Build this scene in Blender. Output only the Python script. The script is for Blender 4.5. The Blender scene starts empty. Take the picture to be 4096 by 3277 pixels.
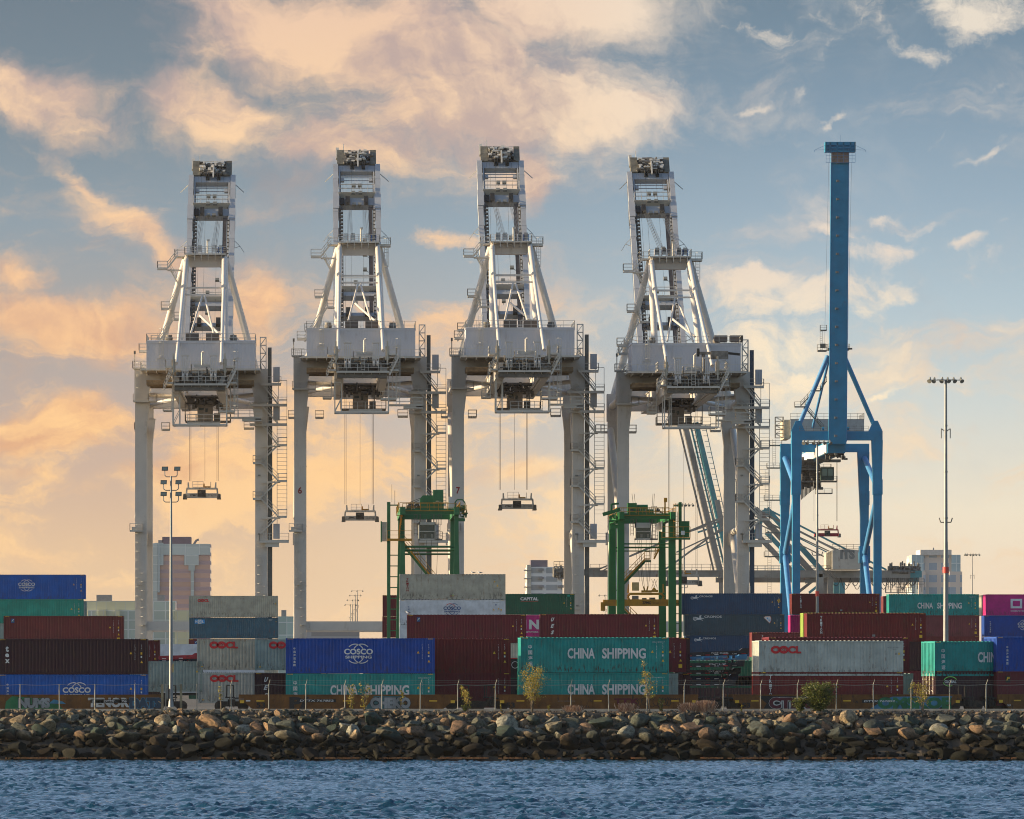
import bpy, math, random
import numpy as np
from mathutils import Vector, Matrix
PI = math.pi
R = math.radians
F = 23400.0; VX = 1290.0; HY = 2720.0; EYE = 2.6      # focal length, axis and horizon in photo pixels, eye height above the yard
def px2x(px, D): return (px - VX) / F * D
def py2z(py, D): return EYE + (HY - py) / F * D
scene = bpy.context.scene
COL = scene.collection

# ---------------------------------------------------------------- tagging
def tag(o, label=None, cat=None, group=None, kind=None):
    if label: o['label'] = label
    if cat: o['category'] = cat
    if group: o['group'] = group
    if kind: o['kind'] = kind
    return o
def thing(name, label, cat, loc=(0, 0, 0), rz=0.0, group=None):
    o = bpy.data.objects.new(name, None); COL.objects.link(o)
    o.location = loc; o.rotation_euler = (0, 0, rz); o.empty_display_size = 0.5
    return tag(o, label, cat, group)
def link(name, me, parent=None, loc=(0, 0, 0), rot=(0, 0, 0)):
    o = bpy.data.objects.new(name, me); COL.objects.link(o)
    o.location = loc; o.rotation_euler = rot
    if parent is not None: o.parent = parent
    return o
def copy_tree(o, parent=None):
    c = o.copy(); COL.objects.link(c); c.parent = parent
    for ch in list(o.children): copy_tree(ch, c)
    return c

# ---------------------------------------------------------------- mesh builder
class MB:
    def __init__(s): s.v = []; s.f = []
    def add(s, vs, fs):
        n = len(s.v); s.k = getattr(s, 'k', []); s.k.append((n, len(s.f))); s.v.extend([tuple(v) for v in vs]); s.f.extend([tuple(i + n for i in f) for f in fs]); return s
    def box(s, x0, x1, y0, y1, z0, z1):
        return s.add([(x0,y0,z0),(x1,y0,z0),(x1,y1,z0),(x0,y1,z0),(x0,y0,z1),(x1,y0,z1),(x1,y1,z1),(x0,y1,z1)],
                     [(0,3,2,1),(4,5,6,7),(0,1,5,4),(1,2,6,5),(2,3,7,6),(3,0,4,7)])
    def beam(s, p, q, w, h=None, w2=None, h2=None):
        p = Vector(p); q = Vector(q); h = w if h is None else h
        w2 = w if w2 is None else w2; h2 = h if h2 is None else h2
        d = (q - p)
        if d.length < 1e-6: return s
        d.normalize()
        up = Vector((0, 0, 1)) if abs(d.z) < 0.9 else Vector((0, 1, 0))
        a = d.cross(up).normalized(); b = a.cross(d).normalized()
        vs = []
        for c, ww, hh in ((p, w, h), (q, w2, h2)):
            for sx, sz in ((-1,-1),(1,-1),(1,1),(-1,1)):
                vs.append(c + a * (sx * ww / 2) + b * (sz * hh / 2))
        return s.add(vs, [(0,1,2,3),(7,6,5,4),(0,4,5,1),(1,5,6,2),(2,6,7,3),(3,7,4,0)])
    def tube(s, p, q, r, r2=None, n=10, cap=True):
        p = Vector(p); q = Vector(q); r2 = r if r2 is None else r2
        d = (q - p)
        if d.length < 1e-6: return s
        d.normalize()
        up = Vector((0, 0, 1)) if abs(d.z) < 0.9 else Vector((0, 1, 0))
        a = d.cross(up).normalized(); b = a.cross(d).normalized()
        vs = []
        for c, rr in ((p, r), (q, r2)):
            for i in range(n):
                t = 2 * PI * i / n
                vs.append(c + a * (rr * math.cos(t)) + b * (rr * math.sin(t)))
        fs = [(i, i + n, (i + 1) % n + n, (i + 1) % n) for i in range(n)]
        if cap: fs += [tuple(range(n)), tuple(range(2 * n - 1, n - 1, -1))]
        return s.add(vs, fs)
    def path(s, pts, r, n=6):
        for i in range(len(pts) - 1): s.tube(pts[i], pts[i + 1], r, n=n)
        return s
    def bars(s, pts, w):
        for i in range(len(pts) - 1): s.beam(pts[i], pts[i + 1], w)
        return s
    def prism(s, poly, c0, c1, axis='y'):
        """poly: 2-D outline, extruded from c0 to c1 along axis ('y': (x,z) outline; 'x': (y,z); 'z': (x,y))"""
        n = len(poly)
        def mk(c):
            if axis == 'y': return [(a, c, b) for a, b in poly]
            if axis == 'x': return [(c, a, b) for a, b in poly]
            return [(a, b, c) for a, b in poly]
        vs = mk(c0) + mk(c1)
        fs = [tuple(range(n)), tuple(range(2 * n - 1, n - 1, -1))]
        fs += [(i, i + n, (i + 1) % n + n, (i + 1) % n) for i in range(n)]
        return s.add(vs, fs)
    def rail(s, pts, h=1.1, w=0.07, step=1.6, toe=True):
        """handrail: posts, top and mid bars along a polyline"""
        w *= .78
        for i in range(len(pts) - 1):
            p = Vector(pts[i]); q = Vector(pts[i + 1]); L = (q - p).length
            up = Vector((0, 0, h))
            s.beam(p + up, q + up, w); s.beam(p + up * .5, q + up * .5, w * .75)
            if toe: s.beam(p + up * .04, q + up * .04, w * .6, w * 1.6)
            k = max(1, int(round(L / step)))
            for j in range(k + 1):
                c = p.lerp(q, j / k); s.beam(c, c + up, w)
        return s
    def deck(s, x0, x1, y0, y1, z, t=.12, rail='nsew', h=1.1, w=.07):
        s.box(x0, x1, y0, y1, z - t, z)
        if 'n' in rail: s.rail([(x0, y1, z), (x1, y1, z)], h, w)
        if 's' in rail: s.rail([(x0, y0, z), (x1, y0, z)], h, w)
        if 'w' in rail: s.rail([(x0, y0, z), (x0, y1, z)], h, w)
        if 'e' in rail: s.rail([(x1, y0, z), (x1, y1, z)], h, w)
        return s
    def stair(s, p, q, w=.8, wy=True, th=.22):
        """flight from p to q (running along x if wy: width along y)"""
        p = Vector(p); q = Vector(q)
        o = Vector((0, w / 2, 0)) if wy else Vector((w / 2, 0, 0))
        for sg in (-1, 1):
            s.beam(p + o * sg, q + o * sg, .06, th)
            up = Vector((0, 0, 1.0))
            s.beam(p + o * sg + up, q + o * sg + up, .06)
            s.beam(p + o * sg + up * .5, q + o * sg + up * .5, .05)
            for t in (0, .33, .66, 1): c = p.lerp(q, t) + o * sg; s.beam(c, c + up, .05)
        n = max(3, int(abs(q.z - p.z) / .32))
        for i in range(n):
            c = p.lerp(q, (i + .5) / n)
            if wy: s.box(c.x - .12, c.x + .12, c.y - w / 2, c.y + w / 2, c.z - .03, c.z + .03)
            else: s.box(c.x - w / 2, c.x + w / 2, c.y - .12, c.y + .12, c.z - .03, c.z + .03)
        return s
    def ladder(s, x, y, z0, z1, w=.5, cage=True, face=-1, step=.5):
        s.beam((x - w/2, y, z0), (x - w/2, y, z1), .06); s.beam((x + w/2, y, z0), (x + w/2, y, z1), .06)
        n = int((z1 - z0) / step)
        for i in range(n): z = z0 + (i + .5) * step; s.beam((x - w/2, y, z), (x + w/2, y, z), .05)
        if cage:
            for dx in (-.35, 0, .35):
                yy = y + face * (.75 if dx == 0 else .55); s.beam((x + dx, yy, z0 + 2), (x + dx, yy, z1 + 1), .05)
            k = max(1, int((z1 - z0 - 2) / 1.2))
            for i in range(k + 1):
                z = z0 + 2 + i * (z1 - z0 - 1) / k
                s.bars([(x - w/2, y, z), (x - .35, y + face * .55, z), (x, y + face * .75, z), (x + .35, y + face * .55, z), (x + w/2, y, z)], .05)
        return s
    def lattice(s, x0, x1, y0, y1, z0, z1, n, w=.1):
        """square lattice mast"""
        for x in (x0, x1):
            for y in (y0, y1): s.beam((x, y, z0), (x, y, z1), w)
        for i in range(n + 1):
            z = z0 + (z1 - z0) * i / n
            s.bars([(x0, y0, z), (x1, y0, z), (x1, y1, z), (x0, y1, z), (x0, y0, z)], w * .8)
            if i < n:
                z2 = z0 + (z1 - z0) * (i + 1) / n
                a, b = (x0, x1) if i % 2 else (x1, x0)
                s.beam((a, y0, z), (b, y0, z2), w * .7); s.beam((a, y1, z), (b, y1, z2), w * .7)
        return s
    def clutter(s, x0, x1, y0, y1, z0, z1, n, rng, lo=.15, hi=.7):
        """machinery: a packed group of small casings, drums and pipes"""
        for i in range(n):
            a, b, c = (rng.uniform(lo, hi) for _ in range(3))
            x = rng.uniform(x0, max(x0, x1 - a)); y = rng.uniform(y0, max(y0, y1 - b)); z = rng.uniform(z0, max(z0, z1 - c))
            k = rng.random()
            if k < .55: s.box(x, x + a, y, y + b, z, z + c)
            elif k < .8: s.tube((x, y, z), (x + a * 1.6, y, z), b * .35, n=8)
            else: s.tube((x, y, z), (x, y, z + c * 1.6), b * .22, n=7)
        return s
    def mesh(s, name, mat, smooth=False):
        me = bpy.data.meshes.new(name)
        me.from_pydata(s.v, [], s.f)
        if mat is not None: me.materials.append(mat)
        if smooth: me.shade_smooth()
        return me
    def pieces(s):
        """the far-apart pieces among the shapes added so far, each as a builder of its own"""
        n = len(s.k); ends = s.k[1:] + [(len(s.v), len(s.f))]
        lo = np.array([np.min(np.array(s.v[a[0]:b[0]]), axis=0) for a, b in zip(s.k, ends)]); hi = np.array([np.max(np.array(s.v[a[0]:b[0]]), axis=0) for a, b in zip(s.k, ends)])
        size = (hi - lo).max(axis=1); gap = np.maximum(0, np.maximum(lo[:, None] - hi[None], lo[None] - hi[:, None]))
        near = np.sqrt((gap ** 2).sum(axis=2)) <= np.maximum(.018, .47 * np.maximum(size[:, None], size[None]))
        lab = -np.ones(n, int); c = 0
        for i in range(n):
            if lab[i] >= 0: continue
            st = [i]; lab[i] = c
            while st:
                j = st.pop()
                for q in np.nonzero(near[j] & (lab < 0))[0]: lab[q] = c; st.append(int(q))
            c += 1
        if c == 1: return [s]
        out = [MB() for _ in range(c)]
        for i, (a, b) in enumerate(zip(s.k, ends)):
            out[lab[i]].add(s.v[a[0]:b[0]], [tuple(q - a[0] for q in f) for f in s.f[a[1]:b[1]]])
        return out
    def flipz(s): s.v = [(a, b, -c) for a, b, c in s.v]; s.f = [tuple(reversed(f)) for f in s.f]; return s
    def build(s, name, mat, parent=None, smooth=False, label=None, loc=(0, 0, 0), rot=(0, 0, 0)):
        if not s.f: return None
        if parent is not None and 1 < len(s.k) < 1500:
            ps = s.pieces()
            if 1 < len(ps) <= 60:
                o = None
                for p in ps: o = p.build(name, mat, parent, smooth, label, loc, rot)
                return o
        me = s.mesh(name, mat, smooth)
        if smooth:
            try: me.set_sharp_from_angle(angle=R(40))
            except Exception: pass
        o = link(name, me, parent, loc, rot)
        if label: o['label'] = label
        return o

# ---------------------------------------------------------------- materials
class NT:
    """tiny helper round a node tree"""
    def __init__(s, tree): s.t = tree; s.n = tree.nodes; s.l = tree.links
    def node(s, typ, **kw):
        n = s.n.new(typ)
        for k, v in kw.items():
            if k.startswith('i_'): n.inputs[int(k[2:])].default_value = v
            else: setattr(n, k, v)
        return n
    def put(s, sock, v):
        if hasattr(v, 'is_linked') or hasattr(v, 'links'): s.l.new(v, sock)
        else: sock.default_value = v
    def math(s, op, a, b=None, c=None, clamp=False):
        n = s.n.new('ShaderNodeMath'); n.operation = op; n.use_clamp = clamp
        s.put(n.inputs[0], a)
        if b is not None: s.put(n.inputs[1], b)
        if c is not None: s.put(n.inputs[2], c)
        return n.outputs[0]
    def mix(s, f, a, b, typ='RGBA', blend='MIX'):
        n = s.n.new('ShaderNodeMix'); n.data_type = typ
        if typ == 'RGBA':
            n.blend_type = blend; ia, ib, o = n.inputs[6], n.inputs[7], n.outputs[2]
            if isinstance(a, tuple) and len(a) == 3: a = (*a, 1)
            if isinstance(b, tuple) and len(b) == 3: b = (*b, 1)
        else: ia, ib, o = n.inputs[2], n.inputs[3], n.outputs[0]
        s.put(n.inputs[0], f); s.put(ia, a); s.put(ib, b)
        return o
    def noise(s, vec, scale, detail=4, rough=.55, dist=0.0, dim='3D'):
        n = s.n.new('ShaderNodeTexNoise'); n.noise_dimensions = dim
        if vec is not None: s.l.new(vec, n.inputs['Vector'])
        n.inputs['Scale'].default_value = scale; n.inputs['Detail'].default_value = detail
        n.inputs['Roughness'].default_value = rough; n.inputs['Distortion'].default_value = dist
        return n.outputs[0]
    def ramp(s, fac, stops, interp='LINEAR'):
        n = s.n.new('ShaderNodeValToRGB'); s.l.new(fac, n.inputs[0]); r = n.color_ramp; r.interpolation = interp
        while len(r.elements) < len(stops): r.elements.new(1.0)
        for e, (p, c) in zip(r.elements, sorted(stops)):
            e.position = p; e.color = (*c, 1) if len(c) == 3 else c
        return n.outputs[0]
    def smooth(s, x, a, b):
        n = s.n.new('ShaderNodeMapRange'); n.interpolation_type = 'SMOOTHSTEP'
        s.put(n.inputs[0], x); n.inputs[1].default_value = a; n.inputs[2].default_value = b
        return n.outputs[0]
def lin(r, g, b):
    f = lambda c: (c / 255 / 12.92) if c / 255 <= .04045 else ((c / 255 + .055) / 1.055) ** 2.4
    return (f(r), f(g), f(b))
MATS = {}
def mat(name, rgb, rough=.55, metal=0.0, low=0.0, var=.12, grime=.25, gcol=(.10, .07, .045), scale=1.0, streak=0.0, bump=0.0, spec=.4):
    """painted or bare surface: base colour, slight patchiness, grime that collects in blotches and runs down as streaks"""
    if name in MATS: return MATS[name]
    m = bpy.data.materials.new(name); m.use_nodes = True; t = NT(m.node_tree); b = t.n['Principled BSDF']
    co = t.n.new('ShaderNodeTexCoord').outputs['Object']
    oi = t.n.new('ShaderNodeObjectInfo')
    add = t.node('ShaderNodeVectorMath', operation='ADD'); t.l.new(co, add.inputs[0])
    sc = t.node('ShaderNodeVectorMath', operation='SCALE'); t.l.new(oi.outputs['Location'], sc.inputs[0]); sc.inputs[3].default_value = .37
    t.l.new(sc.outputs[0], add.inputs[1]); v = add.outputs[0]
    n1 = t.noise(v, .9 * scale, 5, .6)
    dark = tuple(c * (1 - var * 1.6) for c in rgb); light = tuple(min(1, c * (1 + var)) for c in rgb)
    base = t.ramp(n1, [(.3, dark), (.7, light)])
    if grime > 0:
        mp = t.node('ShaderNodeMapping'); t.l.new(v, mp.inputs[0]); mp.inputs[3].default_value = (3.2 * scale, 3.2 * scale, .35 * scale)
        n2 = t.noise(mp.outputs[0], 1.0, 5, .65); n3 = t.noise(v, 2.6 * scale, 6, .7)
        g = t.math('MULTIPLY', t.smooth(n2, .52, .74), t.smooth(n3, .42, .62))
        base = t.mix(t.math('MULTIPLY', g, grime * 2.2, clamp=True), base, gcol)
    if low > 0:      # chips and rust along the bottom rail of a box
        sz = t.n.new('ShaderNodeSeparateXYZ'); t.l.new(co, sz.inputs[0]); m5 = t.node('ShaderNodeMapping'); t.l.new(v, m5.inputs[0]); m5.inputs[3].default_value = (5.5, 5.5, 1.6)
        st = t.math('MULTIPLY', t.smooth(t.noise(m5.outputs[0], 1.0, 6, .7), .52, .60), t.smooth(t.math('ADD', sz.outputs[2], t.math('MULTIPLY', n1, .9)), 1.45, .75))
        base = t.mix(t.math('MULTIPLY', st, low), base, (.035, .022, .014))
    t.l.new(base, b.inputs['Base Color'])
    t.l.new(t.math('ADD', t.math('MULTIPLY', n1, .25), rough - .12), b.inputs['Roughness'])
    b.inputs['Metallic'].default_value = metal
    b.inputs['Specular IOR Level'].default_value = spec
    if bump > 0:
        bp = t.node('ShaderNodeBump'); bp.inputs['Strength'].default_value = bump; bp.inputs['Distance'].default_value = .03
        t.l.new(t.noise(v, 6 * scale, 5, .6), bp.inputs['Height']); t.l.new(bp.outputs[0], b.inputs['Normal'])
    MATS[name] = m
    return m
# ---------------------------------------------------------------- camera, sun, sky
cam_d = bpy.data.cameras.new('camera'); cam = bpy.data.objects.new('camera', cam_d); COL.objects.link(cam)
cam.location = (0, 0, EYE); cam.rotation_euler = (R(90), 0, 0)
cam_d.sensor_width = 36; cam_d.lens = 36 * F / 4096
cam_d.shift_x = (2048 - VX) / 4096; cam_d.shift_y = (HY - 1638.5) / 4096
cam_d.clip_start = 1; cam_d.clip_end = 60000
scene.camera = cam
SUN_EL, SUN_AZ = 11.5, -88.5          # degrees; azimuth from +Y (view) towards +X
sd = bpy.data.lights.new('sun', 'SUN'); so = bpy.data.objects.new('sun', sd); COL.objects.link(so)
sd.energy = 5.0; sd.angle = R(.6); sd.color = (1.0, .78, .48)
dirv = Vector((math.sin(R(SUN_AZ)) * math.cos(R(SUN_EL)), math.cos(R(SUN_AZ)) * math.cos(R(SUN_EL)), math.sin(R(SUN_EL))))
so.rotation_euler = (-dirv).to_track_quat('-Z', 'Y').to_euler()
vs = scene.view_settings; vs.view_transform = 'Standard'; vs.look = 'None'; vs.exposure = 1.0; vs.gamma = 1

def build_world():
    w = bpy.data.worlds.new('World'); scene.world = w; w.use_nodes = True
    t = NT(w.node_tree); t.n.clear()
    out = t.n.new('ShaderNodeOutputWorld'); bg = t.n.new('ShaderNodeBackground'); t.l.new(bg.outputs[0], out.inputs[0])
    sky = t.n.new('ShaderNodeTexSky'); sky.sky_type = 'NISHITA'; sky.sun_disc = False
    sky.sun_elevation = R(SUN_EL); sky.sun_rotation = R(SUN_AZ); sky.air_density = 1.0; sky.dust_density = 1.2
    d = t.n.new('ShaderNodeTexCoord').outputs['Generated']
    sp = t.n.new('ShaderNodeSeparateXYZ'); t.l.new(d, sp.inputs[0]); x, y, z = sp.outputs
    az = t.math('ARCTAN2', x, y); el = t.math('ARCSINE', z)
    # sky coordinates: 1 unit = 2156 px of the overview (U to the right, V downwards)
    k = F / 4096
    U = t.math('ADD', t.math('MULTIPLY', az, k), VX / 4096)
    V = t.math('SUBTRACT', HY / 4096, t.math('MULTIPLY', el, k))
    cb = t.n.new('ShaderNodeCombineXYZ'); t.l.new(U, cb.inputs[0]); t.l.new(V, cb.inputs[1]); uv0 = cb.outputs[0]
    # warp
    wn = t.n.new('ShaderNodeTexNoise'); t.l.new(uv0, wn.inputs[0]); wn.inputs['Scale'].default_value = 6; wn.inputs['Detail'].default_value = 7; wn.inputs['Roughness'].default_value = .6
    vm = t.node('ShaderNodeVectorMath', operation='SUBTRACT'); t.l.new(wn.outputs['Color'], vm.inputs[0]); vm.inputs[1].default_value = (.5, .5, .5)
    vs_ = t.node('ShaderNodeVectorMath', operation='SCALE'); t.l.new(vm.outputs[0], vs_.inputs[0]); vs_.inputs[3].default_value = .11
    va = t.node('ShaderNodeVectorMath', operation='ADD'); t.l.new(uv0, va.inputs[0]); t.l.new(vs_.outputs[0], va.inputs[1]); uv = va.outputs[0]
    Vn = t.math('ADD', V, 0.0)
    L = t.ramp(Vn, [(0, lin(110,126,139)), (.12, lin(122,139,151)), (.22, lin(142,157,167)), (.30, lin(166,164,162)), (.38, lin(182,168,160)), (.46, lin(202,175,155)), (.54, lin(222,188,152)), (.60, lin(226,192,152)), (.64, lin(226,190,150)), (1, lin(190,160,130))])
    Rr = t.ramp(Vn, [(0, lin(110,133,151)), (.1, lin(127,151,170)), (.2, lin(150,172,188)), (.3, lin(176,194,203)), (.4, lin(204,210,206)), (.5, lin(234,222,198)), (.58, lin(236,214,186)), (.64, lin(236,206,176)), (1, lin(190,170,150))])
    base = t.mix(t.smooth(U, .12, .9), L, Rr)
    def blob(cx, cy, rx, ry, a=0, s=1.0):
        mp = t.n.new('ShaderNodeMapping'); mp.vector_type = 'TEXTURE'; t.l.new(uv, mp.inputs[0])
        mp.inputs[1].default_value = (cx / 2156, cy / 2156, 0); mp.inputs[2].default_value = (0, 0, R(a)); mp.inputs[3].default_value = (rx / 2156, ry / 2156, 1)
        ln = t.node('ShaderNodeVectorMath', operation='LENGTH'); t.l.new(mp.outputs[0], ln.inputs[0])
        return t.math('MULTIPLY', t.math('EXPONENT', t.math('MULTIPLY', t.math('POWER', ln.outputs['Value'], 2.0), -1.0)), s)
    def total(lst):
        acc = None
        for b in lst:
            v = blob(*b); acc = v if acc is None else t.math('MAXIMUM', acc, v)
        return acc
    big = total([(800,110,380,120,6,1.2),(1010,240,330,95,0,1.1),(1190,40,240,80,-5,1.1),(460,240,160,70,15,1.),(720,310,250,55,4,.95),(1120,350,80,70,0,.8),
                 (560,60,200,60,20,.8),(1300,250,120,40,-12,.9),
                 (60,215,190,60,14,1.05),(300,505,150,42,38,.95),(200,400,150,24,36,.6),(140,690,210,75,16,1.05),(110,910,190,58,0,.95),(545,645,85,80,20,.85),
                 (370,530,60,30,40,.7),(40,590,100,40,10,.7),(330,1010,150,40,-4,.6),(60,1010,150,34,3,.55),(690,1010,190,34,-5,.6),(1120,985,170,34,-6,.6)])
    wisp = total([(2060,50,170,66,10,1.05),(1930,100,110,30,20,.85),(1600,60,90,22,14,.75),(1720,40,40,25,0,.6),(1595,210,45,13,0,.75),(1770,245,42,14,-30,.75),(1690,195,30,20,0,.55),(2090,180,30,10,-20,.6),
                  (1870,530,150,42,-8,.95),(1700,660,260,60,-14,.95),(1560,640,130,60,10,.9),(1880,640,90,42,-28,1.0),(1640,770,130,60,-10,.85),(1500,720,60,60,0,.6),(1960,480,60,16,0,.6),(1850,460,60,14,-10,.6),(1990,300,60,10,-40,.5),(2080,340,70,12,-20,.55),(1570,610,130,46,8,.85),(1620,740,160,50,-20,.85),(1840,660,110,30,-18,.85),(1860,850,60,10,-20,.75),(2030,520,42,17,-8,.75),(1740,500,90,18,10,.6),
                  (2110,490,40,16,0,.6),(950,505,70,24,12,.75),(965,560,26,10,0,.5),(1180,750,160,26,-6,.5),(900,660,90,30,0,.55),
                  (900,960,230,42,-4,.75),(1400,930,160,46,-10,.75),(1250,850,130,30,-12,.6),(1100,1050,220,30,0,.5),(640,880,170,34,10,.5),(480,980,120,50,0,.6),(1700,820,180,34,-14,.7),(2050,840,80,8,4,.45),(1680,305,50,10,0,.45),(2100,300,40,30,0,.35)])
    n1 = t.noise(uv, 7, 8, .6, .3); n2 = t.noise(uv, 22, 7, .62, .4)
    # large soft clouds, torn at the edges; streaks drawn out along the wind
    mps = t.node('ShaderNodeMapping'); t.l.new(uv, mps.inputs[0]); mps.inputs[2].default_value = (0, 0, R(-14)); mps.inputs[3].default_value = (5, 17, 1)
    n3 = t.noise(mps.outputs[0], 1, 8, .66, .6)
    m1 = t.math('ADD', big, t.math('MULTIPLY', t.math('SUBTRACT', n1, .5), 1.5))
    m1 = t.math('ADD', m1, t.math('MULTIPLY', t.math('SUBTRACT', n2, .5), .55))
    m1 = t.math('ADD', m1, t.math('MULTIPLY', t.math('SUBTRACT', n3, .5), .9))
    c1 = t.smooth(m1, .03, .85)
    m2 = t.math('ADD', wisp, t.math('MULTIPLY', t.math('SUBTRACT', n2, .5), 1.9))
    m2 = t.math('ADD', m2, t.math('MULTIPLY', t.math('SUBTRACT', n3, .5), 1.2))
    c2 = t.smooth(m2, .30, 1.05)
    # faint veil everywhere, stronger low down on the left
    veil = t.math('MULTIPLY', t.smooth(t.math('ADD', n3, t.math('MULTIPLY', t.math('SUBTRACT', n1, .5), .5)), .46, .72), t.math('ADD', .10, t.math('MULTIPLY', t.smooth(V, .14, .42), .6)))
    warm = t.ramp(Vn, [(0, lin(236,200,172)), (.13, lin(251,212,170)), (.3, lin(253,202,150)), (.42, lin(255,206,146)), (.6, lin(248,208,156))])
    cool = t.ramp(Vn, [(0, lin(242,228,208)), (.25, lin(234,216,198)), (.35, lin(255,234,200)), (.5, lin(250,228,192)), (.6, lin(244,214,172))])
    ccol = t.mix(t.smooth(U, .35, .8), warm, cool)
    shade = t.smooth(t.math('ADD', t.noise(uv, 5.5, 7, .6, .8), t.math('MULTIPLY', t.math('SUBTRACT', n3, .5), .5)), .36, .60)
    scol = t.mix(t.smooth(V, .1, .45), lin(176,158,158), lin(214,160,126))
    c1col = t.mix(t.math('ADD', t.math('MULTIPLY', shade, .8), .2), scol, ccol)
    col = t.mix(veil, base, t.mix(.35, ccol, scol))
    # dark smoky patches between the low clouds at left
    col = t.mix(t.math('MULTIPLY', t.smooth(t.noise(uv, 4, 6, .6, .4), .52, .7), t.math('MULTIPLY', t.smooth(V, .55, .35), .45)), col, t.mix(t.smooth(U, .2, .7), lin(176,150,140), lin(176,184,190)))
    low = t.math('ADD', t.noise(uv, 6.5, 8, .64, .7), t.math('MULTIPLY', t.math('SUBTRACT', n3, .5), .8))
    col = t.mix(t.math('MULTIPLY', t.smooth(low, .45, .66), t.math('MULTIPLY', t.math('MULTIPLY', t.smooth(V, .24, .40), t.smooth(U, .98, .60)), .85)), col, ccol)
    col = t.mix(t.math('MULTIPLY', c1, .95), col, c1col)
    col = t.mix(t.math('MULTIPLY', c2, .85), col, ccol)
    # above the picture the sky deepens to blue before it meets the physical sky
    col = t.mix(t.smooth(el, R(6.7), R(10.5)), col, lin(166,198,236))
    # towards the zenith and behind: the physical sky
    sk = t.node('ShaderNodeVectorMath', operation='SCALE'); t.l.new(sky.outputs[0], sk.inputs[0]); sk.inputs[3].default_value = SKY_K
    f1 = t.smooth(el, R(22), R(50)); f2 = t.smooth(t.math('ABSOLUTE', az), R(14), R(60))
    f = t.math('MAXIMUM', f1, f2)
    skc = t.mix(1.0, sk.outputs[0], SKY_TINT, blend='MULTIPLY')
    dim = t.node('ShaderNodeVectorMath', operation='SCALE'); t.l.new(col, dim.inputs[0]); dim.inputs[3].default_value = 2 ** -.95
    t.l.new(t.mix(f, dim.outputs[0], skc), bg.inputs[0]); bg.inputs[1].default_value = 1.0
    w.cycles.sampling_method = 'MANUAL'; w.cycles.sample_map_resolution = 512
SKY_K = .105; SKY_TINT = (.95, 1.0, 1.12)
build_world()

scene.cycles.filter_width = 1.05
scene.cycles.use_denoising = True
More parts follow.
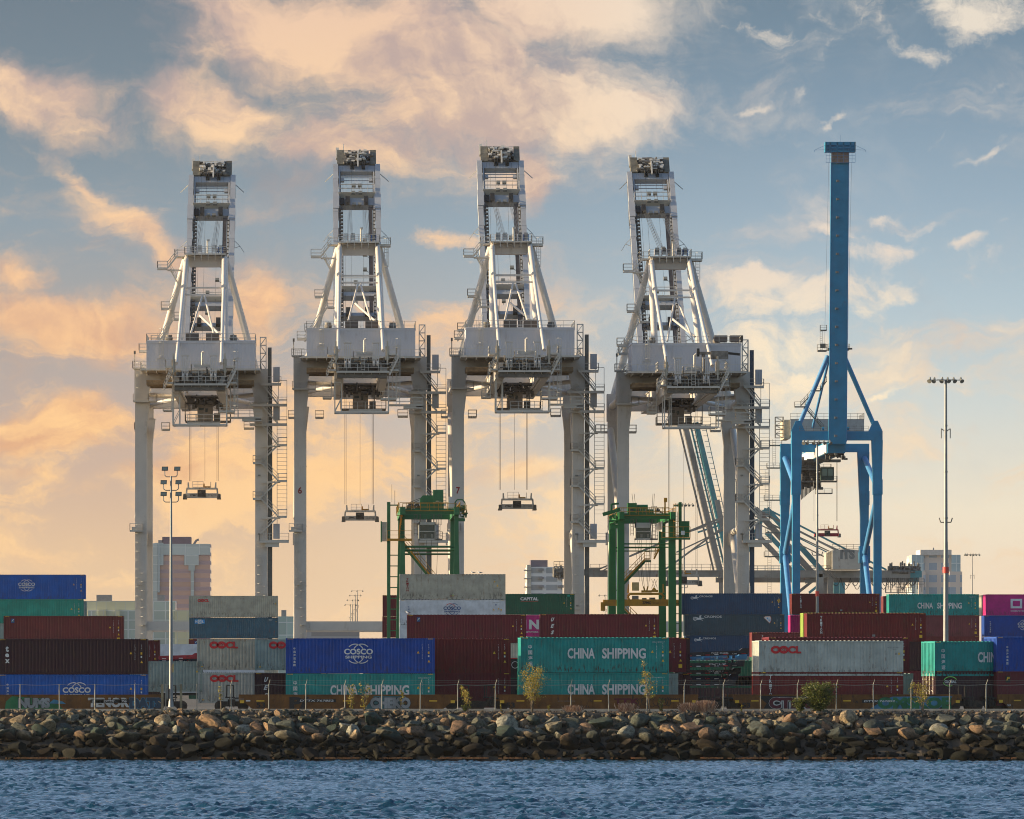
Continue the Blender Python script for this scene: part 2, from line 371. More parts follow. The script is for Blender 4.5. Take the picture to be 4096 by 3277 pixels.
# ---------------------------------------------------------------- water
WZ = -3.62
def build_water():
    rng = np.random.default_rng(5)
    # dense part seen by the camera, stretched coarse skirt outside it
    xs = np.concatenate([np.linspace(-2500, -40, 24)[:-1], np.arange(-40, 78, .20), np.linspace(78, 2500, 24)[1:]])
    ys = np.concatenate([np.linspace(-1500, 246, 14)[:-1], 246 + np.cumsum(np.linspace(.17, .34, 870)), ])
    ys = ys[ys < 470.5]
    X, Y = np.meshgrid(xs, ys)
    Z = np.zeros_like(X)
    wind = R(255)
    n = 110
    for i in range(n):
        lam = math.exp(rng.uniform(math.log(.34), math.log(3.8)))
        a = wind + rng.normal(0, .48)
        k = 2 * PI / lam
        amp = .0150 * lam ** .70 * rng.uniform(.5, 1.3) * (1.15 if lam < 3 else .8)
        ph = rng.uniform(0, 2 * PI)
        arg = k * (X * math.cos(a) + Y * math.sin(a)) + ph
        s = np.sin(arg)
        Z += amp * (s if i % 2 else (1 - np.abs(s)) * 2 - 1.2) * .62
    # gusts: patches of rougher and calmer water
    g = np.zeros_like(X)
    for i in range(14):
        lam = rng.uniform(14, 60); a = rng.uniform(0, PI)
        g += np.sin(2 * PI / lam * (X * math.cos(a) * .5 + Y * math.sin(a)) + rng.uniform(0, 6.28))
    Z *= (1 + .07 * np.clip(g, -3, 3))
    edge = np.clip((X + 40) / 4, 0, 1) * np.clip((78 - X) / 4, 0, 1) * np.clip((Y - 246) / 4, 0, 1)
    Z = Z * edge + WZ
    nx, ny = len(xs), len(ys)
    co = np.stack([X, Y, Z], -1).reshape(-1, 3).astype(np.float32)
    idx = np.arange(nx * ny).reshape(ny, nx)
    q = np.stack([idx[:-1, :-1], idx[:-1, 1:], idx[1:, 1:], idx[1:, :-1]], -1).reshape(-1, 4).astype(np.int32)
    me = bpy.data.meshes.new('water')
    me.vertices.add(len(co)); me.vertices.foreach_set('co', co.ravel())
    me.loops.add(q.size); me.loops.foreach_set('vertex_index', q.ravel())
    me.polygons.add(len(q)); me.polygons.foreach_set('loop_start', np.arange(0, q.size, 4, dtype=np.int32))
    me.polygons.foreach_set('loop_total', np.full(len(q), 4, dtype=np.int32))
    me.update(calc_edges=True); me.shade_smooth()
    m = bpy.data.materials.new('water'); m.use_nodes = True; t = NT(m.node_tree); b = t.n['Principled BSDF']
    co_ = t.n.new('ShaderNodeTexCoord').outputs['Object']
    b.inputs['Base Color'].default_value = (.007, .045, .085, 1); b.inputs['Roughness'].default_value = .07
    b.inputs['IOR'].default_value = 1.333; b.inputs['Specular IOR Level'].default_value = .5
    mp = t.node('ShaderNodeMapping'); t.l.new(co_, mp.inputs[0]); mp.inputs[3].default_value = (.8, 2.2, 1)
    bp = t.node('ShaderNodeBump'); bp.inputs['Strength'].default_value = .8; bp.inputs['Distance'].default_value = .055
    t.l.new(t.noise(mp.outputs[0], 2.4, 6, .66, .5), bp.inputs['Height']); t.l.new(bp.outputs[0], b.inputs['Normal'])
    # a few whitecaps of foam on the steepest crests
    ge = t.n.new('ShaderNodeNewGeometry'); sp = t.n.new('ShaderNodeSeparateXYZ'); t.l.new(ge.outputs['Position'], sp.inputs[0])
    foam = t.math('MULTIPLY', t.smooth(sp.outputs[2], WZ + .30, WZ + .40), t.smooth(t.noise(mp.outputs[0], 1.2, 6, .7), .5, .6))
    df = t.n.new('ShaderNodeBsdfDiffuse'); df.inputs[0].default_value = (.75, .75, .72, 1)
    ms = t.n.new('ShaderNodeMixShader'); t.l.new(foam, ms.inputs[0]); t.l.new(b.outputs[0], ms.inputs[1]); t.l.new(df.outputs[0], ms.inputs[2])
    t.l.new(ms.outputs[0], t.n['Material Output'].inputs[0])
    me.materials.append(m)
    tag(link('water', me), kind='structure')
build_water()

# ---------------------------------------------------------------- land
def ground_mat():
    m = bpy.data.materials.new('yard_asphalt'); m.use_nodes = True; t = NT(m.node_tree); b = t.n['Principled BSDF']
    co = t.n.new('ShaderNodeTexCoord').outputs['Object']
    n = t.noise(co, .35, 6, .65); g = t.noise(co, 9, 5, .7)
    c = t.ramp(n, [(.3, (.045, .042, .038)), (.7, (.09, .082, .072))])
    c = t.mix(t.smooth(g, .45, .7), c, (.13, .11, .085))
    t.l.new(c, b.inputs['Base Color']); b.inputs['Roughness'].default_value = .9
    return m
asph = ground_mat()
g = MB(); g.box(-6000, 6000, 474.6, 12000, -6, 0)
tag(g.build('yard_ground', asph), kind='structure')
dirt = mat('dry_dirt', (.07, .054, .038), .95, var=.35, grime=.6, gcol=(.07, .06, .04), scale=1.5, bump=.8)
# the bank under the boulders: shoulder with dry soil, then the slope down below the water line
rng = random.Random(3)
b = MB(); N = 420; x0, x1 = -60.0, 110.0
prof = [(474.65, .02), (472.6, .02), (470.9, -.10), (469.9, -.62), (467.6, -1.9), (465.2, -3.3), (462, -5.6)]
rows = []
for i in range(N + 1):
    x = x0 + (x1 - x0) * i / N; r = []
    for k, (yy, zz) in enumerate(prof):
        j = 0 if k == 0 else .10
        r.append((x, yy + rng.uniform(-j, j), zz + rng.uniform(-j, j) * .7 + (.05 * math.sin(x * .7) if k in (2, 3) else 0)))
    rows.append(r)
np_ = len(prof); vsx = [v for r in rows for v in r]
fs = [(i * np_ + k, i * np_ + k + 1, (i + 1) * np_ + k + 1, (i + 1) * np_ + k) for i in range(N) for k in range(np_ - 1)]
b.add(vsx, fs)
tag(b.build('embankment_ground', dirt), kind='structure')
far_bank = MB()
far_bank.add([(-6000, 474.6, .0), (-60, 474.6, .0), (-60, 462, -5.6), (-6000, 462, -5.6)], [(0, 1, 2, 3)])
far_bank.add([(110, 474.6, .0), (6000, 474.6, .0), (6000, 462, -5.6), (110, 462, -5.6)], [(0, 1, 2, 3)])
tag(far_bank.build('shore_ground', dirt), kind='structure')
conc = mat('pale_concrete', (.55, .46, .35), .85, var=.2, grime=.4, scale=1.2)
k = MB(); k.box(-60, 110, 475.3, 476.1, -.05, .24)
tag(k.build('kerb', conc), kind='structure')
rails_m = mat('rail_steel', (.16, .11, .08), .5, metal=.6, var=.3)

# ---------------------------------------------------------------- boulders
def rock_mat(name, stops, wet=True):
    m = bpy.data.materials.new(name); m.use_nodes = True; t = NT(m.node_tree); b = t.n['Principled BSDF']
    co = t.n.new('ShaderNodeTexCoord').outputs['Object']; oi = t.n.new('ShaderNodeObjectInfo')
    ge = t.n.new('ShaderNodeNewGeometry'); sp = t.n.new('ShaderNodeSeparateXYZ'); t.l.new(ge.outputs['Position'], sp.inputs[0])
    rnd = oi.outputs['Random'] if not name.endswith('rubble') else ge.outputs['Random Per Island']
    c = t.ramp(rnd, stops, 'CONSTANT')
    n = t.noise(co, 3.2, 7, .68, .3); n2 = t.noise(co, 14, 5, .7)
    c = t.mix(t.math('MULTIPLY', t.smooth(n, .38, .66), .75), c, (.035, .032, .024))
    c = t.mix(t.math('MULTIPLY', t.smooth(n2, .55, .75), .4), c, (.26, .22, .16))
    # tide mark: black weed on everything the high water reaches
    hz = t.math('ADD', sp.outputs[2], t.math('MULTIPLY', t.math('SUBTRACT', t.noise(ge.outputs['Position'], .55, 4, .6), .5), 1.5))
    wetf = t.smooth(hz, -1.3, -2.2)
    c = t.mix(t.math('MULTIPLY', wetf, .94), c, (.007, .007, .005))
    t.l.new(c, b.inputs['Base Color'])
    b.inputs['Roughness'].default_value = .9; b.inputs['Specular IOR Level'].default_value = .15
    bp = t.node('ShaderNodeBump'); bp.inputs['Strength'].default_value = .9; bp.inputs['Distance'].default_value = .09
    t.l.new(t.noise(co, 5, 7, .7), bp.inputs['Height']); t.l.new(bp.outputs[0], b.inputs['Normal'])
    return m
TAN = [(0, (.27, .17, .10)), (.3, (.21, .18, .12)), (.6, (.33, .25, .16)), (.8, (.20, .125, .08))]
GREY = [(0, (.085, .094, .072)), (.25, (.048, .070, .056)), (.5, (.13, .13, .10)), (.7, (.060, .072, .066)), (.86, (.26, .25, .20))]
rm_tan = rock_mat('tan_rock', TAN); rm_grey = rock_mat('grey_rock', GREY)
rm_rub = rock_mat('mixed_rubble', [(0, (.25, .16, .095)), (.25, (.08, .085, .07)), (.5, (.28, .21, .14)), (.7, (.10, .10, .085)), (.85, (.17, .14, .10))])
from mathutils import noise as mnoise
def rock_data(seed, sub=3):
    import bmesh
    r = random.Random(seed); bm = bmesh.new(); bmesh.ops.create_icosphere(bm, subdivisions=sub, radius=1)
    planes = []
    for i in range(r.randint(10, 15)):
        d = Vector((r.gauss(0, 1), r.gauss(0, 1), r.gauss(0, 1))).normalized(); planes.append((d, r.uniform(.50, .84)))
    off = Vector((seed * 3.1, seed * 1.7, seed * .9))
    for v in bm.verts:
        p = v.co.copy()
        for d, h in planes:
            e = p.dot(d)
            if e > h: p -= d * (e - h) * .97
        p *= 1.12 + .10 * mnoise.noise(p * 1.3 + off) + .07 * mnoise.noise(p * 3.5 + off)
        v.co = p
    vs_ = [tuple(v.co) for v in bm.verts]; fs_ = [tuple(v.index for v in f.verts) for f in bm.faces]; bm.free()
    return vs_, fs_
ROCKS = [rock_data(i + 1) for i in range(14)]
ROCKS_LO = [rock_data(i + 1, 2) for i in range(8)]
def rock_mesh(i, m):
    me = bpy.data.meshes.new('boulder'); me.from_pydata(ROCKS[i][0], [], ROCKS[i][1]); me.materials.append(m)
    me.shade_smooth(); me.set_sharp_from_angle(angle=R(19)); return me
RM = {('t', i): rock_mesh(i, rm_tan) for i in range(14)}; RM.update({('g', i): rock_mesh(i, rm_grey) for i in range(14)})
def slope(yy):
    for (ya, za), (yb, zb) in zip(prof, prof[1:]):
        if yb <= yy <= ya: return zb + (za - zb) * (yy - yb) / (ya - yb)
    return 0.0
rows = [(469.45, 1.1, .54, 'top row'), (468.7, 1.1, .62, 'second row from the top'), (468.0, 1.1, .60, 'third row from the top'), (467.1, 1.1, .58, 'fourth row from the top'),
        (466.1, 1.1, .56, 'fifth row from the top'), (465.0, 1.2, .56, 'row at the water line')]
big = []; small = []
rr = random.Random(12)
for (yy, dx, rad, rowname) in rows:
    x = -27.0 + rr.uniform(0, dx)
    while x < 59.5:
        s = rad * rr.choice([.5, .66, .85, .95, 1.05, 1.2, 1.5])
        big.append((x + rr.uniform(-.1, .1), yy + rr.uniform(-.45, .4), s, rowname)); x += s * 1.75 + rr.uniform(-.08, .12)
print('boulder candidates', len(big))
big.sort(key=lambda t: -t[2])
for n_, (x, yy, s, rowname) in enumerate(big):
    z = slope(yy) + s * .12
    rot = (rr.uniform(-.5, .5), rr.uniform(-.5, .5), rr.uniform(0, 6.28))
    sc = (s * rr.uniform(.9, 1.45), s * rr.uniform(.8, 1.05), s * rr.uniform(.6, .9))
    if n_ < 300:
        kind = 't' if rr.random() < .33 else 'g'
        o = link('boulder', RM[(kind, rr.randrange(14))], None, (x, yy, z), rot); o.scale = sc
        size = 'large' if s > rows[0][2] * 1.15 else 'medium'
        tag(o, f"{size} {'tan' if kind == 't' else 'dark grey'} boulder in the {rowname} of the rock bank", 'boulder', f"{size} {'tan' if kind == 't' else 'grey'} boulders in the {rowname} of the bank")
    else: small.append((x, yy, z, rot, sc))
sm = MB()
def put_rock(mb, x, y, z, rot, sc, lo=True):
    vs_, fs_ = (ROCKS_LO if lo else ROCKS)[rr.randrange(8)]
    M = Matrix.Translation((x, y, z)) @ Matrix.Rotation(rot[2], 4, 'Z') @ Matrix.Rotation(rot[0], 4, 'X') @ Matrix.Diagonal((*sc, 1))
    mb.add([M @ Vector(v) for v in vs_], fs_)
for (x, yy, z, rot, sc) in small: put_rock(sm, x, yy, z, rot, sc, False)
for i in range(2600):      # cobbles between and above the boulders, gravel on the crest
    x = rr.uniform(-28, 61); left = x < 6
    yy = rr.uniform(464.6, 472.2) if rr.random() < .45 else rr.uniform(470.2, 472.6)
    s = rr.uniform(.05, .17) if yy > 471 else rr.uniform(.12, .30)
    if yy > 470.6 and not left and rr.random() < .5: s *= .6
    if yy > 470.4 and left: s *= 1.35
    put_rock(sm, x, yy, slope(yy) + s * .35, (rr.uniform(-.6, .6), 0, rr.uniform(0, 6.3)), (s * rr.uniform(.9, 1.4), s, s * rr.uniform(.6, .9)))
o = sm.build('rubble', rm_rub); o.data.shade_smooth(); o.data.set_sharp_from_angle(angle=R(19))
tag(o, 'small stones and rubble packed between the boulders of the bank', 'rubble', kind='stuff')
# rusty wrack left by the tide along the water line
w = MB()
for i in range(1100):
    x = rr.uniform(-27, 60); yy = rr.uniform(463.7, 464.5); s = rr.uniform(.03, .10)
    if math.sin(x * .21) + math.sin(x * .57 + 1) + math.sin(x * 1.3) < .2 and rr.random() < .93: continue
    w.box(x - s * 1.6, x + s * 1.6, yy - s * .5, yy + s * .5, WZ - .05, WZ + rr.uniform(.04, .10))
tag(w.build('driftwood_litter', mat('wrack', (.30, .13, .05), .8, var=.5, scale=4)), 'strip of brown weed and litter floating along the foot of the rocks', 'seaweed', kind='stuff')
# ---------------------------------------------------------------- lettering and flat marks
_tc = {}
def text_geo(s, bold=0.0):
    """outline of a string as flat faces in (x, z), unit height 1, starting at x = 0"""
    key = (s, bold)
    if key in _tc: return _tc[key]
    cu = bpy.data.curves.new('lettering', 'FONT'); cu.body = s; cu.size = 1; cu.offset = bold; cu.resolution_u = 3; cu.fill_mode = 'FRONT'
    o = bpy.data.objects.new('lettering', cu); COL.objects.link(o)
    dg = bpy.context.evaluated_depsgraph_get(); me = bpy.data.meshes.new_from_object(o.evaluated_get(dg))
    vs_ = [(v.co.x, v.co.y) for v in me.vertices]; fs_ = [tuple(p.vertices) for p in me.polygons]
    bpy.data.objects.remove(o); bpy.data.curves.remove(cu); bpy.data.meshes.remove(me)
    if vs_:
        xs = [v[0] for v in vs_]; ys = [v[1] for v in vs_]; x0, x1, y0, y1 = min(xs), max(xs), min(ys), max(ys); h = (y1 - y0) or 1
        vs_ = [((a - x0) / h, (b - y0) / h) for a, b in vs_]; w = (x1 - x0) / h
    else: w = 0
    _tc[key] = (vs_, fs_, w); return _tc[key]
class Marks:
    """paint on a side, lying a few mm proud of y = y0; neighbouring marks of one paint become one part, far ones parts of their own"""
    def __init__(s, y0, ox=0.0): s.y = y0; s.ox = ox; s.items = []
    def put(s, m, kind, vs_, fs_, grp=None):
        vs_ = [(a + s.ox, b, c) for a, b, c in vs_]
        xs = [v[0] for v in vs_]; zs = [v[2] for v in vs_]
        s.items.append((m, kind, vs_, fs_, (min(xs), max(xs), min(zs), max(zs)), grp)); return s
    def word(s, m, txt, x, z, h, w=None, bold=.02, slant=0.0, dy=0.0, grp=None):
        v, f, nat = text_geo(txt, bold)
        if not v: return s
        k = h if w is None else w / nat
        return s.put(m, 'lettering', [(x + a * k + b * h * slant, s.y - .006 - dy, z + b * h) for a, b in v], f, grp)
    def vert(s, m, txt, x, z, h, step, w=None, bold=.02, slant=0.0):
        g = (txt, x, z)
        for i, c in enumerate(txt):
            if c != ' ': s.word(m, c, x, z - i * step, h, w, bold, slant, grp=g)
        return s
    def rect(s, m, x0, x1, z0, z1, dy=0.0, grp=None):
        y = s.y - .004 - dy; return s.put(m, 'decal', [(x0, y, z0), (x1, y, z0), (x1, y, z1), (x0, y, z1)], [(0, 1, 2, 3)], grp)
    def poly(s, m, pts, dy=0.0):
        y = s.y - .005 - dy; return s.put(m, 'logo' if len(pts) != 3 else 'decal', [(a, y, b) for a, b in pts], [tuple(range(len(pts)))])
    def arc(s, m, cx, cz, rx, rz, a0, a1, w, n=16, dy=0.0):
        y = s.y - .005 - dy; pts = []
        for i in range(n + 1):
            a = R(a0 + (a1 - a0) * i / n)
            pts.append((cx + (rx - w / 2) * math.cos(a), y, cz + (rz - w / 2) * math.sin(a))); pts.append((cx + (rx + w / 2) * math.cos(a), y, cz + (rz + w / 2) * math.sin(a)))
        return s.put(m, 'logo', pts, [(2 * i, 2 * i + 2, 2 * i + 3, 2 * i + 1) for i in range(n)])
    def disc(s, m, cx, cz, r, n=18, dy=0.0, rz=None):
        return s.poly(m, [(cx + r * math.cos(2 * PI * i / n), cz + (rz or r) * math.sin(2 * PI * i / n)) for i in range(n)], dy)
    def build(s, parent, name=None):
        it = s.items; par = list(range(len(it)))
        def fd(i):
            while par[i] != i: i = par[i]
            return i
        for i in range(len(it)):
            for j in range(i):
                if it[i][0] is not it[j][0]: continue
                a, b = it[i][4], it[j][4]
                gap = math.hypot(max(0, a[0] - b[1], b[0] - a[1]), max(0, a[2] - b[3], b[2] - a[3]))
                big = min(max(a[1] - a[0], a[3] - a[2]), max(b[1] - b[0], b[3] - b[2]))
                if gap <= max(.03, .45 * big) or (it[i][5] is not None and it[i][5] == it[j][5]): par[fd(i)] = fd(j)
        gs = {}
        for i in range(len(it)): gs.setdefault(fd(i), []).append(it[i])
        for g in gs.values():
            mb = MB()
            for m, kind, v, f, bx, _ in g: mb.add(v, f)
            kinds = [q[1] for q in g]
            mb.build(name or ('lettering' if 'lettering' in kinds else 'logo' if 'logo' in kinds else 'decal'), g[0][0], parent)

WHT = mat('white_paint', (.62, .62, .60), .6, grime=.12); YEL = mat('yellow_decal', (.72, .42, .03), .6, grime=.1); RED = mat('red_paint', (.55, .025, .03), .55, grime=.08)
DRED = mat('dark_red_paint', (.25, .02, .02), .6, grime=.1); NAVY = mat('navy_decal', (.02, .07, .22), .5, grime=.05); BLK = mat('black_paint', (.02, .02, .02), .6, grime=0)
LTB = mat('light_blue_decal', (.05, .28, .62), .5, grime=.05); GREYL = mat('grey_lettering', (.20, .20, .19), .6, grime=0); FOR = mat('light_green_decal', (.25, .6, .12), .5, grime=0)

# ---------------------------------------------------------------- containers
def cmat(name, rgb, **kw):
    kw.setdefault('var', .16); kw.setdefault('grime', .30); kw.setdefault('gcol', (.07, .035, .02)); kw.setdefault('spec', .35)
    kw.setdefault('low', .55)
    return mat('container_' + name, rgb, .5, **kw)
C = dict(
    blue=cmat('blue', (.002, .085, .36), grime=.16), royal=cmat('royal', (.002, .052, .29), grime=.15), teal=cmat('teal', (.008, .235, .215), low=.95, grime=.4, gcol=(.04, .035, .02)),
    sea=cmat('sea', (.012, .26, .19), grime=.25), green=cmat('green', (.006, .085, .045)), maroon=cmat('maroon', (.118, .008, .016)), dkmaroon=cmat('dark_maroon', (.034, .007, .012)),
    red=cmat('oxide_red', (.130, .008, .010)), brown=cmat('red_brown', (.145, .022, .022)), rose=cmat('rose', (.16, .035, .042)), cream=cmat('cream', (.38, .36, .29), grime=.5, gcol=(.18, .10, .05)), grey=cmat('pale_grey', (.40, .42, .38), grime=.4, gcol=(.16, .10, .06)),
    mint=cmat('grey_green', (.25, .31, .28), grime=.4, gcol=(.16, .10, .06)), slate=cmat('slate_blue', (.03, .10, .15), grime=.5, gcol=(.16, .06, .03)), white=cmat('white', (.55, .57, .60), grime=.25, gcol=(.25, .18, .12)),
    pink=cmat('magenta', (.50, .015, .18), grime=.15), steel=cmat('dull_blue', (.010, .050, .115)), storm=cmat('storm_blue', (.028, .062, .085)), lime=cmat('lime', (.22, .30, .05)))
L40, L20, L45, W_, HC, HS = 12.192, 6.058, 13.716, 2.438, 2.896, 2.591
def corr(mb, p0, p1, z0, z1, nrm, pitch=.278, depth=.028):
    """trapezoid corrugated sheet from p0 to p1 (x,y), bulging along nrm"""
    p0 = Vector(p0); p1 = Vector(p1); L = (p1 - p0).length; d = (p1 - p0) / L; nrm = Vector(nrm)
    n = max(2, int(L / pitch)); pit = L / n; pts = []
    for i in range(n):
        for fr, dep in ((0, 0), (.25, 0), (.36, 1), (.64, 1), (.75, 0)):
            pts.append(p0 + d * (pit * (i + fr)) - nrm * (dep * depth))
    pts.append(p1)
    vs_ = [(p.x, p.y, z0) for p in pts] + [(p.x, p.y, z1) for p in pts]; m = len(pts)
    mb.add(vs_, [(i, i + 1, m + i + 1, m + i) for i in range(m - 1)])
_cc = {}
def container_geo(L, H, reefer=False, door=False):
    """returns body and frame builders: x 0..L, y 0..W (y=0 faces the water), z 0..H"""
    body = MB(); fr = MB(); t = .10
    pitch = .278 if not reefer else .16
    dep = .020 if not reefer else .005
    corr(body, (t, .03), (L - t, .03), .16, H - .12, (0, -1), pitch, dep)
    corr(body, (t, W_ - .03), (L - t, W_ - .03), .16, H - .12, (0, 1), pitch, dep)
    corr(body, (.03, t), (.03, W_ - t), .16, H - .12, (-1, 0), .24, .045)
    corr(body, (L - .03, t), (L - .03, W_ - t), .16, H - .12, (1, 0), .24, .045)
    # roof with low ribs
    n = int(L / .35); pts = []
    for i in range(n):
        for f_, dz in ((0, 0), (.34, 0), (.42, .045), (.92, .045)): pts.append((t + (L - 2 * t) * (i + f_) / n, dz))
    m = len(pts)
    body.add([(x, .012, H - .030 + dz) for x, dz in pts] + [(x, W_ - .012, H - .030 + dz) for x, dz in pts], [(i, i + 1, m + i + 1, m + i) for i in range(m - 1)])
    body.add([(0.05, .05, .15), (L - .05, .05, .15), (L - .05, W_ - .05, .15), (.05, W_ - .05, .15)], [(3, 2, 1, 0)])
    for x in (0, L - t):
        for y in (0, W_ - t): fr.box(x, x + t, y, y + t, .02, H - .02)
    for y0 in (0.0, W_ - .06):
        fr.box(t, L - t, y0 + .004, y0 + .056, 0.02, .17); fr.box(t, L - t, y0 + .004, y0 + .056, H - .13, H - .02)
    for x0 in (0.0, L - .06):
        fr.box(x0 + .004, x0 + .056, t, W_ - t, .02, .17); fr.box(x0 + .004, x0 + .056, t, W_ - t, H - .13, H - .02)
    for x in (-.004, L - .174):     # corner castings
        for y in (-.004, W_ - .158):
            for z in (0, H - .118): fr.box(x, x + .178, y, y + .162, z, z + .118)
    return body, fr
def container(px0, py0, D, L, H, col, label, marks=None, yaw=0.0, x=None, z=None, group=None, reefer=False, door=False, framecol=None, nm='shipping_container', hidden=False):
    """px0, py0: photo pixel of the top left front corner at distance D"""
    X = px2x(px0, D) if x is None else x; Z = (py2z(py0, D) - H) if z is None else z
    t = thing(nm, label, 'container', (X, D, Z), yaw, group)
    key = (L, H, reefer, col, framecol)
    if key not in _cc:
        b, f = container_geo(L, H, reefer); _cc[key] = (b.mesh('body', C[col]), f.mesh('frame', framecol or C[col]))
    link('body', _cc[key][0], t); link('frame', _cc[key][1], t)
    if hidden: return t
    if door:
        d = MB()
        for i in range(4):
            y = .32 + i * .60; d.tube((-.05, y, .25), (-.05, y, H - .2), .022, n=6)
            for zz in (.5, H * .4, H * .75): d.box(-.075, -.01, y - .07, y + .07, zz, zz + .07)
            d.box(-.10, -.06, y - .03, y + .26, H * .42, H * .42 + .05)
        d.build('locking_rod', mat('galvanised', (.45, .43, .40), .45, metal=.4), t)
    if marks:
        mk = Marks(-.004); marks(mk, L, H); mk.build(t)
    return t
# --- the marks, each in metres from the lower left corner of the side
def codes(k, L, H, m=WHT, x=None, tri=True, sq=False):
    """owner code columns and warning decals at the right end"""
    x = L - 1.05 if x is None else x
    r = random.Random(int(L * 100 + H * 10))
    k.vert(m, 'FLXU4152208', x, H - .55, .075, .115, bold=.01); k.vert(m, '45G1', x + .52, H - .55, .08, .13, bold=.01)
    k.rect(YEL, x + .48, x + .62, H - 1.28, H - 1.10); k.rect(m, x + .49, x + .61, H - 1.55, H - 1.40)
    if tri:
        for xx, zz in ((x + .46, H - 1.98), (x - .42, H - 1.25)): k.poly(YEL, [(xx, zz), (xx + .22, zz), (xx + .11, zz + .2)])
    if sq: k.rect(YEL, x + .40, x + .70, .38, .68)
    for i in range(5): k.rect(YEL, L - .55 + i * .09, L - .50 + i * .09, H - .10, H - .04, dy=.01); k.rect(YEL, .15 + i * .09, .20 + i * .09, H - .10, H - .04, dy=.01)
def cosco(m, m2=None, x=None, s=1.0, zc=None, cn='中远海运集团', cx=.62, clip=None):
    def f(k, L, H):
        X = (L * .5) if x is None else x; Z = H * .53 if zc is None else zc
        k.word(m, 'COSCO', X - 1.0 * s, Z + .02 * s, .40 * s, 2.0 * s, .035); k.word(m, 'SHIPPING', X - .92 * s, Z - .26 * s, .20 * s, 1.84 * s, .03)
        for sg in (1, -1):
            mm = (m2 if m2 else m) if sg > 0 else m
            z0 = Z + (.40 * s if sg > 0 else -.27 * s)
            a0, a1 = (20, 160) if sg > 0 else (200, 340)
            for dx in (-.22, .22): k.arc(mm if dx < 0 else m, X + dx * s, Z + .08 * s, .62 * s, .66 * s, a0 + 13 + (12 if dx * sg > 0 else -2), a1 - 13 + (2 if dx * sg > 0 else -12), .06 * s)
        k.vert(m, cn, cx, H - .95, .19, .27, bold=.02); codes(k, L, H)
    return f
def china(x=4.75, cn=True, zt=None, w=6.3, hid=False):
    def f(k, L, H):
        z = H * .40 if zt is None else zt; u = w / 6.3
        k.word(WHT, 'CHINA', x - 1.75 * u, z, .86 * u, 2.25 * u, .032); k.word(WHT, 'SHIPPING', x + 1.1 * u, z, .86 * u, 3.6 * u, .032)
        if cn: k.vert(WHT, '中国海运', .62, H - .95, .34, .46, bold=.02)
        codes(k, L, H); k.word(WHT, 'CCLU 801511 7', L - 1.35, H - .42, .09, 1.0, .01)
    return f
def oocl(x=1.15, z=None, s=1.0, small=False):
    def f(k, L, H):
        Z = (H - .82) if z is None else z
        h = .40 * s; xx = x
        for c in (0, 1):     # two rings
            k.arc(RED, xx + .26 * s, Z + h / 2, .20 * s, h / 2 - .055 * s, 0, 360, .13 * s, 20); xx += .44 * s
        k.word(RED, 'CL', xx + .05 * s, Z, h, .72 * s, .055)
        cx_ = x + .70 * s; cz = Z + h / 2      # plum blossom in the second ring
        for i in range(5): a = R(90 + 72 * i); k.disc(RED, cx_ + .062 * s * math.cos(a), cz + .062 * s * math.sin(a), .030 * s, 8)
        k.word(GREYL, 'OOLU 751264 8', L - 1.35, H - .60, .09, 1.0, .005); k.word(GREYL, '42G1', L - .9, H - .76, .08, .35, .005)
        k.rect(YEL, L - .42, L - .30, H - 1.15, H - .98); k.rect(GREYL, L - .68, L - .56, H - 1.15, H - .98); k.rect(YEL, .35, .5, .25, .33)
    return f
def triton(m=WHT, x=1.15, n='TRITON', h=.24, step=.29, z=None):
    def f(k, L, H):
        k.vert(m, n, x, (H - .55) if z is None else z, h, step, h * .82, bold=.02); codes(k, L, H, sq=True)
        k.rect(GREYL, L * .55, L * .55 + .3, .5, .72)
    return f
def tex(x=.5, s=1.0):
    def f(k, L, H): k.word(WHT, 't', x, H - .92 * s, .42 * s, .22 * s, .04); k.word(WHT, 'e', x - .03, H - 1.30 * s, .26 * s, .27 * s, .04); k.word(WHT, 'x', x - .04, H - 1.72 * s, .27 * s, .32 * s, .04); codes(k, L, H)
    return f
def uesm(x=1.0, s=1.0):
    def f(k, L, H):
        for i, c in enumerate('UES'): k.word(WHT, c, x, H - .75 * s - i * .66 * s, .40 * s, .26 * s, .05, slant=.35)
        codes(k, L, H, sq=True)
    return f
def florens(x=.95):
    def f(k, L, H):
        k.rect(NAVY, x, x + .34, H - .72, H - .28); k.poly(WHT, [(x + .04, H - .66), (x + .13, H - .42), (x + .30, H - .32), (x + .30, H - .40), (x + .17, H - .48)], .004); k.rect(FOR, x + .14, x + .26, H - .56, H - .51, .004)
        codes(k, L, H, sq=True)
    return f
def florens_dark(x=.8):
    def f(k, L, H):
        k.rect(BLK, x, x + .44, H - .95, H - .38); k.word(YEL, 'F', x + .08, H - .78, .30, .26, .03, .3, .004); codes(k, L, H)
    return f
def mol(k, L, H):
    for i, c in enumerate('MOL'):
        k.rect(LTB if i != 1 else WHT, .75 + i * .46, 1.21 + i * .46, H - .86, H - .30); k.word(WHT if i != 1 else LTB, c, .84 + i * .46, H - .76, .34, .28, .03, dy=.004)
    k.word(WHT, 'MOTU', L - 1.3, H - .35, .08, .5, .01); k.word(WHT, '0411', L - 1.3, H - .5, .08, .4, .01); k.rect(YEL, L - .35, L - .25, H - .65, H - .55)
def capital(k, L, H): k.word(WHT, 'CAPITAL', L - 7.05, H - .85, .42, 2.35, .045); k.rect(RED, L - 7.0, L - 4.75, H - .99, H - .96); codes(k, L, H); k.rect(C['sea'], L - .95, L - .6, H - .35, H - .12)
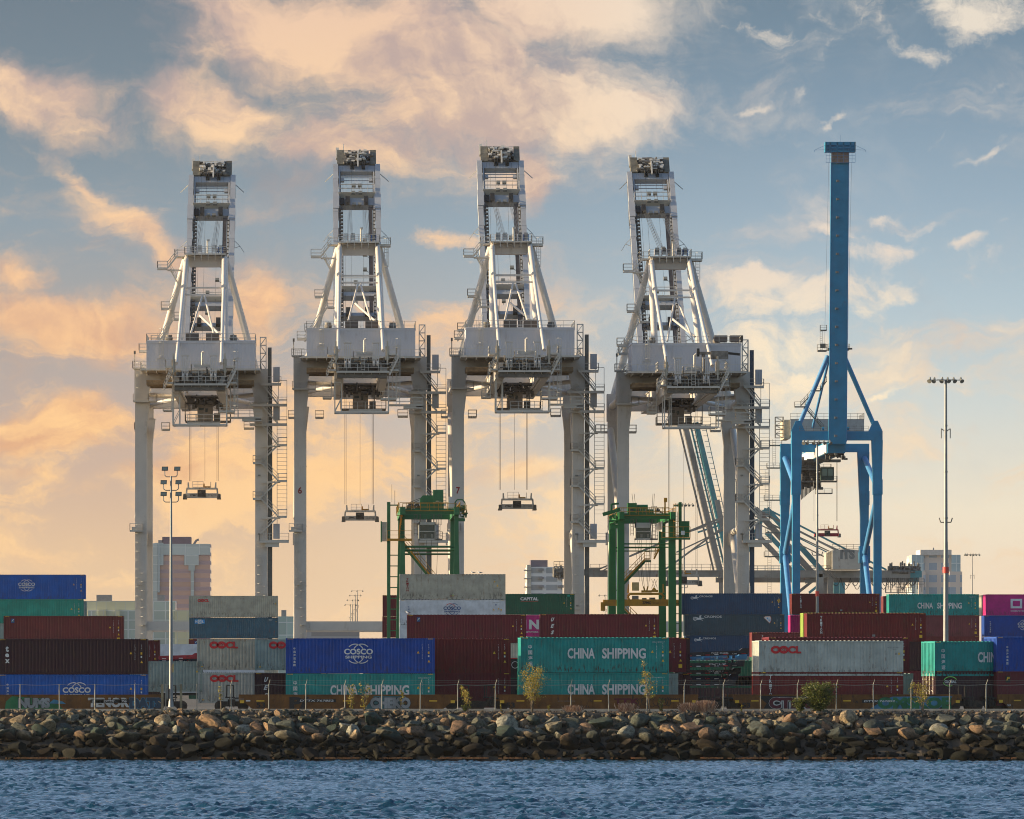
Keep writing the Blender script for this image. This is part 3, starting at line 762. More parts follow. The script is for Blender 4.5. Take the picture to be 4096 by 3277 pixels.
def cronos(s=1.0, extra=None, x=1.5):
    def f(k, L, H):
        z = H - .70; X = x
        # winged sea-horse: coiled tail, body, neck and forelegs
        k.arc(WHT, X + .26 * s, z + .08 * s, .20 * s, .17 * s, 60, 380, .07 * s, 18); k.arc(WHT, X + .26 * s, z + .08 * s, .09 * s, .08 * s, 0, 300, .04 * s, 12)
        k.poly(WHT, [(X + .05 * s, z + .28 * s), (X + .38 * s, z + .26 * s), (X + .68 * s, z + .18 * s), (X + .92 * s, z + .24 * s), (X + .98 * s, z + .12 * s), (X + .78 * s, z - .02 * s), (X + .50 * s, z - .04 * s), (X + .42 * s, z + .12 * s)])
        k.poly(WHT, [(X + .72 * s, z + .20 * s), (X + .74 * s, z + .42 * s), (X + .92 * s, z + .48 * s), (X + .98 * s, z + .40 * s), (X + .90 * s, z + .34 * s), (X + .94 * s, z + .18 * s)])
        k.poly(WHT, [(X + .90 * s, z + .18 * s), (X + 1.22 * s, z + .16 * s), (X + 1.30 * s, z + .02 * s), (X + 1.20 * s, z + .10 * s), (X + .92 * s, z + .08 * s)])
        k.poly(WHT, [(X + .84 * s, z + .04 * s), (X + 1.06 * s, z - .04 * s), (X + 1.10 * s, z - .18 * s), (X + 1.0 * s, z - .08 * s), (X + .82 * s, z - .04 * s)])
        k.word(WHT, 'CRONOS', X + 1.28 * s, z + .18 * s, .25 * s, 1.9 * s, .02); codes(k, L, H)
        if extra: extra(k, L, H)
    return f
def c45(k, L, H): k.word(YEL, '45', L - .72, H - 1.22, .48, .46, .02)
def c_hex(k, L, H):
    x, z = L - 2.3, H - 1.0
    P_ = [(x - .55, z + .55), (x - .35, z + .75), (x + .35, z + .75), (x + .48, z + .55), (x + .48, z + .1), (x + .28, z - .25)]
    k.poly(mat('orange_paint', (.6, .16, .04), .6), P_); k.poly(WHT, [(a * .88 + x * .12, b * .88 + (z + .4) * .12) for a, b in P_], .003)
    k.word(LTB, '4', x - .12, z + .32, .28, .2, .03, dy=.007); k.word(LTB, '50', x + .1, z + .05, .26, .3, .03, dy=.007)
def onem(x, clip_right=None, big=1.0, z=None):
    def f(k, L, H):
        z0 = .98
        k.arc(WHT, x + .72, z0 + .62, .62, .52, 0, 360, .26, 4) if False else None
        for a in ((x, x + 1.6, z0, z0 + .28), (x, x + 1.6, z0 + 1.02, z0 + 1.3), (x, x + .3, z0 + .28, z0 + 1.02), (x + 1.3, x + 1.6, z0 + .28, z0 + 1.02)): k.rect(WHT, *a)
        k.word(WHT, 'N', x + 1.95, z0, 1.3, 1.35, .05); k.word(WHT, 'E', x + 3.6, z0, 1.3, 1.1, .05)
        k.word(WHT, 'OCEAN NETWORK EXPRESS', x, .52, .2, 4.7, .025)
    return f
def triton_reefer(k, L, H):
    k.vert(DRED, 'TRITON', .78, H - .68, .22, .262, .28, bold=.015); k.word(GREYL, 'TTNU 891028 4', L - 1.4, H - .36, .08, .7, .005); k.word(GREYL, '45R1', L - 1.4, H - .66, .08, .3, .005)
    k.rect(YEL, L - 1.32, L - 1.18, H - .95, H - .8); k.poly(YEL, [(L - 1.05, H - 1.42), (L - .8, H - 1.42), (L - .925, H - 1.18)]); k.rect(GREYL, L - 1.4, L - .5, H - 1.64, H - 1.61)
    k.rect(mat('orange_paint', (.6, .16, .04), .6), 5.8, 6.35, .36, .41); k.rect(FOR, 6.1, 6.2, .41, .55)
    for x in (3.85, 4.45, 5.2): pass
def cosco_reefer(k, L, H):
    cosco(NAVY, RED, x=6.05, s=1.0, zc=1.68, cx=.95)(k, L, H)
    k.word(GREYL, 'CXRU 155998 0', L - 1.5, H - .38, .08, .8, .005); k.disc(NAVY, L - 1.1, H - .62, .08); k.rect(YEL, L - .85, L - .72, H - 1.15, H - 1.0)
def glob(k, L, H):
    k.word(WHT, 'GLOBAL', .86, H - 1.02, .24, 1.1, .03); k.arc(FOR, 1.4, H - .90, .62, .42, 25, 165, .07, 14); k.arc(FOR, 1.3, H - .90, .56, .36, 190, 300, .06, 12); codes(k, L, H)
def plain(k, L, H): codes(k, L, H)
def plain_sq(k, L, H): codes(k, L, H, sq=True)

# ---------------------------------------------------------------- the stacks behind the train
def stack(items, px, D, ztop, yaw=0.0):
    pass
def tier(px0, px1, py, D=None, L=L40, H=HC, col='maroon', label='', marks=plain, yaw=0.0, **kw):
    """a container whose front spans px0..px1; distance from its known length unless given"""
    if D is None: D = L * math.cos(yaw) * F / (px1 - px0)
    return container(px0, py, D, L, H, col, label, marks, yaw, **kw)
FILL = []
def fill_below(t, n, col):
    """further tiers under a visible container, down to the ground"""
    z = t.location.z; i = 0
    L = 12.192 if t.get('_L') is None else t['_L']
    while z > 2.0 and i < 6:
        z -= HC + .03; i += 1
        c = ['maroon', 'royal', 'cream', 'green', 'dkmaroon'][(i + n) % 5]
        if z < -.8: break
        container(0, 0, t.location.y, L, HC, c, 'container low in the stack hidden behind the train', None, t.rotation_euler.z, x=t.location.x, z=z, hidden=True, group='containers in the lowest tiers hidden behind the train')
D1 = L40 * F / 412
a = container(-71, 2299, D1, L40, HC, 'blue', 'bright blue container with white globe logo, topmost of the left stack', cosco(WHT, x=5.25, cn=''))
b = container(-80, 2397, D1, L40, HC, 'sea', 'sea green container directly under the bright blue top one at far left', plain)
c3 = container(-80, 2495, D1, L40, HC, 'mint', 'pale container under the sea green one at the far left edge', plain); fill_below(c3, 0, '')
container(L40 * 0 + 348 - 206, 2405, D1 + 8, L20, HC, 'mint', 'pale container end just showing behind the sea green container', None)
D2 = L40 * F / 479
a = container(14.6, 2464, D2, L40, HC, 'brown', 'red brown container with small blue square logo behind the dark maroon one', florens(.75)); fill_below(a, 2, '')
# cream and slate pair right of the light pole
D3 = L40 * F / 356
a = container(755.5, 2384, D3, L40, HC, 'cream', 'cream container with red lettering on top of the slate blue one', oocl(1.2, s=.95))
a = container(757, 2470, D3, L40, HC, 'slate', 'slate blue container with blue and white square logo under the cream one', mol)
a = container(755, 2556, D3, L40, HC, 'brown', 'red brown container under the slate blue one', florens(.8)); fill_below(a, 1, '')
container(440, 2561, 770, L40 * .5, HC, 'maroon', 'maroon container end showing right behind the dark maroon one on the train', plain) if False else None
D4 = 600
a = container(638 - 475, 2561, D4, L40, HC, 'maroon', 'maroon container end showing right behind the dark maroon one on the train', plain); fill_below(a, 3, '')
# small maroon pair and the white refrigerated stack
D5 = 800
a = container(1531, 2381, D5, L20, HC, 'maroon', 'short maroon container with white letters at the top left of the white refrigerated stack', tex(.62, .95))
a = container(1530, 2466, D5, L20, HC, 'maroon', 'short maroon container under the other short maroon one beside the white stack', tex(.62, .95)); fill_below(a, 1, '')
D6 = L40 * F / 424
reefend = C['cream']
a = container(1598, 2297, D6, L40, HC, 'cream', 'rust stained cream refrigerated container on the very top of the middle stack', triton_reefer, reefer=True)
a = container(1598, 2398.5, D6, L40, HC, 'white', 'white refrigerated container with blue and red globe logo under the cream one', cosco_reefer, reefer=True)
a = container(1598, 2500, D6, L40, HC, 'white', 'white refrigerated container third from the top, left edge showing', None, reefer=True); fill_below(a, 0, '')
D7 = 760
a = container(2298 - 375, 2376, D7, L40, HC * .93, 'green', 'dark green container with serif white name to the right of the white stack', capital)
a = container(2105 - 60, 2461, 790, L40, HC, 'pink', 'magenta container with huge white letters squeezed between two maroon ones', onem(.45)); fill_below(a, 2, '')
D8 = L40 * F / 476
a = container(1629, 2459, D8, L40, HC, 'maroon', 'maroon container with small blue square logo in front of the white stack', florens(.98))
fill_below(a, 1, '')
a = container(2161, 2457, D8, L40, HC, 'maroon', 'maroon container with slanting white letters right of the magenta one', uesm(1.05, 1.0)); fill_below(a, 2, '')
# blue stack
D9 = L45 * F / 401
container(2728, 2374, D9, L45, HC, 'steel', 'long blue container with yellow 45 and white horse logo, top of the blue stack', cronos(.95, c45, 1.15))
container(2737, 2458, D9, L45, HC, 'storm', 'long grey blue container with orange edged badge, second in the blue stack', cronos(1.25, c_hex, 1.15))
a = container(2742, 2542, D9, L45, HC, 'steel', 'blue container with small horse logo, third in the blue stack', cronos(.95, None, 1.15)); fill_below(a, 1, '')
# right hand stacks, turned a little
y1 = R(3)
a = container(3167, 2375, 806, L40, HC, 'red', 'oxide red container with white vertical name behind the blue crane legs', triton(), y1)
a = container(3213 - 52, 2461, 812, L40, HC, 'pink', 'magenta container end showing left of the larger oxide red one', None, y1); fill_below(a, 2, '')
a = container(3228, 2453, L40 * F / 478, L40, HC, 'red', 'oxide red container with large white vertical name above the pale one', triton(WHT, 1.35, h=.26, step=.31), y1); fill_below(a, 3, '')
container(3213, 2452, L40 * F / 478 + 3.2, L40, HC, 'lime', 'lime green container end squeezed left of the oxide red one', None, y1)
a = container(3008, 2530, 690, L40, HC, 'brown', 'red brown container top showing behind the pale container on the train', triton(), y1); fill_below(a, 2, '')
a = container(3556, 2377, L40 * F / 362, L40, HC, 'teal', 'teal container with white name behind the tall grey light mast', china(5.5, False, .95, 5.9), y1)
a = container(3558, 2461, L40 * F / 362, L40, HC, 'rose', 'dull rose container under the teal one behind the grey light mast', plain_sq, y1)
a = container(3558, 2545, L40 * F / 362, L40, HC, 'brown', 'crimson container strip under the dull rose one', plain, y1); fill_below(a, 3, '')
container(3533, 2385, 812, L20, HC, 'rose', 'salmon container end between the oxide red and teal stacks', None, y1)
a = container(3943, 2378, 806, L40, HC, 'pink', 'magenta container with white square letter at the right edge', onem(3.45), y1)
a = container(3937, 2463, 800, L40, HC, 'royal', 'blue container under the magenta one at the right edge', cosco(WHT, x=5.6, cx=.75), y1); fill_below(a, 0, '')
container(3926, 2381, 812, L40, HC, 'cream', 'pale container end showing left of the magenta one', None, y1)
# ---------------------------------------------------------------- double-stack train in front
TRK = 478.6
def track_y(px):           # the track bends away towards the right
    x = px2x(px, 482)
    return TRK + (0 if x < 22 else (x - 22) ** 2 * .0042)
def t_yaw(px):
    x = px2x(px, 482)
    return 0.0 if x < 22 else math.atan(2 * (x - 22) * .0042)
def tc(px0, py, col, label, marks, L=L40, H=HC, dy=0.0, yaw=None, **kw):
    y = track_y(px0) + dy; yw = t_yaw(px0 + L * 24) if yaw is None else yaw
    return container(px0, py, y, L, H, col, label, marks, yw, **kw)
tc(-6, 2556, 'dkmaroon', 'very dark maroon container with white name, upper tier on the train at far left', tex(.58, 1.15))
tc(-6, 2698, 'blue', 'bright blue container with half hidden globe logo in the left rail car', cosco(WHT, x=6.4, s=1.15, zc=1.36, cx=.65))
tc(520, 2645, 'mint', 'plain pale container behind the foot of the light pole', lambda k, L, H: oocl(20)(k, L, H) if False else (k.word(GREYL, 'OOLU 751264 8', L - 1.35, H - .50, .09, 1.0, .005), k.rect(YEL, L - .5, L - .38, H - .95, H - .8)), L=L20, H=HS, dy=12)
tc(788, 2557, 'cream', 'pale container with large red lettering, upper of the pair right of the light pole', oocl(1.05, s=1.45, z=HS - .78), L=L20, H=HS, dy=12)
tc(792, 2690, 'grey', 'white container with large red lettering below the pale one, right of the light pole', oocl(1.0, s=1.45, z=HS - .80), L=L20, H=HS, dy=12)
tc(1020, 2557, 'mint', 'grey green container with cut off red lettering left of the royal blue one', oocl(1.15, s=1.45, z=HS - .78), L=L20, H=HS, dy=6)
tc(1018, 2692, 'dkmaroon', 'dark maroon container with slanting white letters under the grey green one', uesm(.75, 1.0), L=L20, H=HC, dy=6)
tc(1143, 2553, 'royal', 'royal blue container with white globe logo in the middle of the train', cosco(WHT, x=5.95, s=1.18))
tc(1143, 2694, 'teal', 'teal container with white name under the royal blue one', china(5.4, zt=1.08))
tc(2043 - 590, 2555, 'red', 'dark red container between the royal blue and teal ones, upper tier', plain, dy=5)
tc(2043 - 590, 2692, 'maroon', 'dark maroon container below the dark red one, lower tier', plain_sq, dy=5)
tc(2083, 2550, 'teal', 'dented teal container with white name and Chinese characters, upper tier', china(5.6), yaw=R(4))
tc(2083, 2692, 'teal', 'teal container with white name half sunk in the rail car behind the yellow tree', china(5.6, zt=1.12), yaw=R(4))
tc(2724 - 560, 2551, 'maroon', 'maroon container end just right of the dented teal one', plain_sq, dy=9, yaw=R(4))
tc(2747 - 560, 2552, 'dkmaroon', 'dark maroon container end, rearmost right of the dented teal one', plain, dy=16, yaw=R(4))
tc(2724 - 300, 2694, 'mint', 'small pale container end low beside the lower teal one', lambda k, L, H: k.word(GREYL, '141415 3', L - .95, H - .5, .1, .7, .01), L=L20, H=HC, dy=9, yaw=R(4))
tc(2747 - 560, 2694, 'dkmaroon', 'dark maroon container end low beside the small pale one', plain, dy=16, yaw=R(4))
tc(3036, 2563, 'grey', 'pale grey container with red lettering, upper tier on the right car', oocl(1.0, s=1.55, z=HC - 1.05))
tc(3036, 2688, 'red', 'dark red container with white vertical name in the right rail car', triton(WHT, .85, h=.28, step=.36))
tc(3076, 2549, 'maroon', 'maroon container whose roof edge shows behind the pale grey one', plain, dy=12)
tc(3660 - 285, 2694, 'mint', 'narrow pale container end low right of the dark red one', lambda k, L, H: k.word(GREYL, '1513', L - .6, H - .6, .1, .4, .01), L=L20, H=HC, dy=9)
YR = R(21)
tc(3739, 2566, 'teal', 'teal container with sunlit corrugated end, upper tier near the right edge', china(5.75), yaw=YR, dy=3.6)
tc(3741, 2684, 'dkmaroon', 'dark maroon container with green swoosh logo and sunlit salmon doors', glob, yaw=YR, door=True, dy=3.6)
tc(3986, 2548, 'royal', 'blue container with bright sunlit corrugated end at the right edge', cosco(WHT, x=6.3, s=1.15, cx=.9), yaw=R(19), dy=3.6)
tc(3987, 2685, 'maroon', 'maroon container with black square logo and sunlit end at the right edge', florens_dark(), yaw=R(19), dy=3.6)

# ---------------------------------------------------------------- well cars
rust = mat('rusty_brown_paint', (.17, .072, .016), .75, var=.3, grime=.8, gcol=(.05, .03, .02), scale=1.3)
dark_st = mat('dark_steel', (.03, .026, .022), .7, var=.3, grime=.5)
wheel_m = mat('wheel_steel', (.07, .05, .04), .5, metal=.5, var=.3)
GR = {k: mat('spray_' + k, c, .6, var=.25, grime=.3) for k, c in dict(green=(.02, .16, .06), blue=(.05, .20, .32), silver=(.25, .27, .28), white=(.5, .5, .47), maroon=(.10, .01, .02), black=(.015, .015, .015), navy=(.02, .05, .09), teal=(.04, .12, .13)).items()}
ZS = .42    # sill of the well
def well_car(px0, px1, label, marks, yaw=0.0, dy=0.0, no_left=False):
    X = px2x(px0, 482); y0 = track_y(px0) - .42 + dy; L = (px1 - px0) / F * 482 / math.cos(yaw)
    t = thing('well_car', label, 'rail car', (X, y0, 0), yaw, 'articulated well cars of the freight train')
    s = MB(); Hs = 1.33; W = 3.05
    e = 1.5
    for y in (0, W - .12):       # deep side sills, cut away over the trucks
        s.prism([(e * .1, .85), (e * .35, .85), (e * .9, .14), (L - e * .9, .14), (L - e * .35, .85), (L - e * .1, .85), (L - e * .1, Hs), (e * .1, Hs)], y, y + .12)
        s.box(e * .1, L - e * .1, y - .05, y + .17, Hs, Hs + .07); s.box(e * .9, L - e * .9, y - .05, y + .17, .08, .16)
    n = int(L / 1.1)
    for i in range(1, n): s.box(L * i / n - .035, L * i / n + .035, -.05, 0, .3, Hs - .02)
    s.build('side_sill', rust, t)
    f = MB(); f.box(.6, L - .6, .12, W - .12, .14, .22)
    for x in (-.2, L - .9): f.box(x, x + 1.1, .3, W - .3, 1.02, 1.15)
    f.build('floor', dark_st, t)
    p = MB()
    for x in (-.95, L + .2):
        p.box(x, x + .75, .2, W - .2, 1.1, 1.22)
        for y in (.25, W - .3): p.bars([(x + .1, y, 1.2), (x + .1, y, 2.15), (x + .65, y, 2.15), (x + .65, y, 1.2)], .07)
        p.bars([(x + .37, .0, .35), (x + .37, 0, 1.2)], .08); p.bars([(x + .7, .0, .35), (x + .7, 0, 1.2)], .08)
        for z in (.5, .75, 1.0): p.beam((x + .37, 0, z), (x + .7, 0, z), .05)
    p.build('end_platform', dark_st, t)
    for x in ((-.85,) if no_left is False else ()) + (L + .0,):
        b = MB()
        for wx in (x - .55, x + 1.35):
            for y in (.55, W - .65): b.tube((wx, y, .46), (wx, y + .13, .46), .44, n=20)
            b.tube((wx, .5, .46), (wx, W - .5, .46), .08, n=8)
        o = b.build('wheel', wheel_m, t)
        b = MB(); b.prism([(x - .95, .50), (x - .7, .34), (x - .1, .42), (x + .9, .42), (x + 1.5, .34), (x + 1.75, .50), (x + 1.1, .85), (x - .3, .85)], .42, .56); b.box(x + .1, x + .7, .44, W - .4, .5, 1.0)
        for q in range(4): b.tube((x + .12 + q * .19, .40, .5), (x + .12 + q * .19, .40, .82), .07, n=8)
        b.build('truck_frame', dark_st, t)
    k = Marks(-.055)
    for i in range(3): k.rect(YEL, 1.6 + i * (L - 4) / 2, 2.25 + i * (L - 4) / 2, Hs - .34, Hs - .22)
    k.rect(YEL, .25, .6, Hs - .5, Hs - .22); k.rect(YEL, L - .65, L - .3, Hs - .5, Hs - .22)
    marks(k, L)
    k.items = [(a, b, [(x, y, z * .84) for x, y, z in v], f, (bx[0], bx[1], bx[2] * .84, bx[3] * .84), g) for a, b, v, f, bx, g in k.items]
    k.build(t)
    return t
def bubble(k, m, edge, txt, x, z, h, w, slant=0.0):
    k.word(edge, txt, x - .03, z - .03, h + .06, w + .06, .13, slant); k.word(m, txt, x, z, h, w, .07, slant, .006)
def car_a(k, L):
    k.poly(GR['green'], [(.6, .2), (5.4, .2), (5.0, .7), (4.2, .8), (3.6, 1.3), (1.2, 1.5), (.7, 1.0)]); bubble(k, GR['silver'], GR['black'], 'NUMS', 1.7, .35, 1.0, 2.6)
    k.poly(GR['blue'], [(4.2, .8), (4.6, 1.2), (5.3, 1.0), (5.6, .75)], .004)
    k.rect(BLK, 7.6, 11.0, .85, 1.2, .004); k.word(WHT, 'B', 7.75, .9, .22, .2, .02, .2, .008); k.word(WHT, 'DTTX', 8.7, .9, .22, .85, .02, .2, .008); k.word(WHT, '76', 10.1, .9, .22, .45, .02, .2, .008)
    k.word(GR['white'], 'TENOR', 7.4, .42, .95, 3.4, .06, 0, .002)
def car_a2(k, L): bubble(k, GR['navy'], GR['blue'], 'DATS', .9, .3, 1.05, 3.0)
def car_b(k, L):
    k.word(BLK, '53', 1.6, .38, .52, .72, .03); k.rect(BLK, 5.0, 8.1, .92, 1.22); k.word(WHT, 'DTTX 767852', 5.15, .98, .19, 2.75, .02, .2, .006)
    k.word(BLK, 'P/', 4.3, .25, 1.2, 1.6, .05); k.poly(GR['teal'], [(10.3, .2), (14.2, .2), (13.6, .9), (13.8, 1.52), (11.2, 1.52), (10.8, .8)]); bubble(k, GR['silver'], GR['black'], 'CHEKO', 10.9, .3, 1.1, 3.3)
    k.rect(WHT, .75, 1.1, 1.0, 1.12)
def car_c(k, L):
    k.word(BLK, '53', .75, .38, .52, .72, .03); k.word(BLK, 'C', 7.6, .98, .2, .2, .03, .2); k.word(GR['maroon'], 'TTX', 9.6, .72, .58, 2.0, .05)
    for i in range(9): k.arc(BLK, 11.4 + i * .33, .75 + .12 * (i % 3), .22 + .05 * (i % 2), .42 - .04 * (i % 4), 20 * i, 20 * i + 250, .045, 12)
    k.word(BLK, 'Mallows', 13.2, 1.1, .3, 1.8, .01, .3); k.word(GREYL, 'LO CHT INSTRUCTIONS', 5.0, .98, .1, 1.4, .005)
def car_d(k, L):
    k.word(BLK, '53', .85, .38, .5, .7, .03); k.poly(GR['black'], [(2.6, .18), (7.2, .18), (7.0, 1.52), (2.2, 1.52), (2.9, .8)]); bubble(k, GR['maroon'], GR['white'], 'CTEK', 3.1, .28, 1.12, 3.6)
    k.word(BLK, 'A', 10.3, .85, .24, .24, .02, .2); k.rect(BLK, 10.9, 13.6, .85, 1.18); k.word(WHT, 'DTTX 767852', 11.05, .92, .19, 2.6, .02, .2, .02)
    k.poly(GR['blue'], [(11.6, .3), (12.5, .95), (13.4, 1.45), (18.5, 1.5), (18.2, .9), (17.2, .2), (13, .18)], .002); bubble(k, GR['green'], GR['black'], 'OMSKOE', 12.2, .25, 1.15, 6.2)
def car_e(k, L): k.word(WHT, '53', 1.0, .5, .2, .3, .02)
well_car(-330, 664, 'brown well car with green and silver graffiti at the left end of the train', lambda k, L: (setattr(k, 'ox', 6.8), car_a(k, L), setattr(k, 'ox', 0.0), bubble(k, GR['navy'], GR['blue'], 'DATS', 17.6, .3, 1.05, 2.6)))
well_car(950, 1830, 'brown well car with number 53 and silver graffiti under the royal blue container', car_b, dy=0)
well_car(1982, 2790, 'brown well car with dark scrawled graffiti under the teal containers', car_c, yaw=R(2))
well_car(2916, 3850, 'brown well car with maroon and green graffiti on the right of the train', car_d, yaw=R(8))
well_car(4010, 4700, 'brown well car leaving the picture at the right edge', car_e, yaw=R(18), dy=3.6)
# rails under the train
rl = MB()
for off in (.3, 1.75):
    prev = None
    for px in range(-900, 5200, 100):
        q = (px2x(px, 482), track_y(px) + off, .06)
        if prev: rl.beam(prev, q, .08, .14)
        prev = q
tag(rl.build('railway_track', rails_m), kind='structure')
# ---------------------------------------------------------------- ship-to-shore cranes
CW = mat('crane_white', (.53, .49, .445), .45, var=.05, grime=.22, gcol=(.24, .17, .11), scale=.45)
CW2 = mat('crane_white_rail', (.50, .47, .42), .5, var=.05, grime=0)
CG = mat('crane_grey_house', (.48, .475, .50), .55, var=.03, grime=.12, gcol=(.22, .15, .1), scale=.35)
CD = mat('crane_machinery', (.075, .07, .065), .6, var=.4, grime=.5, scale=1.5)
CM = mat('crane_mixed_steel', (.17, .155, .135), .55, var=.45, grime=.5, gcol=(.05, .04, .03), scale=1.2)
CK = mat('black_rubber', (.022, .022, .022), .6, grime=0); ROPE = mat('steel_rope', (.10, .095, .08), .5, metal=.5, grime=0)
BRN = mat('brown_box', (.11, .085, .07), .6, var=.2)
LAMP = mat('lamp_housing', (.20, .20, .18), .5, grime=.2); GLS = mat('dark_glass', (.02, .035, .04), .15, grime=0, spec=.8)
HAZ = mat('hazard_stripe', (.25, .14, .05), .6, var=.3)

def sts_crane(cx, dz, label, num=None, th=42.0, tilt4=False, seed=1, spx=0.0, rope_y=2030, bz=0.0):
    D = 900.0; X0 = px2x(cx, D); rng = random.Random(seed)
    t = thing('container_crane', label, 'crane', (X0, D, 0), 0, 'white ship to shore cranes with raised booms')
    H = lambda z: z + dz
    # --- portal legs
    for sx in (-1, 1):
        for y, nm in ((0, 'near'), (30, 'far')):
            m = MB(); x = sx * 9.23; zt = H(47.2) if y == 0 else H(46.0)
            m.prism([(x - .9, 1.6), (x + .9, 1.6), (x + .9, zt - 4.0), (x + .9 + (.45 if sx < 0 else .0), zt), (x - .9 - (.45 if sx > 0 else 0), zt), (x - .9, zt - 4.0)], y - .9, y + .9)
            if y == 0:
                m.box(x - 1.08, x + 1.08, -1.1, 1.1, zt, zt + .25)
                xi = x - sx * 1.05; xo = x + sx * 1.0
                pts = [(xo, zt + .25), (xi, zt + .25), (xi - sx * .35, H(49.6)), (xi - sx * 1.9, H(50.4)), (xi - sx * 1.9, H(51.6)), (xo, H(52.3))]
                if sx > 0: pts = pts[::-1]
                m.prism(pts, -.95, .95)
            else:
                m.box(x - 1.05, x + 1.05, 28.9, 31.1, zt, H(50.3))
            for q in range(4): m.box(x - .94, x + .94, y - .94, y + .94, 8 + q * 9.5, 8.09 + q * 9.5)
            m.build('leg', CW, t)
        # side bracing between near and far leg
        m = MB(); x = sx * 9.7
        m.tube((x - .2 * sx, 1, H(48.3)), (x - .2 * sx, 29, H(48.3)), .58, n=12); m.tube((x, 29.4, H(44.6)), (x, 1, 27.5), .55, n=12)
        m.tube((x, 1, 26.5), (x, 29.4, 26.0), .5, n=12); m.tube((x, 29.4, 26), (x, 1, 7), .55, n=12); m.tube((x, 29.4, 26), (x, 29.4, 24), .8, n=12)
        m.build('side_brace', CW, t, smooth=True)
        m = MB(); m.box(sx * 9.23 - .8, sx * 9.23 + .8, -4, 34, 3.2, 4.6)
        m.build('sill_beam', CW, t)
        for yy in (0, 30):
            m = MB(); x = sx * 9.23; m.prism([(x - 3.6, .9), (x - 3.2, 1.5), (x - .8, 1.9), (x + .8, 1.9), (x + 3.2, 1.5), (x + 3.6, .9)], yy - .5, yy + .5)
            for k in range(8): m.tube((x - 3.15 + k * .9, yy - .15, .4), (x - 3.15 + k * .9, yy + .15, .4), .38, n=12)
            m.build('bogie', CM, t)
    m = MB(); m.box(-8.15, 8.15, -.75, .75, H(50.35), H(51.5)); m.box(-8.6, 8.6, 29.2, 30.8, H(47.6), H(51.0)); m.box(-8.3, 8.3, -.6, .6, 10.2, 11.6); m.box(-8.3, 8.3, 29.4, 30.6, 10.2, 11.6)
    m.build('portal_beam', CW, t)
    m = MB()
    for sx in (-1, 1):
        m.tube((sx * 8.4, 1.2, H(48.4)), (sx * 3.6, 14, H(48.7)), .34, n=10); m.tube((sx * 8.4, 28.8, H(48.2)), (sx * 3.6, 16, H(48.7)), .34, n=10)
    m.build('plan_brace', CW, t, smooth=True)
    # --- twin trolley girders
    m = MB()
    for sx in (-1, 1):
        x = sx * 3.45
        m.box(x - .55, x + .55, -19, 46, H(47.9), H(50.2)); m.box(x - .75, x + .75, -19, 46, H(50.2), H(50.3))
        m.box(x - sx * .75 - .12, x - sx * .75 + .12, -19, 46, H(48.1), H(48.35))
    m.box(-3.9, 3.9, 45, 46.2, H(48), H(49.8))
    m.build('trolley_girder', CW, t)
    m = MB(); m.box(-3.6, 4.0, -20.3, -18.7, H(48.05), H(48.76)); m.box(-2.9, 2.9, -18.7, -14, H(48.4), H(48.7)); m.build('end_crossbeam', mat('shaded_underside', (.13, .12, .105), .7, var=.3, grime=.5), t)  # darker than the crane paint: shade under the end platform is coloured in
    # --- deck and machinery house
    m = MB(); m.box(-9.0, 9.2, -9, 12, H(51.65), H(51.85))
    m.rail([(-9, -9, H(51.85)), (9.2, -9, H(51.85))], 1.1, .08, 1.5)
    m.rail([(-9, -9, H(51.85)), (-9, 12, H(51.85))], 1.1, .08, 2.5); m.rail([(9.2, -9, H(51.85)), (9.2, 12, H(51.85))], 1.1, .08, 2.5)
    for i in range(12): m.box(-8.2 + i * 1.5, -8.1 + i * 1.5, -8.8, 11.8, H(51.35), H(51.65))
    m.build('deck', CW2, t)
    m = MB(); m.box(-8.2, -3.0, -7.5, 6, H(50.0), H(50.25)); m.box(4.0, 8.2, -7.5, 6, H(50.0), H(50.25))
    for i in range(7): m.box(-8.2, -3.0, -7.4 + i * 1.9, -7.1 + i * 1.9, H(49.55), H(50.0)); m.box(4.0, 8.2, -7.4 + i * 1.9, -7.1 + i * 1.9, H(49.55), H(50.0))
    m.build('cable_tray', mat('brown_underside', (.19, .13, .07), .8, var=.35, grime=.6), t)  # brown, patchy underside of the platform below the deck
    m = MB(); z0, z1 = H(51.9), H(56.2); xa, xb = -8.2, 8.4; ya, yb = -7.0, 5.0
    def skin(p, q, n):
        L_ = (Vector(q) - Vector(p)).length; corr(m, p, q, z0, z1, n, .24, .006)
    skin((xa, ya), (xb, ya), (0, -1)); skin((xa, yb), (xb, yb), (0, 1)); skin((xa, ya), (xa, yb), (-1, 0)); skin((xb, ya), (xb, yb), (1, 0))
    m.add([(xa - .08, ya - .08, z1), (xb + .08, ya - .08, z1), (xb + .08, yb + .08, z1 + .02), (xa - .08, yb + .08, z1 + .02), (xa, (ya + yb) / 2, z1 + .5), (xb, (ya + yb) / 2, z1 + .5)], [(0, 1, 5, 4), (2, 3, 4, 5), (0, 4, 3), (1, 2, 5), (3, 2, 1, 0)])
    m.box(xa - .06, xb + .06, ya - .09, ya - .02, z1 - .3, z1 - .02)
    for i in range(12): m.box(xa + .7 + i * 1.38, xa + .76 + i * 1.38, ya - .05, ya - .01, z1 - .42, z1 - .3)
    m.build('machinery_house', CG, t)
    m = MB(); m.rail([(xa, ya, z1), (xb, ya, z1), (xb, yb, z1), (xa, yb, z1), (xa, ya, z1)], 1.15, .07, 1.7)
    m.ladder(-5.9, -7.3, H(51.9), z1 + .9, .5, True, -1, .45)
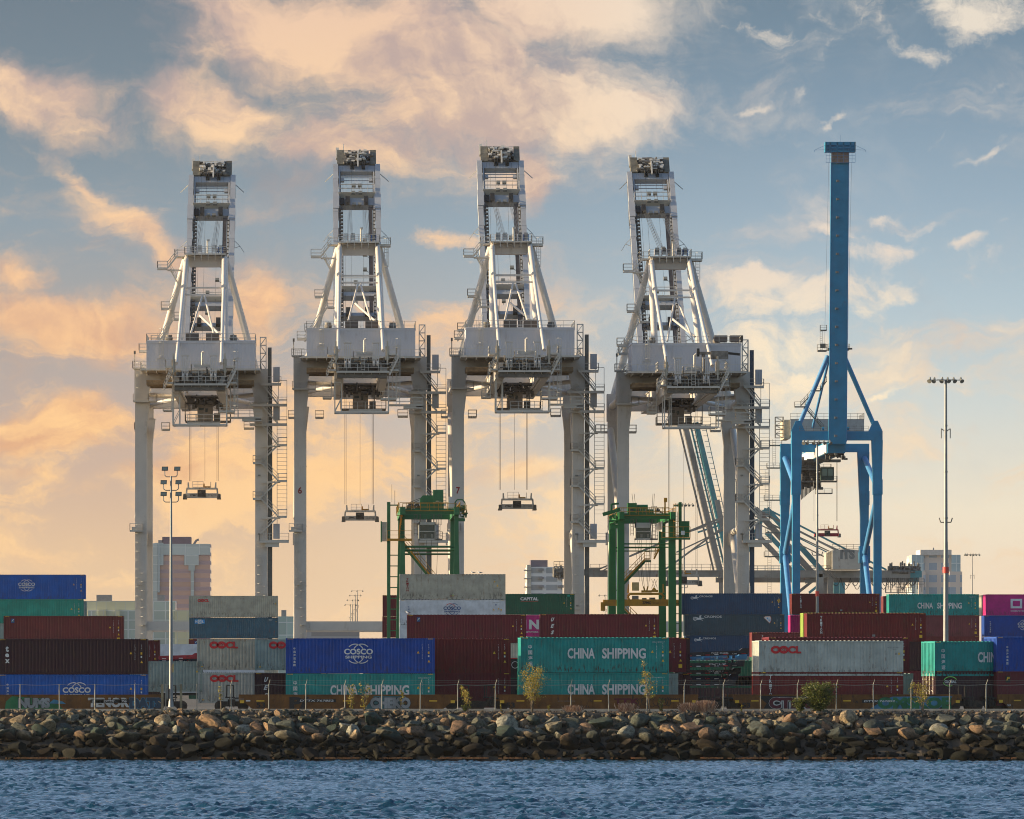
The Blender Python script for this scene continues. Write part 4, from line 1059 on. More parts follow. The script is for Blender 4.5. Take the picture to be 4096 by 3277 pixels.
    for sx, dx in ((-1, -6.6), (1, 5.1)):
        m.bars([(dx, ya - .1, H(53.2)), (dx, ya - .1, H(53.5)), (dx + .6, ya - .1, H(53.7)), (dx + 1.2, ya - .1, H(53.5))], .07)
    m.build('roof_rail', CW2, t)
    for x in (-4.9, 5.0):
        m = MB(); m.tube((x, -2, z1), (x, -2, z1 + .5), .42, n=16); m.tube((x, -2, z1 + .45), (x, -2, z1 + .75), .55, .62, 16); m.tube((x, -2, z1 + .75), (x, -2, z1 + 1.0), .62, .48, 16); m.tube((x, -2, z1 + 1.0), (x, -2, z1 + 1.25), .5, .5, 16)
        m.build('roof_vent', CM, t)
    for x in ((-2.3, .8) if not tilt4 else (4.6, 7.0)):
        m = MB(); m.box(x, x + 2.0, -3.5, -1.8, z1 + (.3 if not tilt4 else .6), z1 + 1.5); m.box(x + .1, x + 1.9, -3.55, -3.5, z1 + .4, z1 + 1.35)
        m.build('cooling_unit', BRN, t)
    # --- A-frame
    zA = H(71.3); yA = 34.0
    m = MB(); m.prism([(-3.1, H(72.0)), (3.1, H(72.0)), (2.5, H(70.4)), (-2.5, H(70.4))][::-1], yA - .8, yA + .8); m.build('apex_beam', CW, t)
    for sx in (-1, 1):
        m = MB(); m.tube((sx * 3.2, yA, H(71.8)), (sx * 9.2, 31, H(49.6)), .50, .60, 16); m.build('outer_leg', CW, t, smooth=True)
        m = MB(); m.tube((sx * 3.05, yA - .6, H(71.6)), (sx * 3.7, 6.2, H(50.3)), .52, .52, 16); m.build('inner_leg', CW, t, smooth=True)
        m = MB(); q = (sx * 3.15, 20.5, H(66.2)); m.tube((sx * 3.0, yA - 1.0, H(71.9)), q, .40, .36, 14); m.tube(q, (sx * 3.4, -16.8, H(52.3)), .28, .26, 14); m.tube((q[0], q[1] - .6, q[2] + .1), (q[0], q[1] + .6, q[2] - .1), .42, n=12)
        m.build('backstay', CW, t, smooth=True)
    m = MB()
    m.beam((-3.2, 20.5, H(66.2)), (3.2, 20.5, H(66.2)), .26); m.beam((-3.2, 17.6, H(64.9)), (3.2, 17.6, H(64.9)), .26)
    m.tube((-.2, 17.6, H(64.7)), (-2.0, 7, H(57.4)), .16, n=8); m.tube((.2, 17.6, H(64.7)), (2.0, 7, H(57.4)), .16, n=8); m.tube((-.6, 20, H(61.8)), (2.6, 12, H(58.4)), .18, n=8)
    m.build('link_brace', CW, t, smooth=False)
    # apex platform with sheaves
    m = MB(); m.deck(-3.3, 3.3, yA - 2.2, yA + 2.0, H(72.35), .15, 'nsew', 1.15, .08)
    for i in range(6): m.box(-2.9 + i * 1.1, -2.8 + i * 1.1, yA - 2.4, yA - .8, H(71.4), H(72.25))
    m.deck(-4.9, -3.3, yA - 1.6, yA + 1.2, H(72.0), .12, 'nsw', 1.15, .08)
    if seed > 1: m.deck(3.3, 5.1, yA - 1.4, yA + 1.2, H(72.0), .3, 'nse', 1.15, .08); m.ladder(4.4, yA - .4, H(66.5), H(72), .5, True)
    m.build('apex_platform', CW2, t)
    for x in (-2.1, -.95, 1.4, 2.4):
        m = MB(); m.box(x - .42, x - .3, yA - .9, yA + .5, H(72.4), H(73.6)); m.box(x + .3, x + .42, yA - .9, yA + .5, H(72.4), H(73.6))
        m.build('sheave_block', CG if x != 2.4 else mat('blue_motor', (.02, .09, .28), .5), t)
        m = MB()
        for k in range(4): m.tube((x - .24 + k * .16, yA - .2, H(73.35)), (x - .17 + k * .16, yA - .2, H(73.35)), .58, n=16)
        m.build('sheave', CK, t)
    m = MB(); m.tube((.35, yA - 1.8, H(72.3)), (.35, yA - 1.8, H(74.6)), .13, n=8); m.box(.25, .7, yA - 2.0, yA - 1.6, H(74.4), H(74.7)); m.build('davit_post', CW2, t)
    # stair up the left outer leg
    m = MB(); y = 31
    m.deck(-7.6, -6.0, y - .8, y + .8, H(70.0), .25, 'nsw', 1.1, .08); m.box(-6.0, -3.8, y - .3, y + .3, H(69.55), H(69.8))
    m.stair((-6.0, y - .3, H(70.0)), (-4.4, y - .3, H(72.0)), .7)
    m.stair((-5.6, y + .3, H(69.9)), (-4.1, y + .3, H(67.2)), .7)
    m.deck(-7.0, -5.7, y - .8, y + .8, H(63.6), .25, 'nsw', 1.1, .08); m.stair((-5.7, y - .3, H(63.6)), (-4.0, y - .3, H(66.8)), .7)
    m.stair((-5.5, y + .3, H(63.5)), (-4.9, y + .3, H(62.0)), .7)
    m.deck(-5.0, -3.4, y - .8, y + .8, H(61.9), .2, 'nse', 1.1, .08)
    m.deck(-8.6, -7.4, y - .8, y + .8, H(58.2), .25, 'nsw', 1.1, .08); m.stair((-7.4, y - .3, H(58.2)), (-5.1, y - .3, H(61.8)), .7)
    m.stair((-7.5, y, H(58.1)), (-8.6, y, H(56.4)), .7)
    m.deck(-9.7, -8.3, 4, 6, H(55.4), .25, 'nsw', 1.1, .08)
    m.build('leg_stair', CW2, t)
    # --- machinery and platforms at the landward end of the girders
    m = MB(); yN = -20
    m.deck(-3.7, 4.3, yN - .8, yN + 2.6, H(48.95), .18, 'sew', 1.15, .09)
    for i in range(7): m.prism([(yN - .8, H(48.8)), (yN + .9, H(47.9)), (yN + .9, H(48.8))], -3.6 + i * 1.28, -3.5 + i * 1.28, axis='x')
    m.deck(-4.9, -3.7, yN - .5, yN + 5, H(49.2), .15, 'swe', 1.1, .09); m.deck(4.3, 5.7, yN - .5, yN + 5, H(49.2), .15, 'swe', 1.1, .09)
    m.deck(-5.0, -3.8, yN + 0, yN + 6, H(51.6), .15, 'sw', 1.1, .09); m.deck(4.2, 5.4, yN, yN + 6, H(51.6), .15, 'se', 1.1, .09)
    m.stair((-5.2, yN - .4, H(48.0)), (-4.0, yN - .4, H(50.8)), .7); m.stair((4.3, yN - .4, H(48.4)), (5.6, yN - .4, H(51.0)), .7)
    m.ladder(.3, yN - .9, H(49), H(52.2), .55, False); m.ladder(5.6, yN + 2, H(43.8), H(53), .5, True)
    m.deck(-1.1, 2.1, yN + 1.5, yN + 4.0, H(50.9), .15, 'sew', 1.2, .09)
    m.build('end_platform', CW2, t)
    m = MB()
    for x in (-2.0, 2.25):
        for dx in (-.42, -.14, .14, .42): m.box(x + dx - .07, x + dx + .07, yN - .2, yN + .3, H(49.5), H(53.2 - .25 * (abs(dx) < .2)))
        m.box(x - .6, x + .6, yN - .3, yN + .4, H(53.2), H(53.4)); m.box(x - .55, x + .55, yN - .25, yN + .35, H(50.9), H(51.05))
        for dx in (-.3, .3): m.tube((x + dx - .1, yN + .1, H(50.1)), (x + dx + .1, yN + .1, H(50.1)), .55, n=16)
    m.build('rope_frame', CW, t)
    m = MB(); m.tube((.55, yN + 1, H(51.9)), (.55, yN + 1, H(53.8)), .17, n=10); m.tube((.55, yN + 1, H(53.8)), (.8, yN + 1, H(53.95)), .16, n=8); m.box(-.7, 1.8, yN + .9, yN + 1.6, H(51.6), H(52.0)); m.build('mast', CW2, t)
    m = MB(); m.clutter(-3.6, 4.3, yN - .2, yN + 3, H(49.0), H(50.9), 46, rng, .25, .9); m.box(-3.4, 4.0, yN + 2.6, yN + 3, H(48.9), H(50.5)); m.build('winch_machinery', CD, t)
    m = MB(); m.clutter(-3.9, 4.5, yN - .6, yN + 2, H(49.2), H(51.4), 18, rng, .2, .6); m.build('switch_box', CM, t)
    m = MB()
    for x in (-3.75, 4.0): m.box(x - .3, x + .3, yN + .3, yN + .8, H(50.8), H(52.8)); m.box(x - .12, x + .12, yN, yN + .3, H(50), H(53.6))
    m.build('electrical_cabinet', mat('pale_cabinet', (.45, .40, .32), .5, var=.2, grime=.3), t)
    if tilt4:
        m = MB(); m.tube((1.9, yN + 1, H(50.5)), (1.9, yN + 1, H(54.0)), .28, n=10); m.box(1.2, 3.2, yN + .6, yN + 1.4, H(53.9), H(54.3)); m.box(3.0, 5.6, yN + .3, yN + 1.5, H(53.2), H(54.4)); m.build('service_crane', CM, t)
        m = MB(); m.beam((5.6, yN + 1, H(54.1)), (7.4, yN + 1, H(53.9)), .3, .35); m.box(.9, 1.3, yN + .6, yN + 1.4, H(53.6), H(54.8)); m.build('service_jib', CK, t)
    # --- trolley with cab
    m = MB(); ty = 22.0
    m.box(-2.9, 3.1, ty - 3, ty + 3, H(48.9), H(49.2)); m.clutter(-2.9, 3.2, ty - 3.1, ty + 2, H(47.5), H(49.0), 60, rng, .3, 1.0); m.build('trolley', CD, t)
    m = MB(); m.box(-1.0, 1.4, ty - 2, ty + .6, H(45.2), H(47.7)); m.box(-1.15, 1.55, ty - 2.1, ty + .7, H(47.6), H(47.8)); m.build('trolley_cab', mat('cab_beige', (.28, .24, .20), .55, var=.2, grime=.5), t)
    m = MB(); m.box(.25, .62, ty - 2.04, ty - 1.98, H(46.6), H(47.2)); m.box(-.8, .0, ty - 2.04, ty - 1.98, H(46.9), H(47.3)); m.build('cab_window', GLS, t)
    m = MB(); m.deck(-2.9, 4.2, ty - 3, ty + 1, H(45.15), .14, 'sew', 1.1, .08); m.box(1.6, 2.6, ty - 2.6, ty - 1.6, H(45.2), H(46.4))
    for x in (-2.9, 4.2, 2.4): m.beam((x, ty - 2.9, H(45.2)), (x, ty - 2.9, H(48.6)), .14)
    for x in (-2.3, -1.6, 2.1, 2.9): m.box(x - .2, x + .2, ty - 2.8, ty - 2.4, H(47.0), H(47.8))
    m.build('trolley_platform', CM, t)
    # hoist ropes
    m = MB(); zr = py2z(rope_y, 922)
    for x in (-2.25, -2.05, 2.25, 2.05, .15): m.beam((x + spx, ty - .5, zr), (x + spx, ty - .5, H(48)), .055 if x != .15 else .04)
    m.build('hoist_rope', ROPE, t)
    # --- maintenance cage hanging under the near end
    m = MB(); y0 = -18.0; zb, zt = H(43.0), H(48.8)
    for yy in (y0, y0 + 5):
        for x in (-3.9, -1.75 if False else -2.9, 4.2): m.beam((x, yy, zb), (x, yy, zt if x != 4.2 else H(47.5)), .16 if x != -2.9 else .12)
        m.beam((-3.9, yy, zb), (4.2, yy, zb), .22); m.beam((-3.9, yy, H(47.4)), (-2.9, yy, H(47.4)), .12); m.beam((-3.9, yy, zb + .2), (-2.9, yy, H(45.2)), .1)
    for x in (-3.9, 4.2, .2): m.beam((x, y0, zb), (x, y0 + 5, zb), .16)
    m.rail([(-1.7, y0 + 2, zb + .4), (3.2, y0 + 2, zb + .4)], 1.2, .09, 1.1)
    m.box(-1.8, 3.2, y0 + 2, y0 + 3, zb + .2, zb + .35)
    m.deck(3.0, 5.4, y0, y0 + 4, H(45.0), .15, 'sew', 1.1, .09); m.beam((5.4, y0, H(45)), (5.4, y0, H(49)), .1); m.beam((4.8, y0, H(45)), (4.8, y0, H(49)), .1)
    m.build('maintenance_cage', CW2, t)
    m = MB(); m.deck(4.2, 9.4, -14, -12.6, H(44.25), .16, 'ns', 1.15, .09); m.box(6.5, 9.4, -13.9, -12.7, H(43.7), H(44.1)); m.box(8.4, 9.4, -13.9, .5, H(43.9), H(44.1)); m.build('access_walkway', CW2, t)
    m = MB(); m.box(-5.7, -4.4, -6, -2, H(45.6), H(45.75)); m.rail([(-5.7, -6, H(45.7)), (-4.4, -6, H(45.7)), (-4.4, -2, H(45.7))], 1.1, .09, .6); m.rail([(-5.7, -6, H(45.7)), (-5.7, -2, H(45.7))], 1.1, .09)
    for k in range(6): m.box(-5.6, -4.5, -5.9 + k * .1, -5.5 + k * .1, H(45.9 + k * .38), H(45.96 + k * .38))
    m.beam((-5.7, -6, H(45.6)), (-5.7, -6, H(48.4)), .12); m.beam((-4.4, -6, H(45.6)), (-4.4, -6, H(48.4)), .12); m.build('hanging_stair', CW2, t)
    # --- left leg fittings
    m = MB(); m.deck(-10.4, -8.0, -2.0, -.95, H(47.3), .15, 'swe', 1.1, .08); m.deck(-8.3, -6.8, -1, 1, H(47.3), .15, 'nse', 1.1, .08)
    m.ladder(-9.6, -1.2, H(47.4), H(52.2), .5, True); m.deck(-10.5, -8.6, -1.4, .9, H(52.4), .12, 'nsw', 1.1, .08)
    m.deck(-10.9, -8.9, -2.2, -.95, 25.5, .15, 'swe', 1.1, .08); m.box(-10.6, -9.8, -1.8, -1.2, 25.5, 26.1); m.ladder(-9.7, -1.1, 13.5, 25.5, .5, True); m.ladder(-8.9, -1.1, 5, 18, .5, True)
    m.box(-9.9, -9.0, -1.5, -.95, 17.2, 17.4); m.box(-9.2, -8.4, -1.5, -.95, 11, 11.2)
    m.deck(-6.9, -5.6, 29, 31, H(44.3), .2, 'nse', 1.1, .08); m.deck(-11.2, -10.1, 29, 31, H(44.3), .2, 'nsw', 1.1, .08); m.deck(6.2, 7.8, 29, 31, H(44.5), .2, 'nsw', 1.1, .08)
    m.build('leg_platform', CW2, t)
    m = MB(); m.tube((-10.2, -.5, H(52.3)), (-10.2, -.5, H(54.6)), .07, n=6); m.box(-10.35, -10.05, -.65, -.35, H(54.6), H(55.1)); m.build('beacon', CM, t)
    for xx, zz in ((8.9, 34), (8.9, 25), (9.0, 14), (-9.4, 8.6)):
        m = MB(); m.tube((xx, -1.0, zz), (xx, -1.3, zz), .12, n=8); m.box(xx - .15, xx + .25, -1.45, -1.2, zz - .1, zz + .12); m.build('floodlight', LAMP, t)
    # --- right leg: lift shaft, stair tower
    m = MB(); m.box(10.25, 10.85, -.7, .0, 2.0, H(55.6)); m.box(10.85, 10.95, -.5, -.2, 2, H(50)); m.build('lift_shaft', mat('shaft_grey', (.13, .125, .11), .6, var=.2) if seed != 4 else mat('dark_blue_steel', (.03, .06, .10), .5), t)
    m = MB(); y = -1.5
    fl = [(8.6, 12.2, H(50.2), H(46.9)), (8.2, 12.2, H(47.2), H(43.9)), (8.6, 12.2, H(43.9), H(40.6))]
    for xa_, xb_, za, zb_ in fl: m.stair((xa_ + .6, y, za), (xb_ - .4, y, zb_), .75)
    for z in (50.0, 46.8, 43.8): m.deck(7.5 if z < 50 else 9.2, 13.2 if z < 50 else 12.3, y - .5, y + .5, H(z), .3, 's', 1.1, .08); m.rail([(13.2 if z < 50 else 12.3, y - .5, H(z)), (13.2 if z < 50 else 12.3, y + .5, H(z))], 1.1, .08)
    z = H(40.6); side = 1; k = 0
    while z > 25.2:
        if side > 0:
            m.deck(11.9, 13.2, y - .5, y + .5, z, .22, 'sen', 1.1, .08); m.box(9.3, 12.2, y - .2, y + .2, z - .35, z - .12); m.stair((11.9, y, z), (9.0, y, z - 2.75), .75)
        else:
            m.deck(8.0, 9.2, y - .5, y + .5, z, .22, 'swn', 1.1, .08); m.stair((9.2, y, z), (11.9, y, z - 2.75), .75)
        z -= 2.75; side = -side; k += 1
    m.deck(9.0, 13.5, y - .8, y + .5, 24.0, .35, 'sew', 1.1, .08); m.box(9.9, 12, y - .5, y + .2, 23.0, 23.65)
    m.build('stair_tower', CW2, t)
    m = MB()     # safety cage behind the flights
    for x in (11.7, 13.2): m.beam((x, y + .5, 24.3 + (3.5 if x == 13.2 else 0)), (x, y + .5, H(43.8)), .09)
    zz = 25.0
    while zz < H(43.5): m.beam((11.7, y + .5, zz), (13.2 if zz > 28 else 11.7 + .01, y + .5, zz), .05); zz += .62
    for z in (44.5, 47.6): m.bars([(11.9, y + .5, H(z)), (13.2, y + .5, H(z)), (13.2, y + .5, H(z + 2.9)), (11.9, y + .5, H(z + 2.9)), (11.9, y + .5, H(z))], .08)
    m.build('stair_cage', CW2, t)
    for z in (50.3, 44.4, 24.3):
        m = MB()
        if z > 25: z = H(z)
        m.box(11.1, 12.1, -.9, -.1, z, z + 2.3); m.box(11.15, 11.25, -.97, -.9, z + .1, z + 2.2); m.box(11.95, 12.05, -.97, -.9, z + .1, z + 2.2); m.box(11.55, 11.65, -.97, -.9, z + .1, z + 2.2); m.build('lift_gate', CG, t)
    m = MB(); m.ladder(9.0, -1.1, 14, 22, .5, True); m.ladder(9.9, -1.1, 5, 16, .5, True); m.box(8.5, 9.6, -1.5, -.95, 13.4, 13.6)
    for z in (11, 14.5, 8): m.tube((9.5, -1.0, z), (9.9, -1.3, z + .3), .05, n=6)
    m.build('leg_ladder', CW2, t)
    m = MB(); m.lattice(9.1, 10.0, -.5, .4, H(52.3), H(57.2), 4, .12); m.build('lattice_mast', CW2, t)
    if num:
        k = Marks(-.905); k.word(DRED, num, -9.55, 31.2, 1.05, .62, .03); k.build(t, 'number')
    # --- raised boom
    th_ = R(th); hy, hz = 47.0, H(50.0) + bz
    boom = bpy.data.objects.new('boom', None); COL.objects.link(boom); boom.parent = t; boom.location = (0, hy, hz); boom.rotation_euler = (th_, 0, 0)
    # boom space: y along the boom, z up out of its back; girders |x| 3.05..4.0
    cB = mat('boom_white_shaded', (.37, .38, .40), .45, var=.05, grime=.2, gcol=(.2, .15, .1), scale=.45)  # crane white made darker and bluish: shade on the boom is in the colour
    for sx in (-1, 1):
        m = MB(); x = sx * 3.5
        m.box(x - .38, x + .46, 0, 58.6, -.95, .95) if sx > 0 else m.box(x - .46, x + .38, 0, 58.6, -.95, .95)
        m.box(x - sx * .62 - .1, x - sx * .62 + .1, 0, 58, -.7, -.4)
        for q in range(12): m.box(x - .49, x + .49, 4 + q * 4.6, 4.08 + q * 4.6, -.98, .98)
        m.box(x - .52, x + .52, 46.2, 50.2, -1.1, 1.05)
        m.flipz().build('boom_girder', cB, boom)
    m = MB()
    for t0, w in ((18.2, .8), (23.6, 1.0), (48.6, 1.9), (57.8, 1.7), (4, .8), (11, .6)):
        m.box(-3.1, 3.1, t0 - w / 2, t0 + w / 2, -.6, .5)
    for t0 in (53.9, 54.9, 55.7, 56.3, 52.8): m.beam((-3.1, t0, -.2), (3.1, t0, -.2), .11)
    m.box(-3.1, -2.1, 54.6, 55.3, -.4, .0); m.box(2.1, 3.1, 54.6, 55.3, -.4, .0)
    m.flipz().build('cross_beam', cB, boom)
    m = MB()

    for t0 in (50.0, 24.5):
        m.box(-3.1, 3.1, t0, t0 + .08, -1.5, -.2)
        m.bars([(-3, t0 + .08, -1.5), (-3, t0 + 2.2, -1.5), (3, t0 + 2.2, -1.5), (3, t0 + .08, -1.5)], .09); m.beam((-3, t0 + 1.1, -1.5), (3, t0 + 1.1, -1.5), .07)
        for x in (-1.8, -.6, .6, 1.8): m.beam((x, t0, -1.5), (x, t0 + 1.5, -1.5), .05)
    m.flipz().build('boom_walkway', CW2, boom)
    m = MB()
    for x in (-1.55, 1.55):
        for tt in (48.4, 18.4): m.box(x - .36, x + .36, tt - .9, tt + .9, -1.2, -.62)
    m.box(-2.9, -2.1, 47.5, 49.2, -.9, -.62)
    m.flipz().build('boom_sheave', CK, boom)
    m = MB()      # festoon tray and inspection ladder on the inner faces
    m.box(1.95, 2.62, 0, 47.2, -.5, -.3); m.flipz().build('festoon_tray', mat('dark_tray', (.06, .055, .06), .6, var=.2), boom)
    m = MB()
    for sx in (-1, 1): m.box(sx * 2.84 - .16, sx * 2.84 + .16, 3, 57, -.55, -.25)
    m.flipz().build('trolley_rail', CD, boom)
    m = MB(); n = 46
    for i in range(n):
        tt = 1 + i; m.box(-2.95, -2.35, tt, tt + .42, -.9, -.7); m.beam((2.7, tt, -.8), (3.05, tt, -.8), .12)
    m.beam((-2.35, 0, -.8), (-2.35, 47, -.8), .1); m.beam((-2.9, 0, -.75), (-2.9, 47, -.75), .1)
    m.flipz().build('boom_ladder', CD, boom)
    m = MB()
    for x, tt in ((-.5, 51.9), (.5, 51.9), (-.6, 49.9), (.6, 49.9), (-.45, 46.7), (.45, 46.7), (1.25, 37), (1.25, 33), (1.25, 29), (-.3, 25.6), (-.3, 20.2)):
        m.box(x - .32, x + .32, tt - .25, tt + .35, -1.6, -1.2); m.beam((x, tt, -1.3), (x if abs(x) < 1 else x + .9, tt + .5, -.3), .07)
    m.flipz().build('floodlight', LAMP, boom)
    m = MB()      # boom tip: rope sheaves, platforms and gear
    m.box(-3.3, 3.3, 58.8, 62.2, .4, .8); m.box(-3.3, -2.1, 58.6, 62.6, -.9, .4); m.box(2.3, 3.3, 58.6, 62.6, -.9, .4)
    m.flipz().build('boom_tip', mat('dark_olive_steel', (.15, .14, .11), .6, var=.3, grime=.4), boom)
    m = MB(); m.clutter(-2.3, 2.4, 58.6, 62.3, -1.3, .2, 110, rng, .25, .95); m.flipz().build('tip_machinery', CM, boom)
    m = MB(); m.clutter(-2.2, 2.3, 58.7, 62.2, -1.45, -.9, 30, rng, .2, .7); m.flipz().build('tip_casing', CW2, boom)
    m = MB(); m.clutter(-2.2, 2.3, 58.4, 61.9, -1.4, -.5, 40, rng, .2, .6)
    for x in (-.95, -.55, .95, 1.3): m.tube((x - .1, 58.0, -1.0), (x + .1, 58.0, -1.0), .65, n=14)
    m.flipz().build('tip_sheave', CK, boom)
    m = MB(); m.beam((.2, 57.2, -1.5), (.2, 60.6, -1.5), .26); m.bars([(-3.2, 62.4, .6), (-3.2, 64.4, .6), (3.2, 64.4, .6), (3.2, 62.4, .6)], .07); m.beam((-3.2, 63.4, .6), (3.2, 63.4, .6), .05)
    for i in range(7): m.beam((-3.2 + i * 1.066, 62.4, .6), (-3.2 + i * 1.066, 64.4, .6), .06)
    m.beam((-2.2, 62.4, 0), (-2.2, 65.4, 0), .12); m.beam((-4.0, 57.0, 0), (-5.3, 55.2, .2), .1); m.beam((4.0, 57.0, 0), (5.4, 55.2, .2), .1)
    for sx in (-1, 1):
        for tt in (41.5, 16.5): m.bars([(sx * 3.95, tt, 0), (sx * 4.9, tt - 1.5, 0), (sx * 3.95, tt - 2.0, 0)], .07); m.beam((sx * 4.9, tt - 1.5, 0), (sx * 5.6, tt - 3.2, 0), .07)
    m.box(-3.5, -3.0, 60.5, 63.4, -.8, -.3)
    m.flipz().build('tip_rail', CW2, boom)
    m = MB()
    for x in (-2.0, -1.0, 1.0, 2.1, -2.6): m.beam((x, 24, .9), (x, 47, .9), .035); m.beam((x * .9, 51, .9), (x * .9, 58, .9), .035); m.beam((x, 3, .9), (x, 23, .9), .035)
    for x in (-1.7, -1.5, -1.3, 1.3, 1.5, 1.7):       # ropes from the boom head back to the apex
        q = Matrix.Rotation(-th_, 3, 'X') @ (Vector((x * 1.05, yA, H(73.6))) - Vector((0, hy, hz)))
        m.beam((x, 48.0, 1.0), q, .05)
        q2 = Matrix.Rotation(-th_, 3, 'X') @ (Vector((x * .7, yA, H(73.6))) - Vector((0, hy, hz)))
        m.beam((x * .8, 48.0, 1.0), q2, .04)
    m.build('boom_rope', ROPE, boom)
    return t
sts_crane(804.5, -1.9, 'leftmost white crane with raised boom, beside the tall light pole', None, 41.7, seed=1, rope_y=1925, bz=.3)
sts_crane(1440, 0, 'white crane with a red 6 on its left leg', '6', 42.0, seed=2, rope_y=2018)
sts_crane(2072, .1, 'white crane with a red 7 on its left leg, third from the left', '7', 42.6, seed=3, rope_y=1960)
sts_crane(2732, -2.3, 'rightmost white crane, its boom leaning to the left, behind the green yard crane', None, 42.5, tilt4=True, seed=4, rope_y=2300, spx=1.3, bz=.6)

def spreader(px0, px1, py, D, label, col, txt=True, yaw=0.0, nm='container_spreader', grp='spreaders hanging from the cranes'):
    """lifting frame under the ropes; px0..px1 its width, py the bottom edge"""
    L = (px1 - px0) / F * D; t = thing(nm, label, 'spreader', (px2x((px0 + px1) / 2, D), D, py2z(py, D)), yaw, grp)
    s = L / 5.6; h = L / 2
    m = MB(); m.box(-h + .2, h - .2, -.55, .55, .22 * s, 1.0 * s)
    for sx in (-1, 1): m.box(sx * h - .28, sx * h + .28, -1.1, 1.1, .3 * s, .8 * s)
    m.build('main_beam', col, t)
    m = MB()
    for sx in (-1, 1):
        for y in (-1, 1): m.prism([(sx * h - .32, .0), (sx * h + .32, .0), (sx * h + .2, .9 * s), (sx * h - .2, .9 * s)], y - .15, y + .15)
    m.build('corner_flipper', CM, t)
    m = MB(); m.box(-h + .25, h - .25, -.4, .4, 1.62 * s, 1.92 * s)
    for sx in (-1, 1): m.beam((sx * (h - .3), 0, 1.8 * s), (sx * (h - .22), 0, .9 * s), .26); m.beam((sx * (h - .55), 0, 1.9 * s), (sx * (h - .5), 0, 2.8 * s), .3, None, .2, .2)
    m.build('head_block', col, t)
    m = MB(); m.rail([(-h + 1.2, -.3, 1.95 * s), (.2, -.3, 1.95 * s)], 1.0 * s, .07, .8); m.beam((h - 1.3, 0, 1.95 * s), (h - 1.3, 0, 2.9 * s), .1); m.build('guard_rail', col, t)
    m = MB(); m.box(-.7, .6, -.62, -.5, .4 * s, 1.55 * s); m.clutter(-.6, .5, -.75, -.5, .5 * s, 1.4 * s, 12, random.Random(4), .15, .4); m.build('drive_motor', CD, t)
    m = MB(); m.box(.4, 1.3, -.3, .3, 1.95 * s, 2.15 * s); m.tube((.3, 0, 1.95 * s), (.3, 0, 2.6 * s), .13, n=8); m.build('cable_basket', mat('yellow_steel', (.42, .20, .015), .6, var=.2, grime=.4), t)
    if txt:
        k = Marks(-.56); k.word(BLK, 'ZPMC', -h + .75, .5 * s, .34 * s, 1.2 * s, .02); k.word(BLK, 'SWL 50LT SINGLE', .95, .72 * s, .12 * s, 1.35 * s, .01); k.word(BLK, 'SWL 65LT TWIN', .95, .5 * s, .12 * s, 1.35 * s, .01); k.build(t)
    return t
SPW = mat('spreader_grey', (.52, .49, .45), .55, var=.2, grime=.5)
spreader(740, 876, 1998, 921.5, 'grey spreader hanging under the leftmost white crane', SPW)
spreader(1374, 1508, 2088, 921.5, 'grey spreader hanging under the crane with the red 6', SPW)
spreader(2000, 2138, 2042, 921.5, 'grey spreader hanging under the crane with the red 7', SPW)
spreader(2664, 2800, 2345, 921.5, 'grey spreader hanging low behind the green yard crane', SPW)
